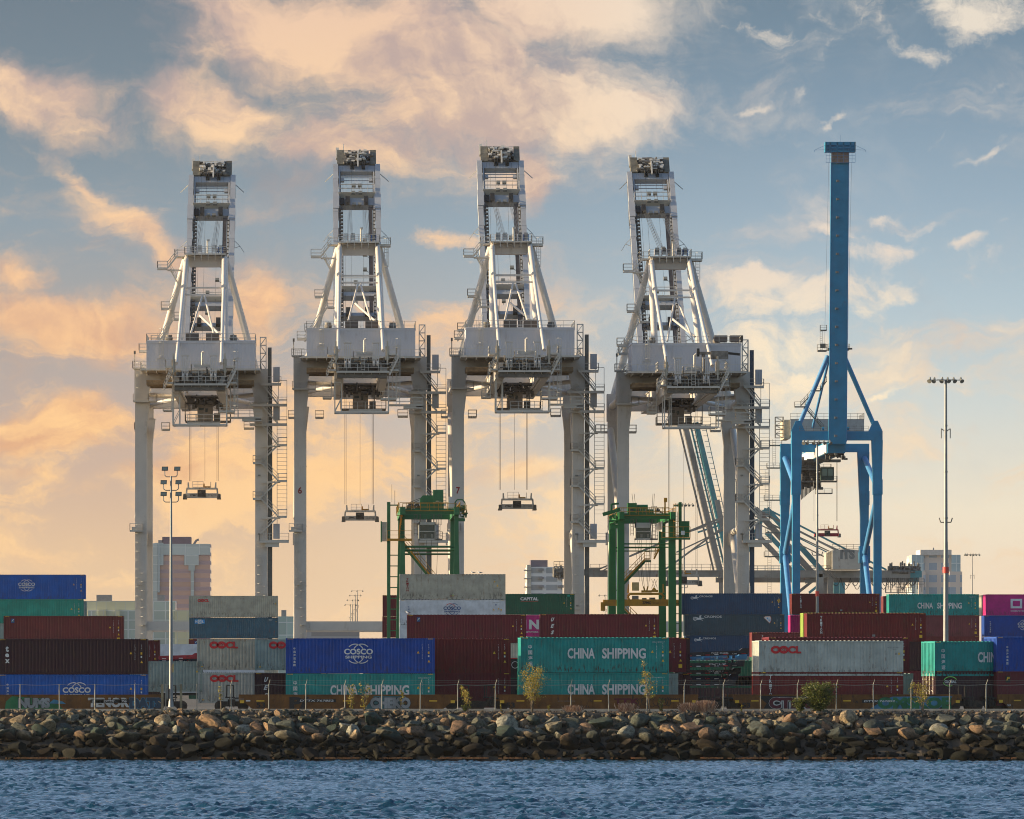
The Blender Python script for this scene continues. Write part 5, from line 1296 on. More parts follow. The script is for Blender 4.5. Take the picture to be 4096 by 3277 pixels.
# ---------------------------------------------------------------- the blue crane, its quay side towards us
BL = mat('crane_blue', (.008, .195, .37), .45, var=.12, grime=.25, gcol=(.03, .08, .15), scale=.4); BL2 = mat('crane_blue_sunlit', (.05, .20, .42), .5, var=.1, grime=.1)  # second blue is paler: sunlight on braces, left frame leg and flanges coloured in
def blue_crane():
    D = 1314.0; s = F / D; t = thing('container_crane', 'tall blue crane with a single blue boom raised upright', 'crane', (px2x(3347, D), D, 0)); rng = random.Random(8)
    for sx in (-1, 1):
        m = MB(); x = sx * 9.15
        m.prism([(x - .85, 1), (x + .85, 1), (x + .85, 42), (x + (1.1 if sx > 0 else 1.35), 56.4), (x - (1.35 if sx > 0 else 1.1), 56.4), (x - .85, 42)], -1.1, 1.1)
        m.box(x - 1.05, x + 1.05, -1.25, 1.25, 44.2, 47.6); m.build('leg', BL, t)
        m = MB(); m.prism([(x - .95, 1), (x + .95, 1), (x + .95, 40), (x + (1.1 if sx > 0 else 1.6), 55), (x - (1.6 if sx > 0 else 1.1), 55), (x - .95, 40)], 31, 33)
        m.box(x - 1.1, x + 1.1, 30.8, 33.2, 42.8, 46); m.build('leg', BL, t)
        m = MB(); q = (x, 31.2, 31.5); m.tube((x, 1, 44), q, .62, n=14); m.build('side_brace', BL2, t, smooth=True)
        m = MB(); m.tube(q, (x, 1, 7), .62, n=14); m.build('side_brace', BL2, t, smooth=True)
        m = MB(); m.tube((x, 31, 53.5), (x, 1, 46), .62, n=14); m.build('side_brace', BL2, t, smooth=True)
        m = MB(); m.box(x - 1.2, x + 1.2, 30.2, 33.4, 29.4, 33.4); m.build('brace_node', BL, t)
        m = MB(); m.tube((sx * 1.8, 2, 75.5), (sx * 8.7, .5, 59.2), .55, .5, 14); m.build('frame_leg', BL2 if sx < 0 else BL, t, smooth=True)  # left leg in the sunlit blue, right leg in the plain one
        m = MB(); m.prism([(sx * 8.7 - 1.6, 58.4), (sx * 8.7 + 1.6, 58.4), (sx * 8.7 + .5, 60.8), (sx * 8.7 - .5, 60.8)], -.3, .3); m.build('frame_foot', BL, t)
        m = MB(); m.tube((sx * 1.5, 2.6, 75), (sx * 2.6, 36, 60), .32, .3, 12); m.build('rear_stay', BL2, t, smooth=True)
    m = MB(); m.box(-10.2, 10.2, -1.1, 1.1, 56.4, 58.4); m.build('portal_beam', BL, t)
    m = MB(); m.box(-10.2, 10.2, 31, 33, 55.0, 56.9); m.build('portal_beam', BL, t)
    for yy in (0, 32):
        m = MB(); m.box(-9, 9, yy - .8, yy + .8, 8, 9.5); m.build('sill_beam', BL, t)
    m = MB(); m.box(-2, 2, 1, 70, 53.6, 56.2); m.build('trolley_girder', BL, t)
    m = MB(); m.prism([(2, 53.7), (70, 53.7), (70, 55.9), (2, 55.9)], -2.2, -2.02, axis='x'); m.build('girder_web', CG, t)  # pale grey sheet: sunlit left side of the girder put into colour
    hy = -2.6
    m = MB(); m.prism([(hy, 55.5), (hy + 1.8, 55.5), (hy - 4.2, 122.2), (hy - 6.0, 122.2)], -1.95, 1.95, axis='x'); m.build('boom', BL, t)
    m = MB()
    for sx in (-1.95, 1.95): m.prism([(hy - .1, 56), (hy, 56), (hy - 6.0, 122.0), (hy - 6.1, 122.0)], sx - .08, sx + .08, axis='x')
    m.build('boom_flange', BL2, t)
    for k in range(17):
        z = 118.0 - k * 4.05; yy = hy - 6.0 * (z - 55.5) / 66.7; m = MB(); m.box(-.65, -.15, yy - .55, yy - .1, z - .10, z + .05); m.box(-.65, -.15, yy - .55, yy - .1, z + .15, z + .25); m.box(-.75, -.66, yy - .4, yy, z - .2, z + .3); m.build('boom_lamp', LAMP, t)
    yt = hy - 6.2
    m = MB(); m.box(-3.3, 3.3, yt + .6, yt + 2.4, 120.4, 122.6); m.box(-3.35, 3.35, yt - .6, yt - .45, 121.9, 122.6); m.box(-3.35, 3.35, yt - .6, yt - .45, 120.35, 120.6); m.box(-3.35, 3.35, yt - .6, yt - .45, 121.15, 121.35)
    for x in (-3.25, -2.3, -.72, .72, 2.3, 3.25): m.box(x - .12, x + .12, yt - .6, yt - .45, 120.4, 122.5)
    for x in (-3.3, 3.3): m.box(x - .08, x + .08, yt - .6, yt + 2.4, 120.4, 122.6)
    m.build('boom_head', BL, t)
    m = MB(); m.box(-1.9, 1.9, yt + .0, yt + .3, 118.0, 120.4); m.build('head_panel', mat('rusty_panel', (.22, .16, .13), .7, var=.25, grime=.7), t)
    m = MB()
    for z in (118.0, 118.8, 119.6, 120.3): m.bars([(-3.2, yt - .5, z), (3.3, yt - .5, z)], .06)
    for x in (-3.2, -2.5, -1.9, 1.9, 2.6, 3.3, -.7, .7): m.beam((x, yt - .5, 118), (x, yt - .5, 120.4), .06)
    for sx in (-1, 1): m.bars([(sx * 3.3, yt, 121.9), (sx * 5.7, yt, 120.8), (sx * 3.3, yt, 120.9)], .05); m.beam((sx * 5.7, yt, 120.8), (sx * 5.7, yt, 120.4), .08)
    m.beam((0, yt, 122.6), (0, yt, 124.2), .05); m.build('head_rail', BL2, t)
    m = MB()
    for sx in (-1, 1): m.beam((sx * 2.55, yt, 118), (sx * 2.6, 2, 77), .035)
    m.build('boom_rope', ROPE, t)
    # frame head, platforms and stairs
    m = MB(); m.deck(-2.0, 2.8, -.9, 2.5, 76.9, .25, 'sew', 1.1, .08); m.box(-2.3, 3.2, -3.3, -3.1, 76.6, 77.0)
    m.deck(-4.2, -2.2, .5, 2.5, 76.6, .2, 'sew', 1.4, .09); m.deck(-3.6, -2.2, .5, 2, 81.2, .15, 'sew', 1.1, .09); m.ladder(-3.4, 1, 76.6, 81.2, .5, False)
    m.deck(-4.6, -3.6, .2, 1.6, 67.6, .15, 'sew', 1.0, .08); m.stair((-3.6, 1, 67.8), (-2.2, 1, 69.8), .7); m.deck(-9.4, -7.0, .5, 2, 64.0, .15, 'sew', 1.1, .08)
    m.stair((-8.0, 1.2, 64.2), (-5.6, 1.2, 66.8), .7); m.stair((-6.8, 1.2, 63.6), (-2.8, 1.2, 58.8), .7)
    m.box(-3.6, -2.4, 1, 1.6, 77.2, 78.2); m.build('frame_platform', CM, t)
    m = MB(); m.rail([(-8.5, -1, 58.45), (-2.2, -1, 58.45)], 1.1, .07); m.rail([(2.2, -1, 58.45), (7.0, -1, 58.45)], 1.1, .07); m.build('beam_rail', CM, t)
    for x in (-3.4, 2.2):
        m = MB(); m.tube((x, -.5, 59), (x + .5, -.5, 59), .4, n=12); m.build('beam_winch', BL, t)
    # machinery house behind
    m = MB(); m.box(-7.7, 9.3, 34, 46, 58.9, 62.6); m.build('machinery_house', mat('pale_house', (.33, .34, .34), .55, var=.12, grime=.35), t)
    m = MB(); m.box(-9.1, -7.7, 35, 46, 58.2, 62.6); m.build('house_end', mat('cream_house_end', (.5, .45, .34), .55, var=.12, grime=.3), t)
    m = MB(); m.rail([(-7.7, 34, 62.6), (9.3, 34, 62.6), (9.3, 46, 62.6)], 1.4, .08); m.build('roof_rail', CM, t)
    m = MB(); m.lattice(-11.1, -9.3, 34, 36, 58.4, 63.2, 5, .12); m.build('ladder_tower', CM, t)
    m = MB(); z = 56.5; k = 0
    m.ladder(-11.5, 33, 52, 58, .7, False); m.deck(-12.6, -9.8, 32, 34, 56.6, .15, 'sew', 1.1, .09); m.deck(-13.2, -10.2, 32, 34, 51.4, .15, 'sew', 1.1, .09)
    for z0, z1 in ((44, 51), (36.5, 44), (31, 36.5), (20, 31)): m.ladder(-12.9 + (.3 if k % 2 else -.3), 33, z0, z1, .8, False, step=.55); m.deck(-13.8 + .3 * (k % 2), -10.2, 32, 34, z0, .15, 'sew', 1.1, .09); k += 1
    m.ladder(-12.6, 33, 9, 20, .8, False, step=.55); m.build('leg_stair', CM, t)
    # trolley, cab and festoon under the girder
    m = MB(); m.clutter(-6.8, -.5, 30, 42, 46.6, 53.6, 150, rng, .4, 1.5); m.clutter(-2.4, 2.6, 2, 8, 52.2, 55.2, 40, rng, .3, 1.0); m.build('trolley', CD, t)
    m = MB(); m.deck(-8.0, 2.6, 28, 30, 48.2, .25, 'sew', 1.1, .09); m.deck(-7.4, 1.2, 28, 30, 51.0, .2, 'sew', 1.1, .09); m.box(-2, 3.4, 28, 31, 52.6, 53.2); m.deck(-2.4, 1.4, 27, 29, 45.4, .15, 'sew', 1.0, .1); m.build('trolley_platform', CM, t)
    m = MB(); m.box(-1.2, 1.8, 27.5, 30, 48.4, 51.4); m.build('operator_cab', mat('dark_green_cab', (.03, .06, .05), .5, var=.2), t)
    m = MB(); m.box(-.9, .2, 27.42, 27.5, 49.4, 51.0); m.box(.4, 1.5, 27.42, 27.5, 49.4, 51.0); m.build('cab_window', mat('pale_green_glass', (.10, .17, .15), .2, spec=.8), t)
    m = MB()
    for i in range(12): m.box(-5.6 + i * .3, -5.45 + i * .3, 29, 30, 44.0 + i * .25, 47.6)
    m.build('cable_festoon', CD, t)
    m = MB()
    for x in (2.55, 2.75, -2.6): m.beam((x, 30, py2z(2085, 1344)), (x, 30, 53), .06)
    m.build('hoist_rope', ROPE, t)
    k = Marks(-1.12); k.word(WHT, '6', -12.0 + 2.9, 18.6, .9, .5, .03); k.build(t, 'number')
    for (x, y) in ((-9.15, 32), (9.15, 32), (-9.15, 0), (9.15, 0)):
        m = MB(); m.box(x - 2.6, x + 2.6, y - .7, y + .7, 0.05, 1.4); m.build('bogie', CM, t)
blue_crane()
spreader(3262, 3357, 2150, 1344, 'red spreader hanging under the tall blue crane', mat('spreader_red', (.32, .012, .03), .55, var=.2, grime=.3), False)
# ---------------------------------------------------------------- green yard cranes
GN = mat('crane_green', (.008, .125, .030), .5, var=.15, grime=.2, gcol=(.02, .05, .02), scale=.5); GN2 = mat('crane_green_pale', (.030, .145, .055), .5, var=.15, grime=.3, gcol=(.02, .05, .02), scale=.5)
YS = mat('yellow_steel', (.42, .20, .015), .6, var=.2, grime=.4); CAB = mat('cab_white', (.52, .50, .47), .5, var=.1, grime=.3)
def rtg(px, D, label, g, kind):
    W = 3.5; H_ = 25.0 if kind == 1 else 25.5; span = 23.5
    t = thing('yard_crane', label, 'yard crane', (px2x(px, D), D, 0), 0, 'green rubber tyred yard cranes'); rng = random.Random(kind + 30)
    wb, wt = (1.15, .55) if kind == 1 else (1.0, .92)
    for y in (0, span):
        for sx in (-1, 1):
            m = MB(); x = sx * W
            m.prism([(x - wb / 2 - (.12 if sx < 0 else 0), 2.2), (x + wb / 2 + (.12 if sx > 0 else 0), 2.2), (x + wt / 2, H_ - 4), (x + wt / 2, H_), (x - wt / 2, H_), (x - wt / 2, H_ - 4)], y - .5, y + .5)
            m.build('leg', g, t)
            m = MB()
            for k in (-1.1, 1.1): m.tube((x + k, y - .35, .75), (x + k, y + .35, .75), .75, n=20)
            m.build('tyre', CK, t)
        m = MB(); m.box(-W - 1.8, W + 1.8, y - .5, y + .5, 1.5, 2.3); m.build('sill_beam', g, t)
        zt = 19.9 if kind == 1 else 21.2; r_ = .15 if kind == 1 else .10
        m = MB(); m.tube((-W + .3, y, zt), (W - .3, y, zt), r_, n=10); m.tube((-W + .3, y + .5, zt - .45), (W - .3, y + .5, zt - .45), r_ * .85, n=10); m.build('cross_tie', g, t)
    for sx in (-1, 1):
        m = MB(); m.box(sx * W - .35, sx * W + .35, -2.5, span + 2.5, H_ - 1.0, H_ - .02); m.build('main_girder', g, t)
        m = MB(); m.rail([(sx * (W + .5), .6, H_ - .3), (sx * (W + .5), span, H_ - .3)], 1.0, .07, 2.0); m.build('girder_rail', YS, t)
    m = MB(); m.box(-W + .35, W - .35, -.8, .1, H_ - .9, H_ - .15); m.box(-W + .35, W - .35, span, span + .8, H_ - .9, H_ - .15); m.build('end_tie', g, t)
    ty = 8.0; zd = H_ + (-.1 if kind == 1 else -.05)
    m = MB(); m.box(-W + .4, W - .4, ty - 2.2, ty + 2.2, zd - .2, zd + .1); m.build('trolley', g, t)
    m = MB(); m.rail([(-W - .3, ty - 2.4, zd - .2), (W - .1, ty - 2.4, zd - .2)], 1.1, .075, .95); m.rail([(-W, -1.0, zd - .4), (W, -1.0, zd - .4)], 1.0, .075, 1.2); m.build('trolley_rail', YS, t)
    if kind == 1:
        m = MB(); m.prism([(-1.1, zd + .1), (.6, zd + .1), (.6, zd + 1.9), (-.75, zd + 1.9), (-1.1, zd + 1.5)], ty - .9, ty + 1)
        for i in range(3): m.box(-.9 + i * .45, -.65 + i * .45, ty - .97, ty - .9, zd + .7, zd + 1.4)
        m.box(.6, 1.95, ty - 1.3, ty + .6, zd + 1.0, zd + 2.6); m.box(-1.1, 2.0, ty - .95, ty + .9, zd, zd + .9); m.build('hoist_drum_cover', g, t)
        m = MB(); m.beam((-2.8, ty, zd + .85), (-1.1, ty, zd + 1.55), .07); m.beam((-2.8, ty, zd + .6), (-1.1, ty, zd + 1.35), .07); m.clutter(-2.9, -1.1, ty - .8, ty + .8, zd, zd + .9, 26, rng, .15, .45); m.build('hoist_gear', CD, t)
    else:
        m = MB(); m.box(-2.2, -.95, ty - 1, ty + 1, zd, zd + 1.55); m.box(-.95, 1.4, ty - .9, ty + .9, zd, zd + .7); m.tube((-.9, ty - .2, zd + .8), (.6, ty - .2, zd + .8), .55, n=16); m.build('hoist_drum_cover', g, t)
        m = MB(); m.clutter(-2.2, 2.8, ty - 1.3, ty + 1, zd, zd + .9, 30, rng, .15, .4); m.build('hoist_gear', CD, t)
        m = MB(); m.beam((3.0, ty, zd), (3.0, ty, zd + 2.1), .2); m.box(2.85, 3.3, ty - .15, ty + .15, zd + 1.7, zd + 2.3); m.build('aerial_post', YS, t)
    cx = -.2 if kind == 1 else -.12; cz = (20.9 if kind == 1 else 21.9); hh = 2.35; w = 2.2
    m = MB()
    for x in (cx - w / 2, cx + w / 2 - .12): m.box(x, x + .12, ty - 2.2, ty - .4, cz, cz + hh)
    m.box(cx - w / 2, cx + w / 2, ty - 2.2, ty - .4, cz, cz + .2); m.box(cx - w / 2, cx + w / 2, ty - 2.2, ty - .4, cz + hh - (.35 if kind == 1 else .7), cz + hh); m.box(cx - w / 2 + .1, cx + w / 2 - .1, ty - 2.215, ty - 2.1, cz + hh * .46, cz + hh * .50); m.box(cx - w / 2 + .1, cx + w / 2 - .1, ty - .5, ty - .41, cz + .01, cz + hh - .01)
    m.build('operator_cab', CAB, t)
    m = MB(); m.box(cx - w / 2 + .14, cx + w / 2 - .14, ty - 2.1, ty - 2.05, cz + .2, cz + hh * .46); m.box(cx - w / 2 + .14, cx + w / 2 - .14, ty - 2.1, ty - 2.05, cz + hh * .50, cz + hh - (.35 if kind == 1 else .7)); m.build('cab_window', GLS, t)
    m = MB(); m.box(cx - .4, cx - .1, ty - 2.15, ty - 2.11, cz + .3, cz + .8); m.box(cx + .5, cx + .8, ty - 2.15, ty - 2.11, cz + .3, cz + .8); m.build('control_desk', LAMP, t)
    m = MB()
    for x in (cx - w / 2 + .2, cx + w / 2 - .2): m.beam((x, ty - 1, cz + hh - .1), (x, ty - 1, H_ - .2), .14)
    m.ladder(cx + w / 2 + .4, ty - 1.6, cz, H_, .4, True); m.ladder(cx - w / 2 - .4, ty - 1.6, cz + .6, H_, .4, False); m.deck(cx + w / 2, cx + w / 2 + .9, ty - 2.2, ty - .4, cz + .1, .1, 'se', 1.0, .06); m.build('cab_hanger', CM, t)
    if kind == 1:
        x = -5.3; m = MB(); m.box(x - .22, x + .22, -.3, .3, 2, 25.7); z = 6.2
        while z < 20: m.beam((x, 0, z), (-W, 0, z), .13); z += 1.4
        m.beam((x, 0, 25.3), (-W - .6, 0, 25.3), .16); m.build('cable_column', g, t)
        m = MB(); m.deck(-5.5, -2.3, -1.0, -.5, 20.85, .22, 's', 1.1, .07); m.stair((-4.0, -.9, 20.9), (-3.5, -.9, 24.3), .6); m.rail([(-4.3, -1.0, 23.9), (-3.6, -1.0, 23.9)], 1.1, .07, .5); m.build('yellow_walkway', YS, t)
        m = MB(); m.box(-6.2, -5.55, -.5, .5, 20.6, 23.1); m.build('switch_house', mat('cream_cabinet', (.42, .38, .29), .6, var=.15, grime=.4), t)
        m = MB(); m.box(-6.35, -6.2, -.55, .55, 20.5, 23.2); m.build('switch_door', g, t)
        m = MB(); m.box(2.5, 3.15, -.5, .4, 24.9, 26.4); m.build('white_cabinet', CAB, t)
        m = MB(); m.bars([(3.35, -.3, 24.9), (3.35, -.3, 25.7), (3.6, -.3, 26.0), (4.3, -.3, 26.0), (4.6, -.3, 25.6), (4.6, -.3, 24.6)], .16); m.clutter(3.9, 5.0, -.4, .3, 23.6, 25.3, 26, rng, .12, .45); m.box(3.7, 4.6, -.4, .3, 23.2, 23.6); m.build('cable_reel', g, t)
        m = MB(); m.rail([(3.6, -.9, 24.0), (4.8, -.9, 24.3)], 1.0, .07, .35); m.build('reel_rail', YS, t)
        m = MB(); m.tube((-4.9, 0, 25.7), (-4.9, 0, 28.0), .035, n=5); m.tube((-4.5, 0, 25.3), (-4.5, 0, 27.2), .035, n=5); m.build('aerial', ROPE, t)
        m = MB(); m.beam((-3.1, span - 1, 20.6), (2.6, span - 1, 13.6), .3); m.build('stair_stringer', g, t)
        m = MB(); m.stair((-3.0, span - 1.3, 20.9), (2.7, span - 1.3, 13.9), .5); m.build('access_stair', YS, t)
    else:
        x = 4.6; m = MB(); m.box(x - .2, x + .2, -.3, .3, 2, 26.9); z = 6.2
        while z < 20: m.beam((x, 0, z), (W, 0, z), .12); z += 1.36
        m.beam((x, 0, 26.4), (W + .2, 0, 26.4), .16); m.build('cable_column', g, t)
        m = MB(); m.rail([(2.05, -1.2, 22.0), (5.9, -1.2, 22.0)], 1.5, .09, .95); m.ladder(3.95, -.8, 22.2, 25.6, .5, True); m.build('yellow_walkway', YS, t)
        m = MB(); m.box(2.05, 5.9, -1.2, -.55, 21.75, 21.98); m.box(4.5, 5.85, -.5, .6, 22.1, 24.3); m.build('switch_house', g, t)
        m = MB(); m.box(4.65, 5.15, -1.3, -1.25, 22.4, 22.95); m.build('notice_board', WHT, t)
        m = MB(); m.beam((-6.0, -.4, 25.2), (-3.6, -.4, 25.9), .1, .5); m.clutter(-5.2, -3.7, -.5, .4, 23.6, 25.3, 26, rng, .12, .5); m.bars([(-4.8, -.4, 25.4), (-4.8, -.4, 26.6), (-3.8, -.4, 26.7)], .26); m.box(-5.0, -3.7, -.4, .3, 23.3, 23.7); m.build('cable_reel', g, t)
        m = MB(); m.box(-3.75, -3.35, ty - 1, ty - .4, 25.8, 27.2); m.beam((-3.6, ty, 27), (-3.6, ty, 27.9), .06); m.build('white_cabinet', CAB, t)
        m = MB(); m.stair((-2.85, span - 1.0, 15.6), (.95, span - 1.0, 19.5), .5); m.deck(.95, 1.7, span - 1.3, span - .7, 19.6, .1, 's', 1.0, .07); m.stair((2.3, span - 1, 19.6), (3.0, span - 1, 21.0), .5); m.stair((-1.8, span - 1.0, 12.6), (.6, span - 1.0, 10.2), .5); m.build('access_stair', YS, t)
        m = MB(); m.beam((-2.9, span - .6, 15.1), (1.0, span - .6, 19.2), .32); m.beam((.9, span - .6, 19.3), (1.9, span - .6, 19.3), .3); m.beam((-2.0, span - .6, 12.4), (.5, span - .6, 9.9), .3); m.build('stair_stringer', g, t)
        m = MB(); m.prism([(2, 22.9), (span - 6, 23.5), (span - 6, 24.4), (2, 24.4)], W - 1.25, W - 1.15, axis='x'); m.build('white_screen', CAB, t)
    m = MB(); zs = 12.0 if kind == 1 else 16.2
    for a, b_ in ((-1.6, -.5), (1.4, .9), (-.3, -.2), (.4, .4)): m.beam((a, ty, H_ - .3), (b_, ty, zs), .045)
    m.build('hoist_rope', ROPE, t)
    return t
rtg(1718, 760, 'green yard crane with a large green hoist housing behind the white container stack', GN2, 1)
rtg(2586, 800, 'bright green yard crane with yellow handrails carrying the yellow spreader', GN, 2)
# the long yellow spreader of the second one
def yard_spreader():
    D = 808; cx = 2583; t = thing('yard_spreader', 'long yellow spreader bar held between the bright green crane legs', 'spreader', (px2x(cx, D), D, py2z(2424, D)), 0)
    m = MB(); m.box(-5.9, 5.9, -.4, .4, 0, .85); m.box(-3.1, 3.1, -.45, .45, -.02, .9); m.build('telescopic_beam', YS, t)
    m = MB()
    for sx in (-1, 1): m.prism([(sx * 5.95 - .3, -.7), (sx * 5.95 + .3, -.7), (sx * 5.95 + .3, .5), (sx * 5.95 - .3, .5)], -.6, -.3)
    m.build('corner_flipper', YS, t)
    m = MB(); m.box(-2.3, 2.3, -.35, .35, 1.5, 1.82)
    for sx in (-1, 1): m.bars([(sx * 2.2, 0, 1.65), (sx * 2.5, 0, 1.3), (sx * 2.3, 0, .85)], .3); m.beam((sx * 2.45, 0, 1.8), (sx * 2.4, 0, 3.0), .24, .24, .12, .12)
    m.build('head_frame', YS, t)
    m = MB(); m.box(-1.93, -.95, -.5, .5, 2.1, 3.25); m.build('cable_basket', mat('cream_yellow', (.5, .36, .16), .6, var=.2, grime=.4), t)
    m = MB(); m.box(-.6, .8, -.3, .3, 1.85, 2.15); m.beam((-.15, 0, 2.1), (-.3, 0, 2.7), .2); m.beam((.15, 0, 2.1), (.3, 0, 2.7), .2); m.box(.8, 1.7, -.3, .3, 1.9, 2.2); m.tube((1.15, 0, 2.2), (1.15, 0, 2.55), .35, .08, 12); m.build('rope_socket', YS, t)
    m = MB(); m.box(-1.9, -1.0, -.3, .3, .9, 1.4); m.box(-.5, .1, -.3, .3, .9, 1.1); m.box(.5, 1.3, -.3, .3, .9, 1.15); m.build('hydraulic_unit', CM, t)
    m = MB()
    for a, b in ((-1.9, -.4), (-1.6, -.2), (1.2, .4), (1.0, .2)): m.beam((a, 0, 15.5), (b, 0, 2.7), .05)
    for x in (.8, 1.6): m.beam((1.2, 0, 3.7), (x, 0, 2.4), .05); m.beam((x, 0, 3.7), (1.2, 0, 2.6), .04)
    m.build('rope', ROPE, t)
    k = Marks(-.47); k.word(BLK, 'ZPMC', -.5, .25, .38, 1.2, .03); k.word(BLK, 'SWL 50LT', 1.0, .3, .16, .8, .01); k.build(t)
yard_spreader()

# ---------------------------------------------------------------- light masts
POLE = mat('galvanised_pole', (.20, .21, .22), .45, metal=.35, var=.1, grime=.25)
def light_mast(px, D, ytop, label, kind, r0=.3, cross=2.2, base=0.0, redband=None, ncap=4):
    H_ = py2z(ytop, D); t = thing('light_mast', label, 'light mast', (px2x(px, D), D, base), 0, 'tall lighting masts in the container yard')
    m = MB(); m.tube((0, 0, 0), (0, 0, H_ * .5), r0, r0 * .72, 16); m.tube((0, 0, H_ * .5), (0, 0, H_), r0 * .66, r0 * .42, 16)
    for q in range(1, 7): m.tube((0, 0, H_ * q / 7), (0, 0, H_ * q / 7 + .15), r0 * (1.08 - .55 * q / 7), n=16)
    m.build('pole', POLE, t, smooth=True)
    if kind == 'ring':
        m = MB(); m.box(-cross, cross, -.05, .05, H_ - .04, H_ + .05); m.box(-cross * .6, cross * .6, -.9, -.8, H_ - .03, H_ + .03); m.build('head_frame', CM, t)
        for i, u in enumerate((-1, -.72, -.22, .12, .5, .95) if ncap > 2 else (-.9, 0, .9)):
            x = cross * u; m = MB(); m.tube((x, -.1, H_ + .02), (x + (.12 if u > 0 else -.12), -.35, H_ - .16), .12, .26, 10); m.tube((x, -.1, H_ + .02), (x, -.05, H_ + .32), .14, .08, 8); m.build('floodlight', LAMP, t)
        m = MB(); zm = H_ * .56
        for sx in (-1, 1): m.path([(0, 0, zm), (sx * cross * .33, 0, zm), (sx * cross * .42, 0, zm + .5)], .06); m.path([(0, 0, H_ * .84), (sx * .5, 0, H_ * .85), (sx * .5, 0, H_ * .82)], .05)
        m.build('guide_bracket', CM, t)
    if redband:
        z0, z1 = py2z(redband[0], D), py2z(redband[1], D); m = MB(); m.tube((0, 0, z0), (0, 0, z1), r0 * 1.06, n=16); m.build('red_band', mat('red_band', (.5, .05, .04), .5), t)
    return t
light_mast(3783, 650, 1521, 'thick grey light mast with a red band in front of the teal container', 'ring', .33, 1.75, redband=(2268, 2293))
light_mast(3269, 800, 1770, 'light mast with a cluster of lamps in front of the blue crane', 'ring', .25, 1.8, redband=(2365, 2386))
light_mast(2945, 1000, 1918, 'light mast in front of the right leg of the rightmost white crane', 'ring', .24, 1.9)
light_mast(2737, 1150, 2020, 'light mast just right of the bright green yard crane', 'ring', .24, 1.7)
light_mast(3889, 1500, 2219, 'thin distant light mast right of the brick tower', 'ring', .22, 1.8)
for px, yt in ((1402, 2420), (1411, 2401), (1421, 2382), (1429, 2364)):
    light_mast(px, 2200, yt, 'slim distant mast in the cluster of four left of the short maroon containers', 'ring', .3, 2.2, ncap=2)
light_mast(2420, 1900, 2382, 'far light mast beside the white crane leg left of the green crane', 'ring', .25, 2.0, ncap=2)
def near_mast():
    D = 471.6; t = thing('light_mast', 'slim light mast with six square floodlights at the fence', 'light mast', (px2x(684, D), D, 0), 0, 'tall lighting masts in the container yard')
    H_ = py2z(1905, D)
    m = MB(); m.tube((0, 0, .35), (0, 0, H_), .17, .075, 16); m.tube((0, 0, .35), (0, 0, .9), .24, .19, 16); m.build('pole', POLE, t, smooth=True)
    m = MB(); m.prism([(-.42, 0), (.42, 0), (.34, .42), (-.34, .42)], -.4, .4); m.build('concrete_foot', conc, t)
    m = MB(); m.box(-.42, -.22, -.15, .05, 1.1, 1.9); m.build('switch_box', LAMP, t)
    m = MB(); m.box(.14, .2, -.2, -.16, 3.2, 3.9); m.build('yellow_sign', YEL, t)
    for i, (yy, wd) in enumerate(((1877, .50), (1931, .60), (1978, .60))):
        for sx in (-1, 1):
            z = py2z(yy, D); x = sx * wd
            m = MB(); m.path([(0, 0, z - .62), (x * .75, 0, z - .62), (x, 0, z - .5), (x, 0, z - .12)], .035, 8); m.build('bracket', POLE, t)
            m = MB(); m.prism([(x - .25, z - .13), (x + .25, z - .13), (x + .27, z + .2), (x - .23, z + .2)], -.12, .1); m.build('floodlight', mat('floodlight_teal', (.05, .08, .08), .4, var=.2), t)
            m = MB(); m.prism([(x - .2, z - .09), (x + .2, z - .09), (x + .22, z + .15), (x - .18, z + .15)], -.135, -.125); m.build('lamp_glass', mat('lamp_glass', (.16, .20, .20), .15, spec=.9), t)
near_mast()

# ---------------------------------------------------------------- chain link fence
WIRE = mat('galvanised_wire', (.30, .29, .26), .5, metal=.4, var=.1, grime=.1)
def mesh_mat():
    m = bpy.data.materials.new('chain_link'); m.use_nodes = True; t = NT(m.node_tree); b = t.n['Principled BSDF']; b.inputs['Base Color'].default_value = (.10, .095, .085, 1); b.inputs['Roughness'].default_value = .6
    co = t.n.new('ShaderNodeTexCoord').outputs['Object']; sp = t.n.new('ShaderNodeSeparateXYZ'); t.l.new(co, sp.inputs[0])
    a = t.math('FRACT', t.math('MULTIPLY', t.math('ADD', sp.outputs[0], sp.outputs[2]), 12.0)); c = t.math('FRACT', t.math('MULTIPLY', t.math('SUBTRACT', sp.outputs[0], sp.outputs[2]), 12.0))
    k = t.math('MAXIMUM', t.math('LESS_THAN', a, .035), t.math('LESS_THAN', c, .035)); tr = t.n.new('ShaderNodeBsdfTransparent'); ms = t.n.new('ShaderNodeMixShader')
    t.l.new(k, ms.inputs[0]); t.l.new(tr.outputs[0], ms.inputs[1]); t.l.new(b.outputs[0], ms.inputs[2]); t.l.new(ms.outputs[0], t.n['Material Output'].inputs[0]); return m
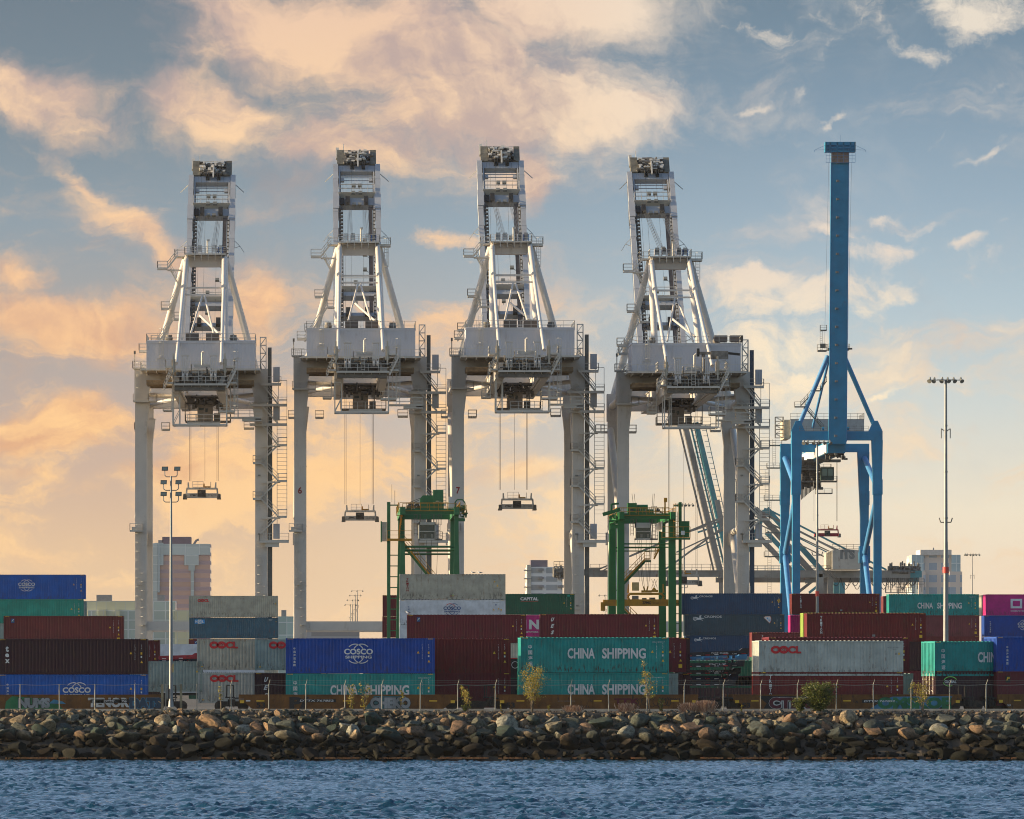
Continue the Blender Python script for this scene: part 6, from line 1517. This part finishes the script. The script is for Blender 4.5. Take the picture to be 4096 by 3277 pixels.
def fence():
    D = 472.8; posts = [-70, 81, 238, 379, 541, 663, 787, 925, 1075, 1223, 1380, 1528, 1681, 1831, 1981, 2129, 2284, 2435, 2588, 2736, 2893, 3042, 3190, 3345, 3494, 3645, 3798, 3944, 4100]
    t = thing('chain_link_fence', 'long chain link fence with steel posts between the rocks and the train', 'fence', (0, D, 0))
    x0, x1 = px2x(posts[0], D), px2x(posts[-1], D); rng = random.Random(9)
    for p in posts:
        x = px2x(p, D); m = MB(); lean = rng.uniform(-.03, .03); m.tube((x, 0, -.1), (x + lean, 0, 2.25), .042, n=8)
        if p > 900: m.tube((x + lean, 0, 2.2), (x + lean + .12, -.1, 2.62), .02, n=6)
        m.build('fence_post', WIRE, t)
    for sx in (649, 724):
        x = px2x(sx, D); m = MB(); m.box(x - .10, x + .10, -.1, .1, 0, 2.25); m.build('gate_post', mat('pale_timber', (.30, .26, .17), .8, var=.3, grime=.5), t)
    m = MB(); px = [px2x(p, D) for p in posts]
    for a, b in zip(px, px[1:]):
        n = 4
        for i in range(n):
            u0, u1 = i / n, (i + 1) / n; s0 = -.05 * math.sin(PI * u0); s1 = -.05 * math.sin(PI * u1); m.beam((a + (b - a) * u0, 0, 2.22 + s0), (a + (b - a) * u1, 0, 2.22 + s1), .035)
    m.beam((px[5], 0, 1.05), (px[8] - 2, 0, 1.05), .04); m.build('top_wire', WIRE, t)
    m = MB()
    for z in (2.42, 2.56): m.beam((px[8], -.08, z), (px[-1], -.08, z), .012)
    m.build('barbed_wire', WIRE, t)
    m = MB(); m.add([(x0, 0, .02), (x1, 0, .02), (x1, 0, 2.18), (x0, 0, 2.18)], [(0, 1, 2, 3)]); m.build('wire_mesh', mesh_mat(), t)
fence()

# ---------------------------------------------------------------- plants on the bank
def leaf_mat(name, c1, c2, c3):
    m = bpy.data.materials.new(name); m.use_nodes = True; t = NT(m.node_tree); b = t.n['Principled BSDF']; ge = t.n.new('ShaderNodeNewGeometry')
    c = t.ramp(ge.outputs['Random Per Island'], [(0, c1), (.45, c2), (.8, c3)]); t.l.new(c, b.inputs['Base Color']); b.inputs['Roughness'].default_value = .6
    tl = t.n.new('ShaderNodeBsdfTranslucent'); t.l.new(c, tl.inputs[0]); ms = t.n.new('ShaderNodeMixShader'); ms.inputs[0].default_value = .4
    t.l.new(b.outputs[0], ms.inputs[1]); t.l.new(tl.outputs[0], ms.inputs[2]); t.l.new(ms.outputs[0], t.n['Material Output'].inputs[0]); return m
LY = leaf_mat('yellow_leaf', (.10, .11, .02), (.26, .22, .03), (.42, .32, .05)); LG = leaf_mat('green_leaf', (.03, .05, .012), (.07, .10, .02), (.16, .17, .03)); LD = leaf_mat('dry_grass', (.26, .13, .08), (.42, .25, .16), (.55, .38, .26))
BARK = mat('grey_bark', (.16, .12, .08), .85, var=.3)
def plant(px, D, w, h, label, m_leaf, n, cat='shrub', nm='shrub', leaf=.055, stems=5, seed=1, base=0.0, trunk=.25, dens=1.0, group=None):
    r = random.Random(seed); t = thing(nm, label, cat, (px2x(px, D), D, base), 0, group); st = MB(); lf = MB(); tips = []
    for i in range(stems):
        a = r.uniform(0, 2 * PI); p = Vector((r.uniform(-.08, .08), r.uniform(-.08, .08), -.1)); hh = h * r.uniform(.7, 1.0); q = p
        top = Vector((math.cos(a) * w * .38 * r.uniform(.3, 1), math.sin(a) * w * .3, hh)); seg = 5
        for k in range(1, seg + 1):
            u = k / seg; c = Vector((top.x * u ** 1.3, top.y * u ** 1.3, hh * u)) + Vector((r.uniform(-.06, .06), r.uniform(-.06, .06), 0)) * h * .35
            st.tube(q, c, .03 * h / 3 * (1.25 - u) + .006, .03 * h / 3 * (1.1 - u) + .005, 5, False)
            if u > trunk:
                for b_ in range(3):
                    d = Vector((r.gauss(0, 1), r.gauss(0, 1), r.uniform(.1, 1))).normalized() * w * r.uniform(.10, .30) * (1.15 - abs(u - .6)); e = c + d; st.tube(c, e, .010, .004, 4, False); tips += [e, c.lerp(e, .5), c.lerp(e, .8)]
            q = c
        tips.append(q)
    for i in range(n):
        c = r.choice(tips) + Vector((r.gauss(0, 1), r.gauss(0, 1), r.gauss(0, 1))) * w * .05
        d = Vector((r.gauss(0, 1), r.gauss(0, 1), r.gauss(0, .7))).normalized(); e = d.cross(Vector((r.gauss(0, 1), r.gauss(0, 1), r.gauss(0, 1)))).normalized(); s = leaf * r.uniform(.6, 1.5)
        lf.add([c - d * s, c + e * s * .5, c + d * s, c - e * s * .5], [(0, 1, 2, 3)])
    link('stem', st.mesh('stem', BARK), t); link('foliage', lf.mesh('foliage', m_leaf), t); return t
plant(2128, 472.1, 2.9, 3.5, 'yellow leaved shrub standing before the lower teal container', LY, 2600, stems=8, seed=4, trunk=.3)
plant(2600, 472.1, 2.0, 4.0, 'thin sparse sapling before the right end of the teal containers', LY, 620, stems=3, seed=7, trunk=.2, cat='sapling', nm='sapling')
plant(3275, 471.8, 3.3, 1.95, 'dense green bush at the fence in front of the graffiti', LG, 7000, stems=26, seed=9, trunk=.05, leaf=.07, cat='bush', nm='bush')
plant(3200, 471.6, 1.3, 1.1, 'low green bush left of the dense bush at the fence', LG, 1500, stems=12, seed=10, trunk=.05, leaf=.06, cat='bush', nm='bush')
plant(1872, 472.1, 1.3, 2.1, 'small leafy shrub below the dark maroon containers', LY, 520, stems=4, seed=11, trunk=.15)
plant(3690, 472.1, 2.3, 2.6, 'loose yellow green shrub near the sunlit salmon container doors', LY, 760, stems=5, seed=12, trunk=.3)
plant(1405, 472.1, 1.2, 2.2, 'sparse yellowish shrub left of the silver graffiti', LY, 330, stems=4, seed=13, trunk=.1)
plant(1455, 472.0, 1.4, 2.2, 'sparse yellow shrub right beside another left of the silver graffiti', LY, 330, stems=4, seed=14, trunk=.1)
plant(1600, 472.0, .7, 2.0, 'single thin yellow weed before the silver graffiti', LY, 150, stems=2, seed=15, trunk=.3)
plant(885, 472.1, .8, 2.4, 'bare young sapling in front of the white container with red lettering', LY, 130, stems=2, seed=16, trunk=.4, cat='sapling', nm='sapling')
plant(2645, 471.8, .6, 1.1, 'small dark green weed before the graffiti scrawl', LG, 260, stems=5, seed=17, trunk=.1)
plant(2965, 471.8, .3, .6, 'small upright yellow green weed right of the pink grass', LY, 90, stems=3, seed=18, trunk=.1, cat='weed', nm='weed')
plant(2005, 471.8, .3, .7, 'small upright weed left of the yellow shrub', LY, 90, stems=3, seed=19, trunk=.1, cat='weed', nm='weed')
plant(2195, 471.8, .35, .55, 'little upright weed right of the yellow shrub foot', LY, 80, stems=3, seed=20, trunk=.1, cat='weed', nm='weed')
plant(1100 + 760, 471.8, .8, .5, 'low green tuft at the foot of the leafy shrub', LG, 300, stems=6, seed=21, trunk=.1, cat='weed', nm='weed')
def tuft(px, w, h, label, n, seed, m_=None, D=471.7):
    r = random.Random(seed); mb = MB()
    for i in range(n):
        x = r.gauss(0, w * .26); y = r.gauss(0, .15); a = r.gauss(0, .35) + x * .5; hh = h * r.uniform(.5, 1.1); p = Vector((x, y, 0)); q = p + Vector((math.sin(a) * hh, r.gauss(0, .1), math.cos(a) * hh)); s = .018
        mb.add([p + Vector((-s, 0, 0)), p + Vector((s, 0, 0)), q + Vector((s * 1.4, 0, -.03)), q + Vector((0, 0, .05)), q + Vector((-s * 1.4, 0, -.03))], [(0, 1, 2, 3, 4)])
    o = link('grass_tuft', mb.mesh('grass_tuft', m_ or LD), None, (px2x(px, D), D, 0)); tag(o, label, 'grass tuft'); return o
tuft(2755, 1.0, .7, 'pink plumed grass clump left of two right of the teal containers', 420, 1)
tuft(2822, 1.0, .9, 'pink plumed grass clump right of two right of the teal containers', 420, 2)
tuft(2290, 1.2, .55, 'small pinkish grass clump under the lower teal container', 180, 3); tuft(2505, 1.0, .7, 'dry grass clump under the scrawled graffiti', 180, 4)
r = random.Random(77); mb = MB()
for i in range(9000):
    x = r.uniform(px2x(0, 472), px2x(4096, 472)); left = x < px2x(840, 472)
    if left and r.random() < .93: continue
    if math.sin(x * 1.1) + math.sin(x * .37 + 2) < r.uniform(-1.6, .9): continue
    y = r.uniform(471.0, 474.4); hh = r.uniform(.06, .26); a = r.gauss(0, .5); s = .012
    mb.add([(x - s, y, -.03), (x + s, y, -.03), (x + math.sin(a) * hh, y, math.cos(a) * hh)], [(0, 1, 2)])
tag(link('dry_grass', mb.mesh('dry_grass', LD)), 'dry grass growing along the foot of the fence', 'grass', kind='stuff')

# ---------------------------------------------------------------- stacked chassis in the gap of the train
def chassis(px0, px1, py, D, col, label, tilt=0.0, txt=None):
    L = (px1 - px0) / F * D; t = thing('container_chassis', label, 'trailer', (px2x(px0, D), D, py2z(py, D)), 0, 'bare trailer frames stacked in the yard'); dz = tilt * L
    m = MB(); m.beam((0, 0, 0), (L, 0, dz), .12, .38); m.beam((0, 1.0, 0), (L, 1.0, dz), .12, .38)
    n = int(L / 1.2)
    for i in range(n + 1): u = i / n; m.beam((L * u, -.2, dz * u), (L * u, 1.2, dz * u), .1, .2)
    m.prism([(L - 1.1, dz - .1), (L, dz - .1), (L + .1, dz + .35), (L - .5, dz + .35)], -.15, 1.15); m.build('frame', col, t)
    m = MB()
    for i in range(2): m.box(L * .72 + i * .5, L * .72 + i * .5 + .14, -.1, 1.1, dz * .6 - .42, dz * .6 - .18)
    m.build('landing_gear', CK, t)
    k = Marks(-.075); r = random.Random(int(px0 + py))
    for i in range(int(L / .8)): x = .3 + i * .8; k.rect(RED if i % 2 else WHT, x, x + .38, dz * x / L - .16 + .04, dz * x / L - .1 + .04)
    if txt: k.word(WHT, txt, L * .5, dz * .5 - .0, .13, 1.5, .005)
    k.build(t); return t
NV = mat('chassis_navy', (.012, .02, .05), .6, var=.3); LBL = mat('chassis_light_blue', (.10, .32, .55), .55, var=.2, grime=.3); BKS = mat('chassis_black', (.018, .018, .022), .6, var=.3)
Dc = 520
chassis(2700, 2992, 2622, Dc, BKS, 'black bare trailer frame on top of the trailer pile below the blue stack', .045, 'FLXZ 436286')
chassis(2700, 2985, 2634, Dc + 2, LBL, 'light blue bare trailer frame second from the top of the pile', .012, 'APMZ 410642')
chassis(2700, 2975, 2663, Dc, BKS, 'black bare trailer frame in the middle of the pile', .018, 'DCLZ')
chassis(2700, 2960, 2690, Dc + 1, BKS, 'black bare trailer frame lower in the pile with white number', .01, 'FLXZ 442118')
chassis(2700, 2950, 2712, Dc + 2, NV, 'dark blue bare trailer frame near the bottom of the pile', .004)
chassis(2700, 2940, 2735, Dc, BKS, 'lowest black bare trailer frame of the pile', .0)
container(2700, 2640, 545, L20 * 2, HS, 'sea', 'green container behind the pile of bare trailers', None, z=5.1 - 2.59) if False else None
container(2590, 2643, 556, L40, HS, 'green', 'green container glimpsed between the stacked trailers', plain); container(2590, 2703, 556, L40, HS, 'dkmaroon', 'dark maroon container low behind the stacked trailers', plain)
# red and blue trailer frames and a white trailer left of the pale containers
chassis(636, 800, 2632, 560, mat('chassis_red', (.25, .02, .03), .6, var=.3), 'red bare trailer frame stacked behind the light pole', .03)
chassis(636, 800, 2640, 562, NV, 'dark blue bare trailer frame under the red one behind the light pole', .0)
container(560, 2637, 566, L40 * .6 + 2, HS, 'royal', 'blue container behind the pale one at the light pole', None) if False else None
def box_trailer():
    D = 640; t = thing('box_trailer', 'white box trailer roof showing behind the light pole', 'trailer', (px2x(560, D), D, 0), R(2))
    m = MB(); m.box(0, 13.6, 0, 2.6, 1.2, py2z(2577, D)); m.build('box_body', C['white'], t)
    m = MB(); m.box(.2, 13.4, .3, 2.3, .9, 1.18); m.build('chassis_frame', BKS, t)
    for x in (1.5, 2.8, 11.5):
        m = MB()
        m.tube((x, .05, .5), (x, .4, .5), .5, n=18); m.build('wheel', CK, t)
box_trailer()
def end_on_truck():
    D = 500; t = thing('yard_truck', 'dark truck chassis end with a round wheel between the dark red and teal containers', 'truck', (px2x(2062, D), D, 0), 0)
    m = MB(); m.box(-1.1, .7, 0, 1.4, py2z(2712, D), py2z(2632, D)); m.build('body', BKS, t)
    m = MB(); m.box(-.6, .6, 0.1, 1.2, .2, py2z(2715, D)); m.build('chassis_frame', BKS, t)
    z = py2z(2660, D); m = MB(); m.tube((-.05, -.2, z), (-.05, .02, z), .47, n=24); m.build('spare_wheel', CK, t)
    k = Marks(-.215); k.arc(WHT, -.05, z, .28, .28, 0, 360, .04, 24); k.build(t, 'wheel_rim')
    k = Marks(-.01); k.rect(RED, -.5, .3, py2z(2636, D), py2z(2633, D)); k.build(t, 'reflector')
end_on_truck()

# ---------------------------------------------------------------- gulls
GW = mat('gull_white', (.75, .73, .70), .7, grime=0, var=.04); GBk = mat('gull_grey', (.08, .08, .085), .7, grime=0)
def gull(px, py, D, face, label):
    t = thing('gull', label, 'gull', (px2x(px, D), D + .6, py2z(py, D)), 0 if face < 0 else PI, 'gulls standing on the containers')
    import bmesh
    bm = bmesh.new(); bmesh.ops.create_uvsphere(bm, u_segments=16, v_segments=12, radius=1)
    for v in bm.verts:
        x, y, z = v.co
        v.co = Vector((x * .24 + (.12 * max(0, x) ** 2), y * .085 * (1 - .4 * max(0, x)), .20 + z * .085 * (1 - .5 * max(0, x)) + (.05 * max(0, -x - .2)) - .02 * x))
        if x < -.62: k = (-x - .62) / .38; v.co += Vector((-.03 * k, 0, .11 * k)); v.co.y *= 1.0
    vs_ = [tuple(v.co) for v in bm.verts]; fs_ = [tuple(a.index for a in f.verts) for f in bm.faces]; bm.free()
    m = MB(); m.add(vs_, fs_); m.build('body', GW, t, smooth=True)
    m = MB(); m.prism([(-.05, .22), (.10, .26), (.36, .17), (.12, .17)], -.10, .10); m.build('wing', GBk, t)
    m = MB(); m.tube((-.27, 0, .315), (-.34, 0, .30), .014, .006, 6); m.build('beak', YEL, t)
    m = MB()
    for y in (-.03, .03): m.tube((0, y, 0), (0, y, .14), .008, n=5)
    m.build('leg', YEL, t)
gull(1892, 2297, D6, -1, 'white gull on the cream refrigerated container, left of two')
gull(1920, 2297, D6, -1, 'white gull on the cream refrigerated container, right of two')
gull(1634, 2459, D8, -1, 'gull at the left corner of the maroon container before the white stack')
# ---------------------------------------------------------------- distant city
def facade(name, glass, frame, nx, nz, gr=.12, band=None):
    """windows in rows: object-space grid of panes"""
    m = bpy.data.materials.new(name); m.use_nodes = True; t = NT(m.node_tree); b = t.n['Principled BSDF']
    co = t.n.new('ShaderNodeTexCoord').outputs['Object']; sp = t.n.new('ShaderNodeSeparateXYZ'); t.l.new(co, sp.inputs[0])
    u = t.math('MULTIPLY', t.math('ADD', sp.outputs[0], sp.outputs[1]), nx); v = t.math('MULTIPLY', sp.outputs[2], nz)
    k = t.math('MULTIPLY', t.math('GREATER_THAN', t.math('FRACT', u), gr), t.math('GREATER_THAN', t.math('FRACT', v), gr if band is None else band))
    cb = t.n.new('ShaderNodeCombineXYZ'); t.l.new(t.math('FLOOR', u), cb.inputs[0]); t.l.new(t.math('FLOOR', v), cb.inputs[1])
    wn = t.n.new('ShaderNodeTexWhiteNoise'); t.l.new(cb.outputs[0], wn.inputs[0]); n = t.noise(co, .05, 3)
    g = t.mix(t.math('MULTIPLY', wn.outputs[0], .45), glass, tuple(c * .5 for c in glass)); c = t.mix(k, frame, g); t.l.new(c, b.inputs['Base Color'])
    t.l.new(t.mix(k, .7, .12, 'FLOAT'), b.inputs['Roughness']); b.inputs['Specular IOR Level'].default_value = .6; return m
def building(name, px0, px1, pyt, D, depth, label, m, rz=0.0, base=0.0, cat='building'):
    w = (px1 - px0) / F * D; H_ = py2z(pyt, D); t = thing(name, label, cat, (px2x(px0, D), D, base), rz)
    mb = MB(); mb.box(0, w, 0, depth, 0, H_); mb.build('wall', m, t); return t, w, H_
DC = 2600
f_pink = facade('rose_glass', (.70, .40, .32), (.50, .32, .31), .05, .26, -1.0, .45); f_grey = facade('pale_panel_glass', (.52, .56, .54), (.62, .62, .58), .16, .26, .06)
f_dark = mat('dark_core', (.15, .12, .15), .6, var=.15, grime=.1, scale=.1); roofm = mat('roof_grey', (.25, .24, .24), .8, var=.1)
s = DC / F
t, w, H_ = building('glass_tower', 622, 841, 2176, DC, 26, 'rose and grey glass office tower with dark roof block', f_pink)
m = MB(); zt = H_
def zz(py): return py2z(py, DC)
def xx(px): return (px - 622) * s
m.box(xx(654), xx(841), -.6, -.2, zz(2220), zz(2176)); m.box(xx(737), xx(795), -.7, -.2, zz(2262), zz(2220)); m.box(xx(754), xx(780), -.7, -.2, zz(2283), zz(2262)); m.box(xx(763), xx(776), -.7, -.2, zz(2420), zz(2283))
m.box(xx(622), xx(654), -.9, -.2, zz(2262), zz(2172)); m.box(xx(616), xx(640), -1.3, -.2, zz(2370), zz(2173)); m.box(xx(612), xx(630), -1.8, 25.5, zz(2420), zz(2174)); m.build('grey_panel', f_grey, t)
m = MB(); m.box(xx(648), xx(763), 4, 18, H_, zz(2147)); m.build('roof_block', f_dark, t); m = MB(); m.box(xx(632), xx(650), 4, 12, H_, zz(2160)); m.bars([(xx(775), 5, H_), (xx(785), 5, zz(2160)), (xx(795), 5, zz(2158))], 1.0); m.build('roof_gear', roofm, t)
f_teal = facade('bright_glass', (.62, .58, .38), (.46, .45, .38), .25, .26, .07); f_teal2 = facade('green_glass', (.40, .47, .43), (.55, .56, .53), .2, .26, .10)
def gb(nm, a, b, y, D, dep, lab, m, steps=()):
    t, w, H_ = building(nm, a, b, y, D, dep, lab, m)
    for q_, (x0, x1, yt, mt) in enumerate(steps): k = MB(); k.box((x0 - a) * D / F, (x1 - a) * D / F, -2 - q_, dep - 1 - q_, 0, py2z(yt, D)); k.build('wing', mt, t)
    k = MB(); k.box(w * .2, w * .5, 2, 10, H_, H_ + 2.5); k.build('roof_plant', roofm, t); return t
gb('glass_building', 345, 545, 2404, 2400, 30, 'low bright glass building left of the leftmost crane leg', f_teal, ((352, 545, 2442, f_teal2), (395, 425, 2440, f_teal), (462, 480, 2440, f_teal)))
gb('glass_building', 611, 700, 2404, 2400, 30, 'low glass building just left of the light pole', f_teal2, ((700, 760, 2442, f_teal),))
gb('glass_building', 1112, 1178, 2466, 2300, 25, 'pale green glass building beside the leg with the red 6', facade('aqua_glass', (.33, .46, .44), (.5, .55, .54), .3, .2, .08))
gb('warehouse', 1222, 1438, 2528, 2000, 40, 'long low grey warehouse left of the four distant masts', facade('warehouse_wall', (.25, .24, .25), (.34, .33, .33), .05, .12, .1))
gb('hotel', 1000 + 640 + 0, 1000 + 655, 2500, 2500, 10, 'small pale block behind the green yard crane', roofm) if False else None
# balcony tower
def condo():
    D = 2300; a = 2110; t, w, H_ = building('apartment_tower', a, 2250, 2268, D, 24, 'white apartment tower with balconies beside the green container', facade('condo_wall', (.34, .36, .38), (.66, .64, .62), .17, .30, .25, .35))
    s_ = D / F
    m = MB(); m.box(14 * s_, 82 * s_ - 0, 4, 16, H_, py2z(2240, D)); m.build('roof_block', f_dark, t)
    z = H_ - 1.5; k = 0
    m = MB()
    while z > 18:
        m.box(-1.4, 1.6, -.8, 5, z, z + .35); m.box(w * .30, w * .46, -1.2, 0, z, z + .9); m.box(w * .86, w + 1.6, -1.2, 5, z, z + .9); z -= 3.3
    m.build('balcony', roofm, t)
    m = MB(); m.box(-.2, 1.4, -.5, 10, 0, H_ + .8); m.build('corner_pier', mat('cream_pier', (.5, .46, .38), .7), t)
condo()
def brick_tower():
    D = 2900; a = 3650; s_ = D / F; t, w, H_ = building('office_tower', a, 3838, 2222, D, 30, 'pinkish stone office tower with glass shoulders behind the teal container', facade('stone_windows', (.34, .42, .52), (.66, .54, .46), .165, .165, .34, .42))
    z = lambda py: py2z(py, D); x = lambda px: (px - a) * s_
    m = MB(); m.box(x(3680), x(3805), -1.5, 20, H_, z(2200)); m.build('crown', mat('tower_crown', (.58, .53, .48), .7, var=.1), t)
    m = MB(); m.box(x(3646), x(3693), -1.5, 12, z(2480), z(2220)); m.box(x(3805), x(3841), -1.5, 12, z(2290), z(2220)); m.build('glass_shoulder', facade('shoulder_glass', (.36, .50, .56), (.52, .58, .58), .4, .2, .12), t)
    m = MB(); m.box(x(3796), x(3846), -3, 12, 0, z(2287)); m.box(x(3672), x(3700), -3, 12, 0, z(2287)); m.build('wing', facade('stone_windows_low', (.34, .42, .52), (.66, .54, .46), .165, .165, .34, .42), t)
    m = MB(); m.bars([(x(3738), 5, z(2200)), (x(3738), 5, z(2190))], .6); m.build('aerial', roofm, t)
brick_tower()
gb('office_block', 2590 + 300, 2950, 2352, 1800, 20, 'white office block between the right legs of the rightmost white crane', facade('office_white', (.20, .22, .25), (.5, .48, .46), .25, .3, .3))
# ---------------------------------------------------------------- distant cranes, boom hinges side on
def side_crane(D, parts, label, m_main, name='container_crane'):
    t = thing(name, label, 'crane', (0, D, 0), 0, 'distant cranes at the far quay')
    for nm, mt, fn in parts: mb = MB(); fn(mb); mb.build(nm, mt, t)
    return t
GRY = mat('far_crane_grey', (.27, .25, .22), .6, var=.25, grime=.6, gcol=(.2, .1, .06), scale=.2); TEA = mat('far_crane_teal', (.07, .25, .28), .6, var=.2, grime=.4, gcol=(.2, .12, .08), scale=.2)
def Q(px, py, D, dy=0.0): return (px2x(px, D), dy, py2z(py, D))
def far_pair(D, off, m_, lab, house, xo=0):
    q = lambda px, py, dy=0.0: Q(px + xo, py, D, dy)
    def boom(b):
        b.beam(q(2880, 2285), q(2738, 1690), 1.5, 1.6, 1.3, 1.3); b.beam(q(2868, 2285), q(2727, 1690), .22)
        b.beam(q(2865, 2285, 9), q(2725, 1700, 9), .5, .5)
        n = 26
        for i in range(n):
            u = i / n; p = Vector(q(2900, 2270)).lerp(Vector(q(2775, 1700)), u); r_ = Vector(q(2885, 2270)).lerp(Vector(q(2758, 1700)), u); b.beam(p, r_, .14)
        b.beam(q(2900, 2270), q(2775, 1700), .2); b.beam(q(2893, 2120), q(2868, 2000), 1.2, 1.2)
    def girder(b):
        b.beam(q(2870, 2297), q(3640, 2297), 1.8, 1.9); b.beam(q(2870, 2318, 8), q(3640, 2318, 8), 1.5, 1.3); b.rail([q(2900, 2284, -1.2), q(3320, 2284, -1.2)], 1.3, .12, 2)
    def legs(b):
        for x in (2905, 3322):
            for dy in (0, 18): b.beam(q(x, 2310, dy), (q(x, 2310, dy)[0], dy, 0), 1.5, 1.5)
    def frame(b):
        b.beam(q(2905, 2290), q(3020, 2035), 1.2, 1.2); b.beam(q(3020, 2035), q(3265, 2310), 1.0, 1.5); b.beam(q(3020, 2130), q(3190, 2310), .9, 1.3); b.beam(q(3020, 2035), q(3500, 2280), .5, .5); b.beam(q(3020, 2060, 5), q(3400, 2240, 5), .3, .3); b.beam(q(3020, 2080, 9), q(3380, 2260, 9), .3, .3)
        b.beam(q(3020, 2040), q(2745, 2130), .6, .5); b.beam(q(3020, 2060), q(2705, 2330 - 120), .35, .35); b.beam(q(3220, 2330), q(3300, 2290), .8, .8); b.beam(q(3190, 2372), q(3300, 2285), .7)
    def cables(b):
        for i in range(9 if house else 5):
            x0 = 3325 + i * 38; prev = None
            for k in range(9): u = k / 8; p = q(x0 + 38 * u, 2312 + 48 * (1 - (2 * u - 1) ** 2) * (1 if i % 2 else .7)); 
            for k in range(9):
                u = k / 8; p = q(x0 + 38 * u, 2312 + 46 * (1 - (2 * u - 1) ** 2) * (1 if i % 2 else .7))
                if prev: b.beam(prev, p, .16)
                prev = p
    def gear(b):
        r_ = random.Random(int(D)); xs = px2x(3552 + xo, D); xe = px2x(3640 + xo, D); b.clutter(xs, xe, -1, 3, py2z(2290, D), py2z(2264, D), 60, r_, .3, 1.6)
        for i in range(14): p = q(3545 + i * 8, 2312, -.5); b.beam(p, q(3545 + i * 8 + r_.uniform(-3, 3), 2330 + r_.uniform(5, 50), -.5), .16)
        b.rail([q(3540, 2372, -1), q(3610, 2372, -1)], 1.5, .14); b.rail([q(3560, 2338, -1), q(3650, 2338, -1)], 1.5, .14); b.beam(q(3610, 2262), q(3610, 2245), .3)
    parts = [('boom', m_, boom), ('trolley_girder', m_, girder), ('leg', m_, legs), ('stay_frame', m_, frame), ('festoon_cable', CD, cables), ('end_gear', CM, gear)]
    t = side_crane(D, parts, lab, m_)
    if house:
        m = MB(); x0, z0, x1, z1 = px2x(3325 + xo, D), py2z(2278, D), px2x(3437 + xo, D), py2z(2198, D); m.prism([(x0, z0), (x1, z0), (x1, z1 - .3), ((x0 + x1) / 2, z1), (x0, z1 - .3)], -3, 6); m.build('machinery_house', mat('cream_house', (.46, .42, .36), .6, var=.12, grime=.5, gcol=(.2, .1, .06), scale=.3), t)
        m = MB(); xa = px2x(3305 + xo, D); m.prism([(xa, z0 + .3), (x0, z0 + .1), (x0, z1 - .3), (xa, z1 - 1.0)], -1, 7); m.build('house_end', mat('cream_house_end', (.5, .45, .34), .55), t)
        m = MB(); m.rail([(x0, -3, z1), (x1, -3, z1)], 1.2, .12); m.stair(Q(3345 + xo, 2330, D, -3), Q(3305 + xo, 2290, D, -3), .9); m.build('roof_rail', CM, t)
        k = Marks(-3.02); k.word(GREYL, 'ITS', x0 + 2.0, py2z(2238, D), 2.4, 3.7, .07); k.build(t, 'lettering')
    return t
far_pair(1480, 0, GRY, 'distant weathered grey crane with steep boom and a house marked ITS', True)
far_pair(1640, 0, TEA, 'distant teal crane with steep boom behind the weathered grey one', False, 46)
def low_boom():
    D = 1420; q = lambda px, py, dy=0.0: Q(px, py, D, dy)
    def b1(b): b.beam(q(2352, 2296), q(2925, 2296), 1.6, 1.5); b.rail([q(2360, 2284, -1), q(2915, 2284, -1)], 1.6, .12, 2.2); b.beam(q(2352, 2284), q(2400, 2284), 1.2, 1.4)
    def b2(b): b.beam(q(2370, 2288), q(2520, 2225), .35); b.beam(q(2520, 2225), q(2960, 2040), .45, .5); b.beam(q(2400, 2290), q(2470, 2250), .3); b.beam(q(2690, 2258), q(2960, 2060), .45, .45); b.beam(q(2690, 2258), q(2640, 2290), .4)
    def b3(b):
        for x in (2930,): b.beam(q(x, 2296), (q(x, 0)[0], 0, 0), 1.6); b.beam(q(x, 2296), q(2960, 2040), 1.2)
        for x in (3280,): b.beam(q(x, 2296), (q(x, 0)[0], 0, 0), 1.6)
        b.beam(q(2925, 2296), q(3290, 2296), 1.6)
    def b4(b): r_ = random.Random(5); b.clutter(px2x(2215, D), px2x(2262, D), -1, 2, py2z(2312, D), py2z(2270, D), 40, r_, .4, 1.6); b.rail([q(2215, 2268, -1), q(2262, 2268, -1)], 1.3, .14, 1.2); b.rail([q(2215, 2310, -1), q(2262, 2310, -1)], 1.3, .14, 1.2); b.beam(q(2262, 2290), q(2352, 2290), 1.5)
    side_crane(D, [('boom', GRY, b1), ('forestay', GRY, b2), ('leg', GRY, b3), ('boom_tip', CM, b4)], 'distant grey crane with its boom lowered level behind the green crane', GRY)
low_boom()
# ---------------------------------------------------------------- air
def haze(dens, col):
    m = bpy.data.materials.new('haze'); m.use_nodes = True; t = NT(m.node_tree); t.n.remove(t.n['Principled BSDF'])
    v = t.n.new('ShaderNodeVolumePrincipled'); v.inputs['Density'].default_value = dens; v.inputs['Color'].default_value = (*col, 1); v.inputs['Anisotropy'].default_value = .2
    t.l.new(v.outputs[0], t.n['Material Output'].inputs['Volume'])
    b = MB(); b.box(-6200, 6200, -1600, 12200, -8, 140); o = b.build('haze', m); tag(o, 'thin warm haze over the whole harbour', 'haze', kind='stuff')
haze(.000015, (1.0, .93, .88))
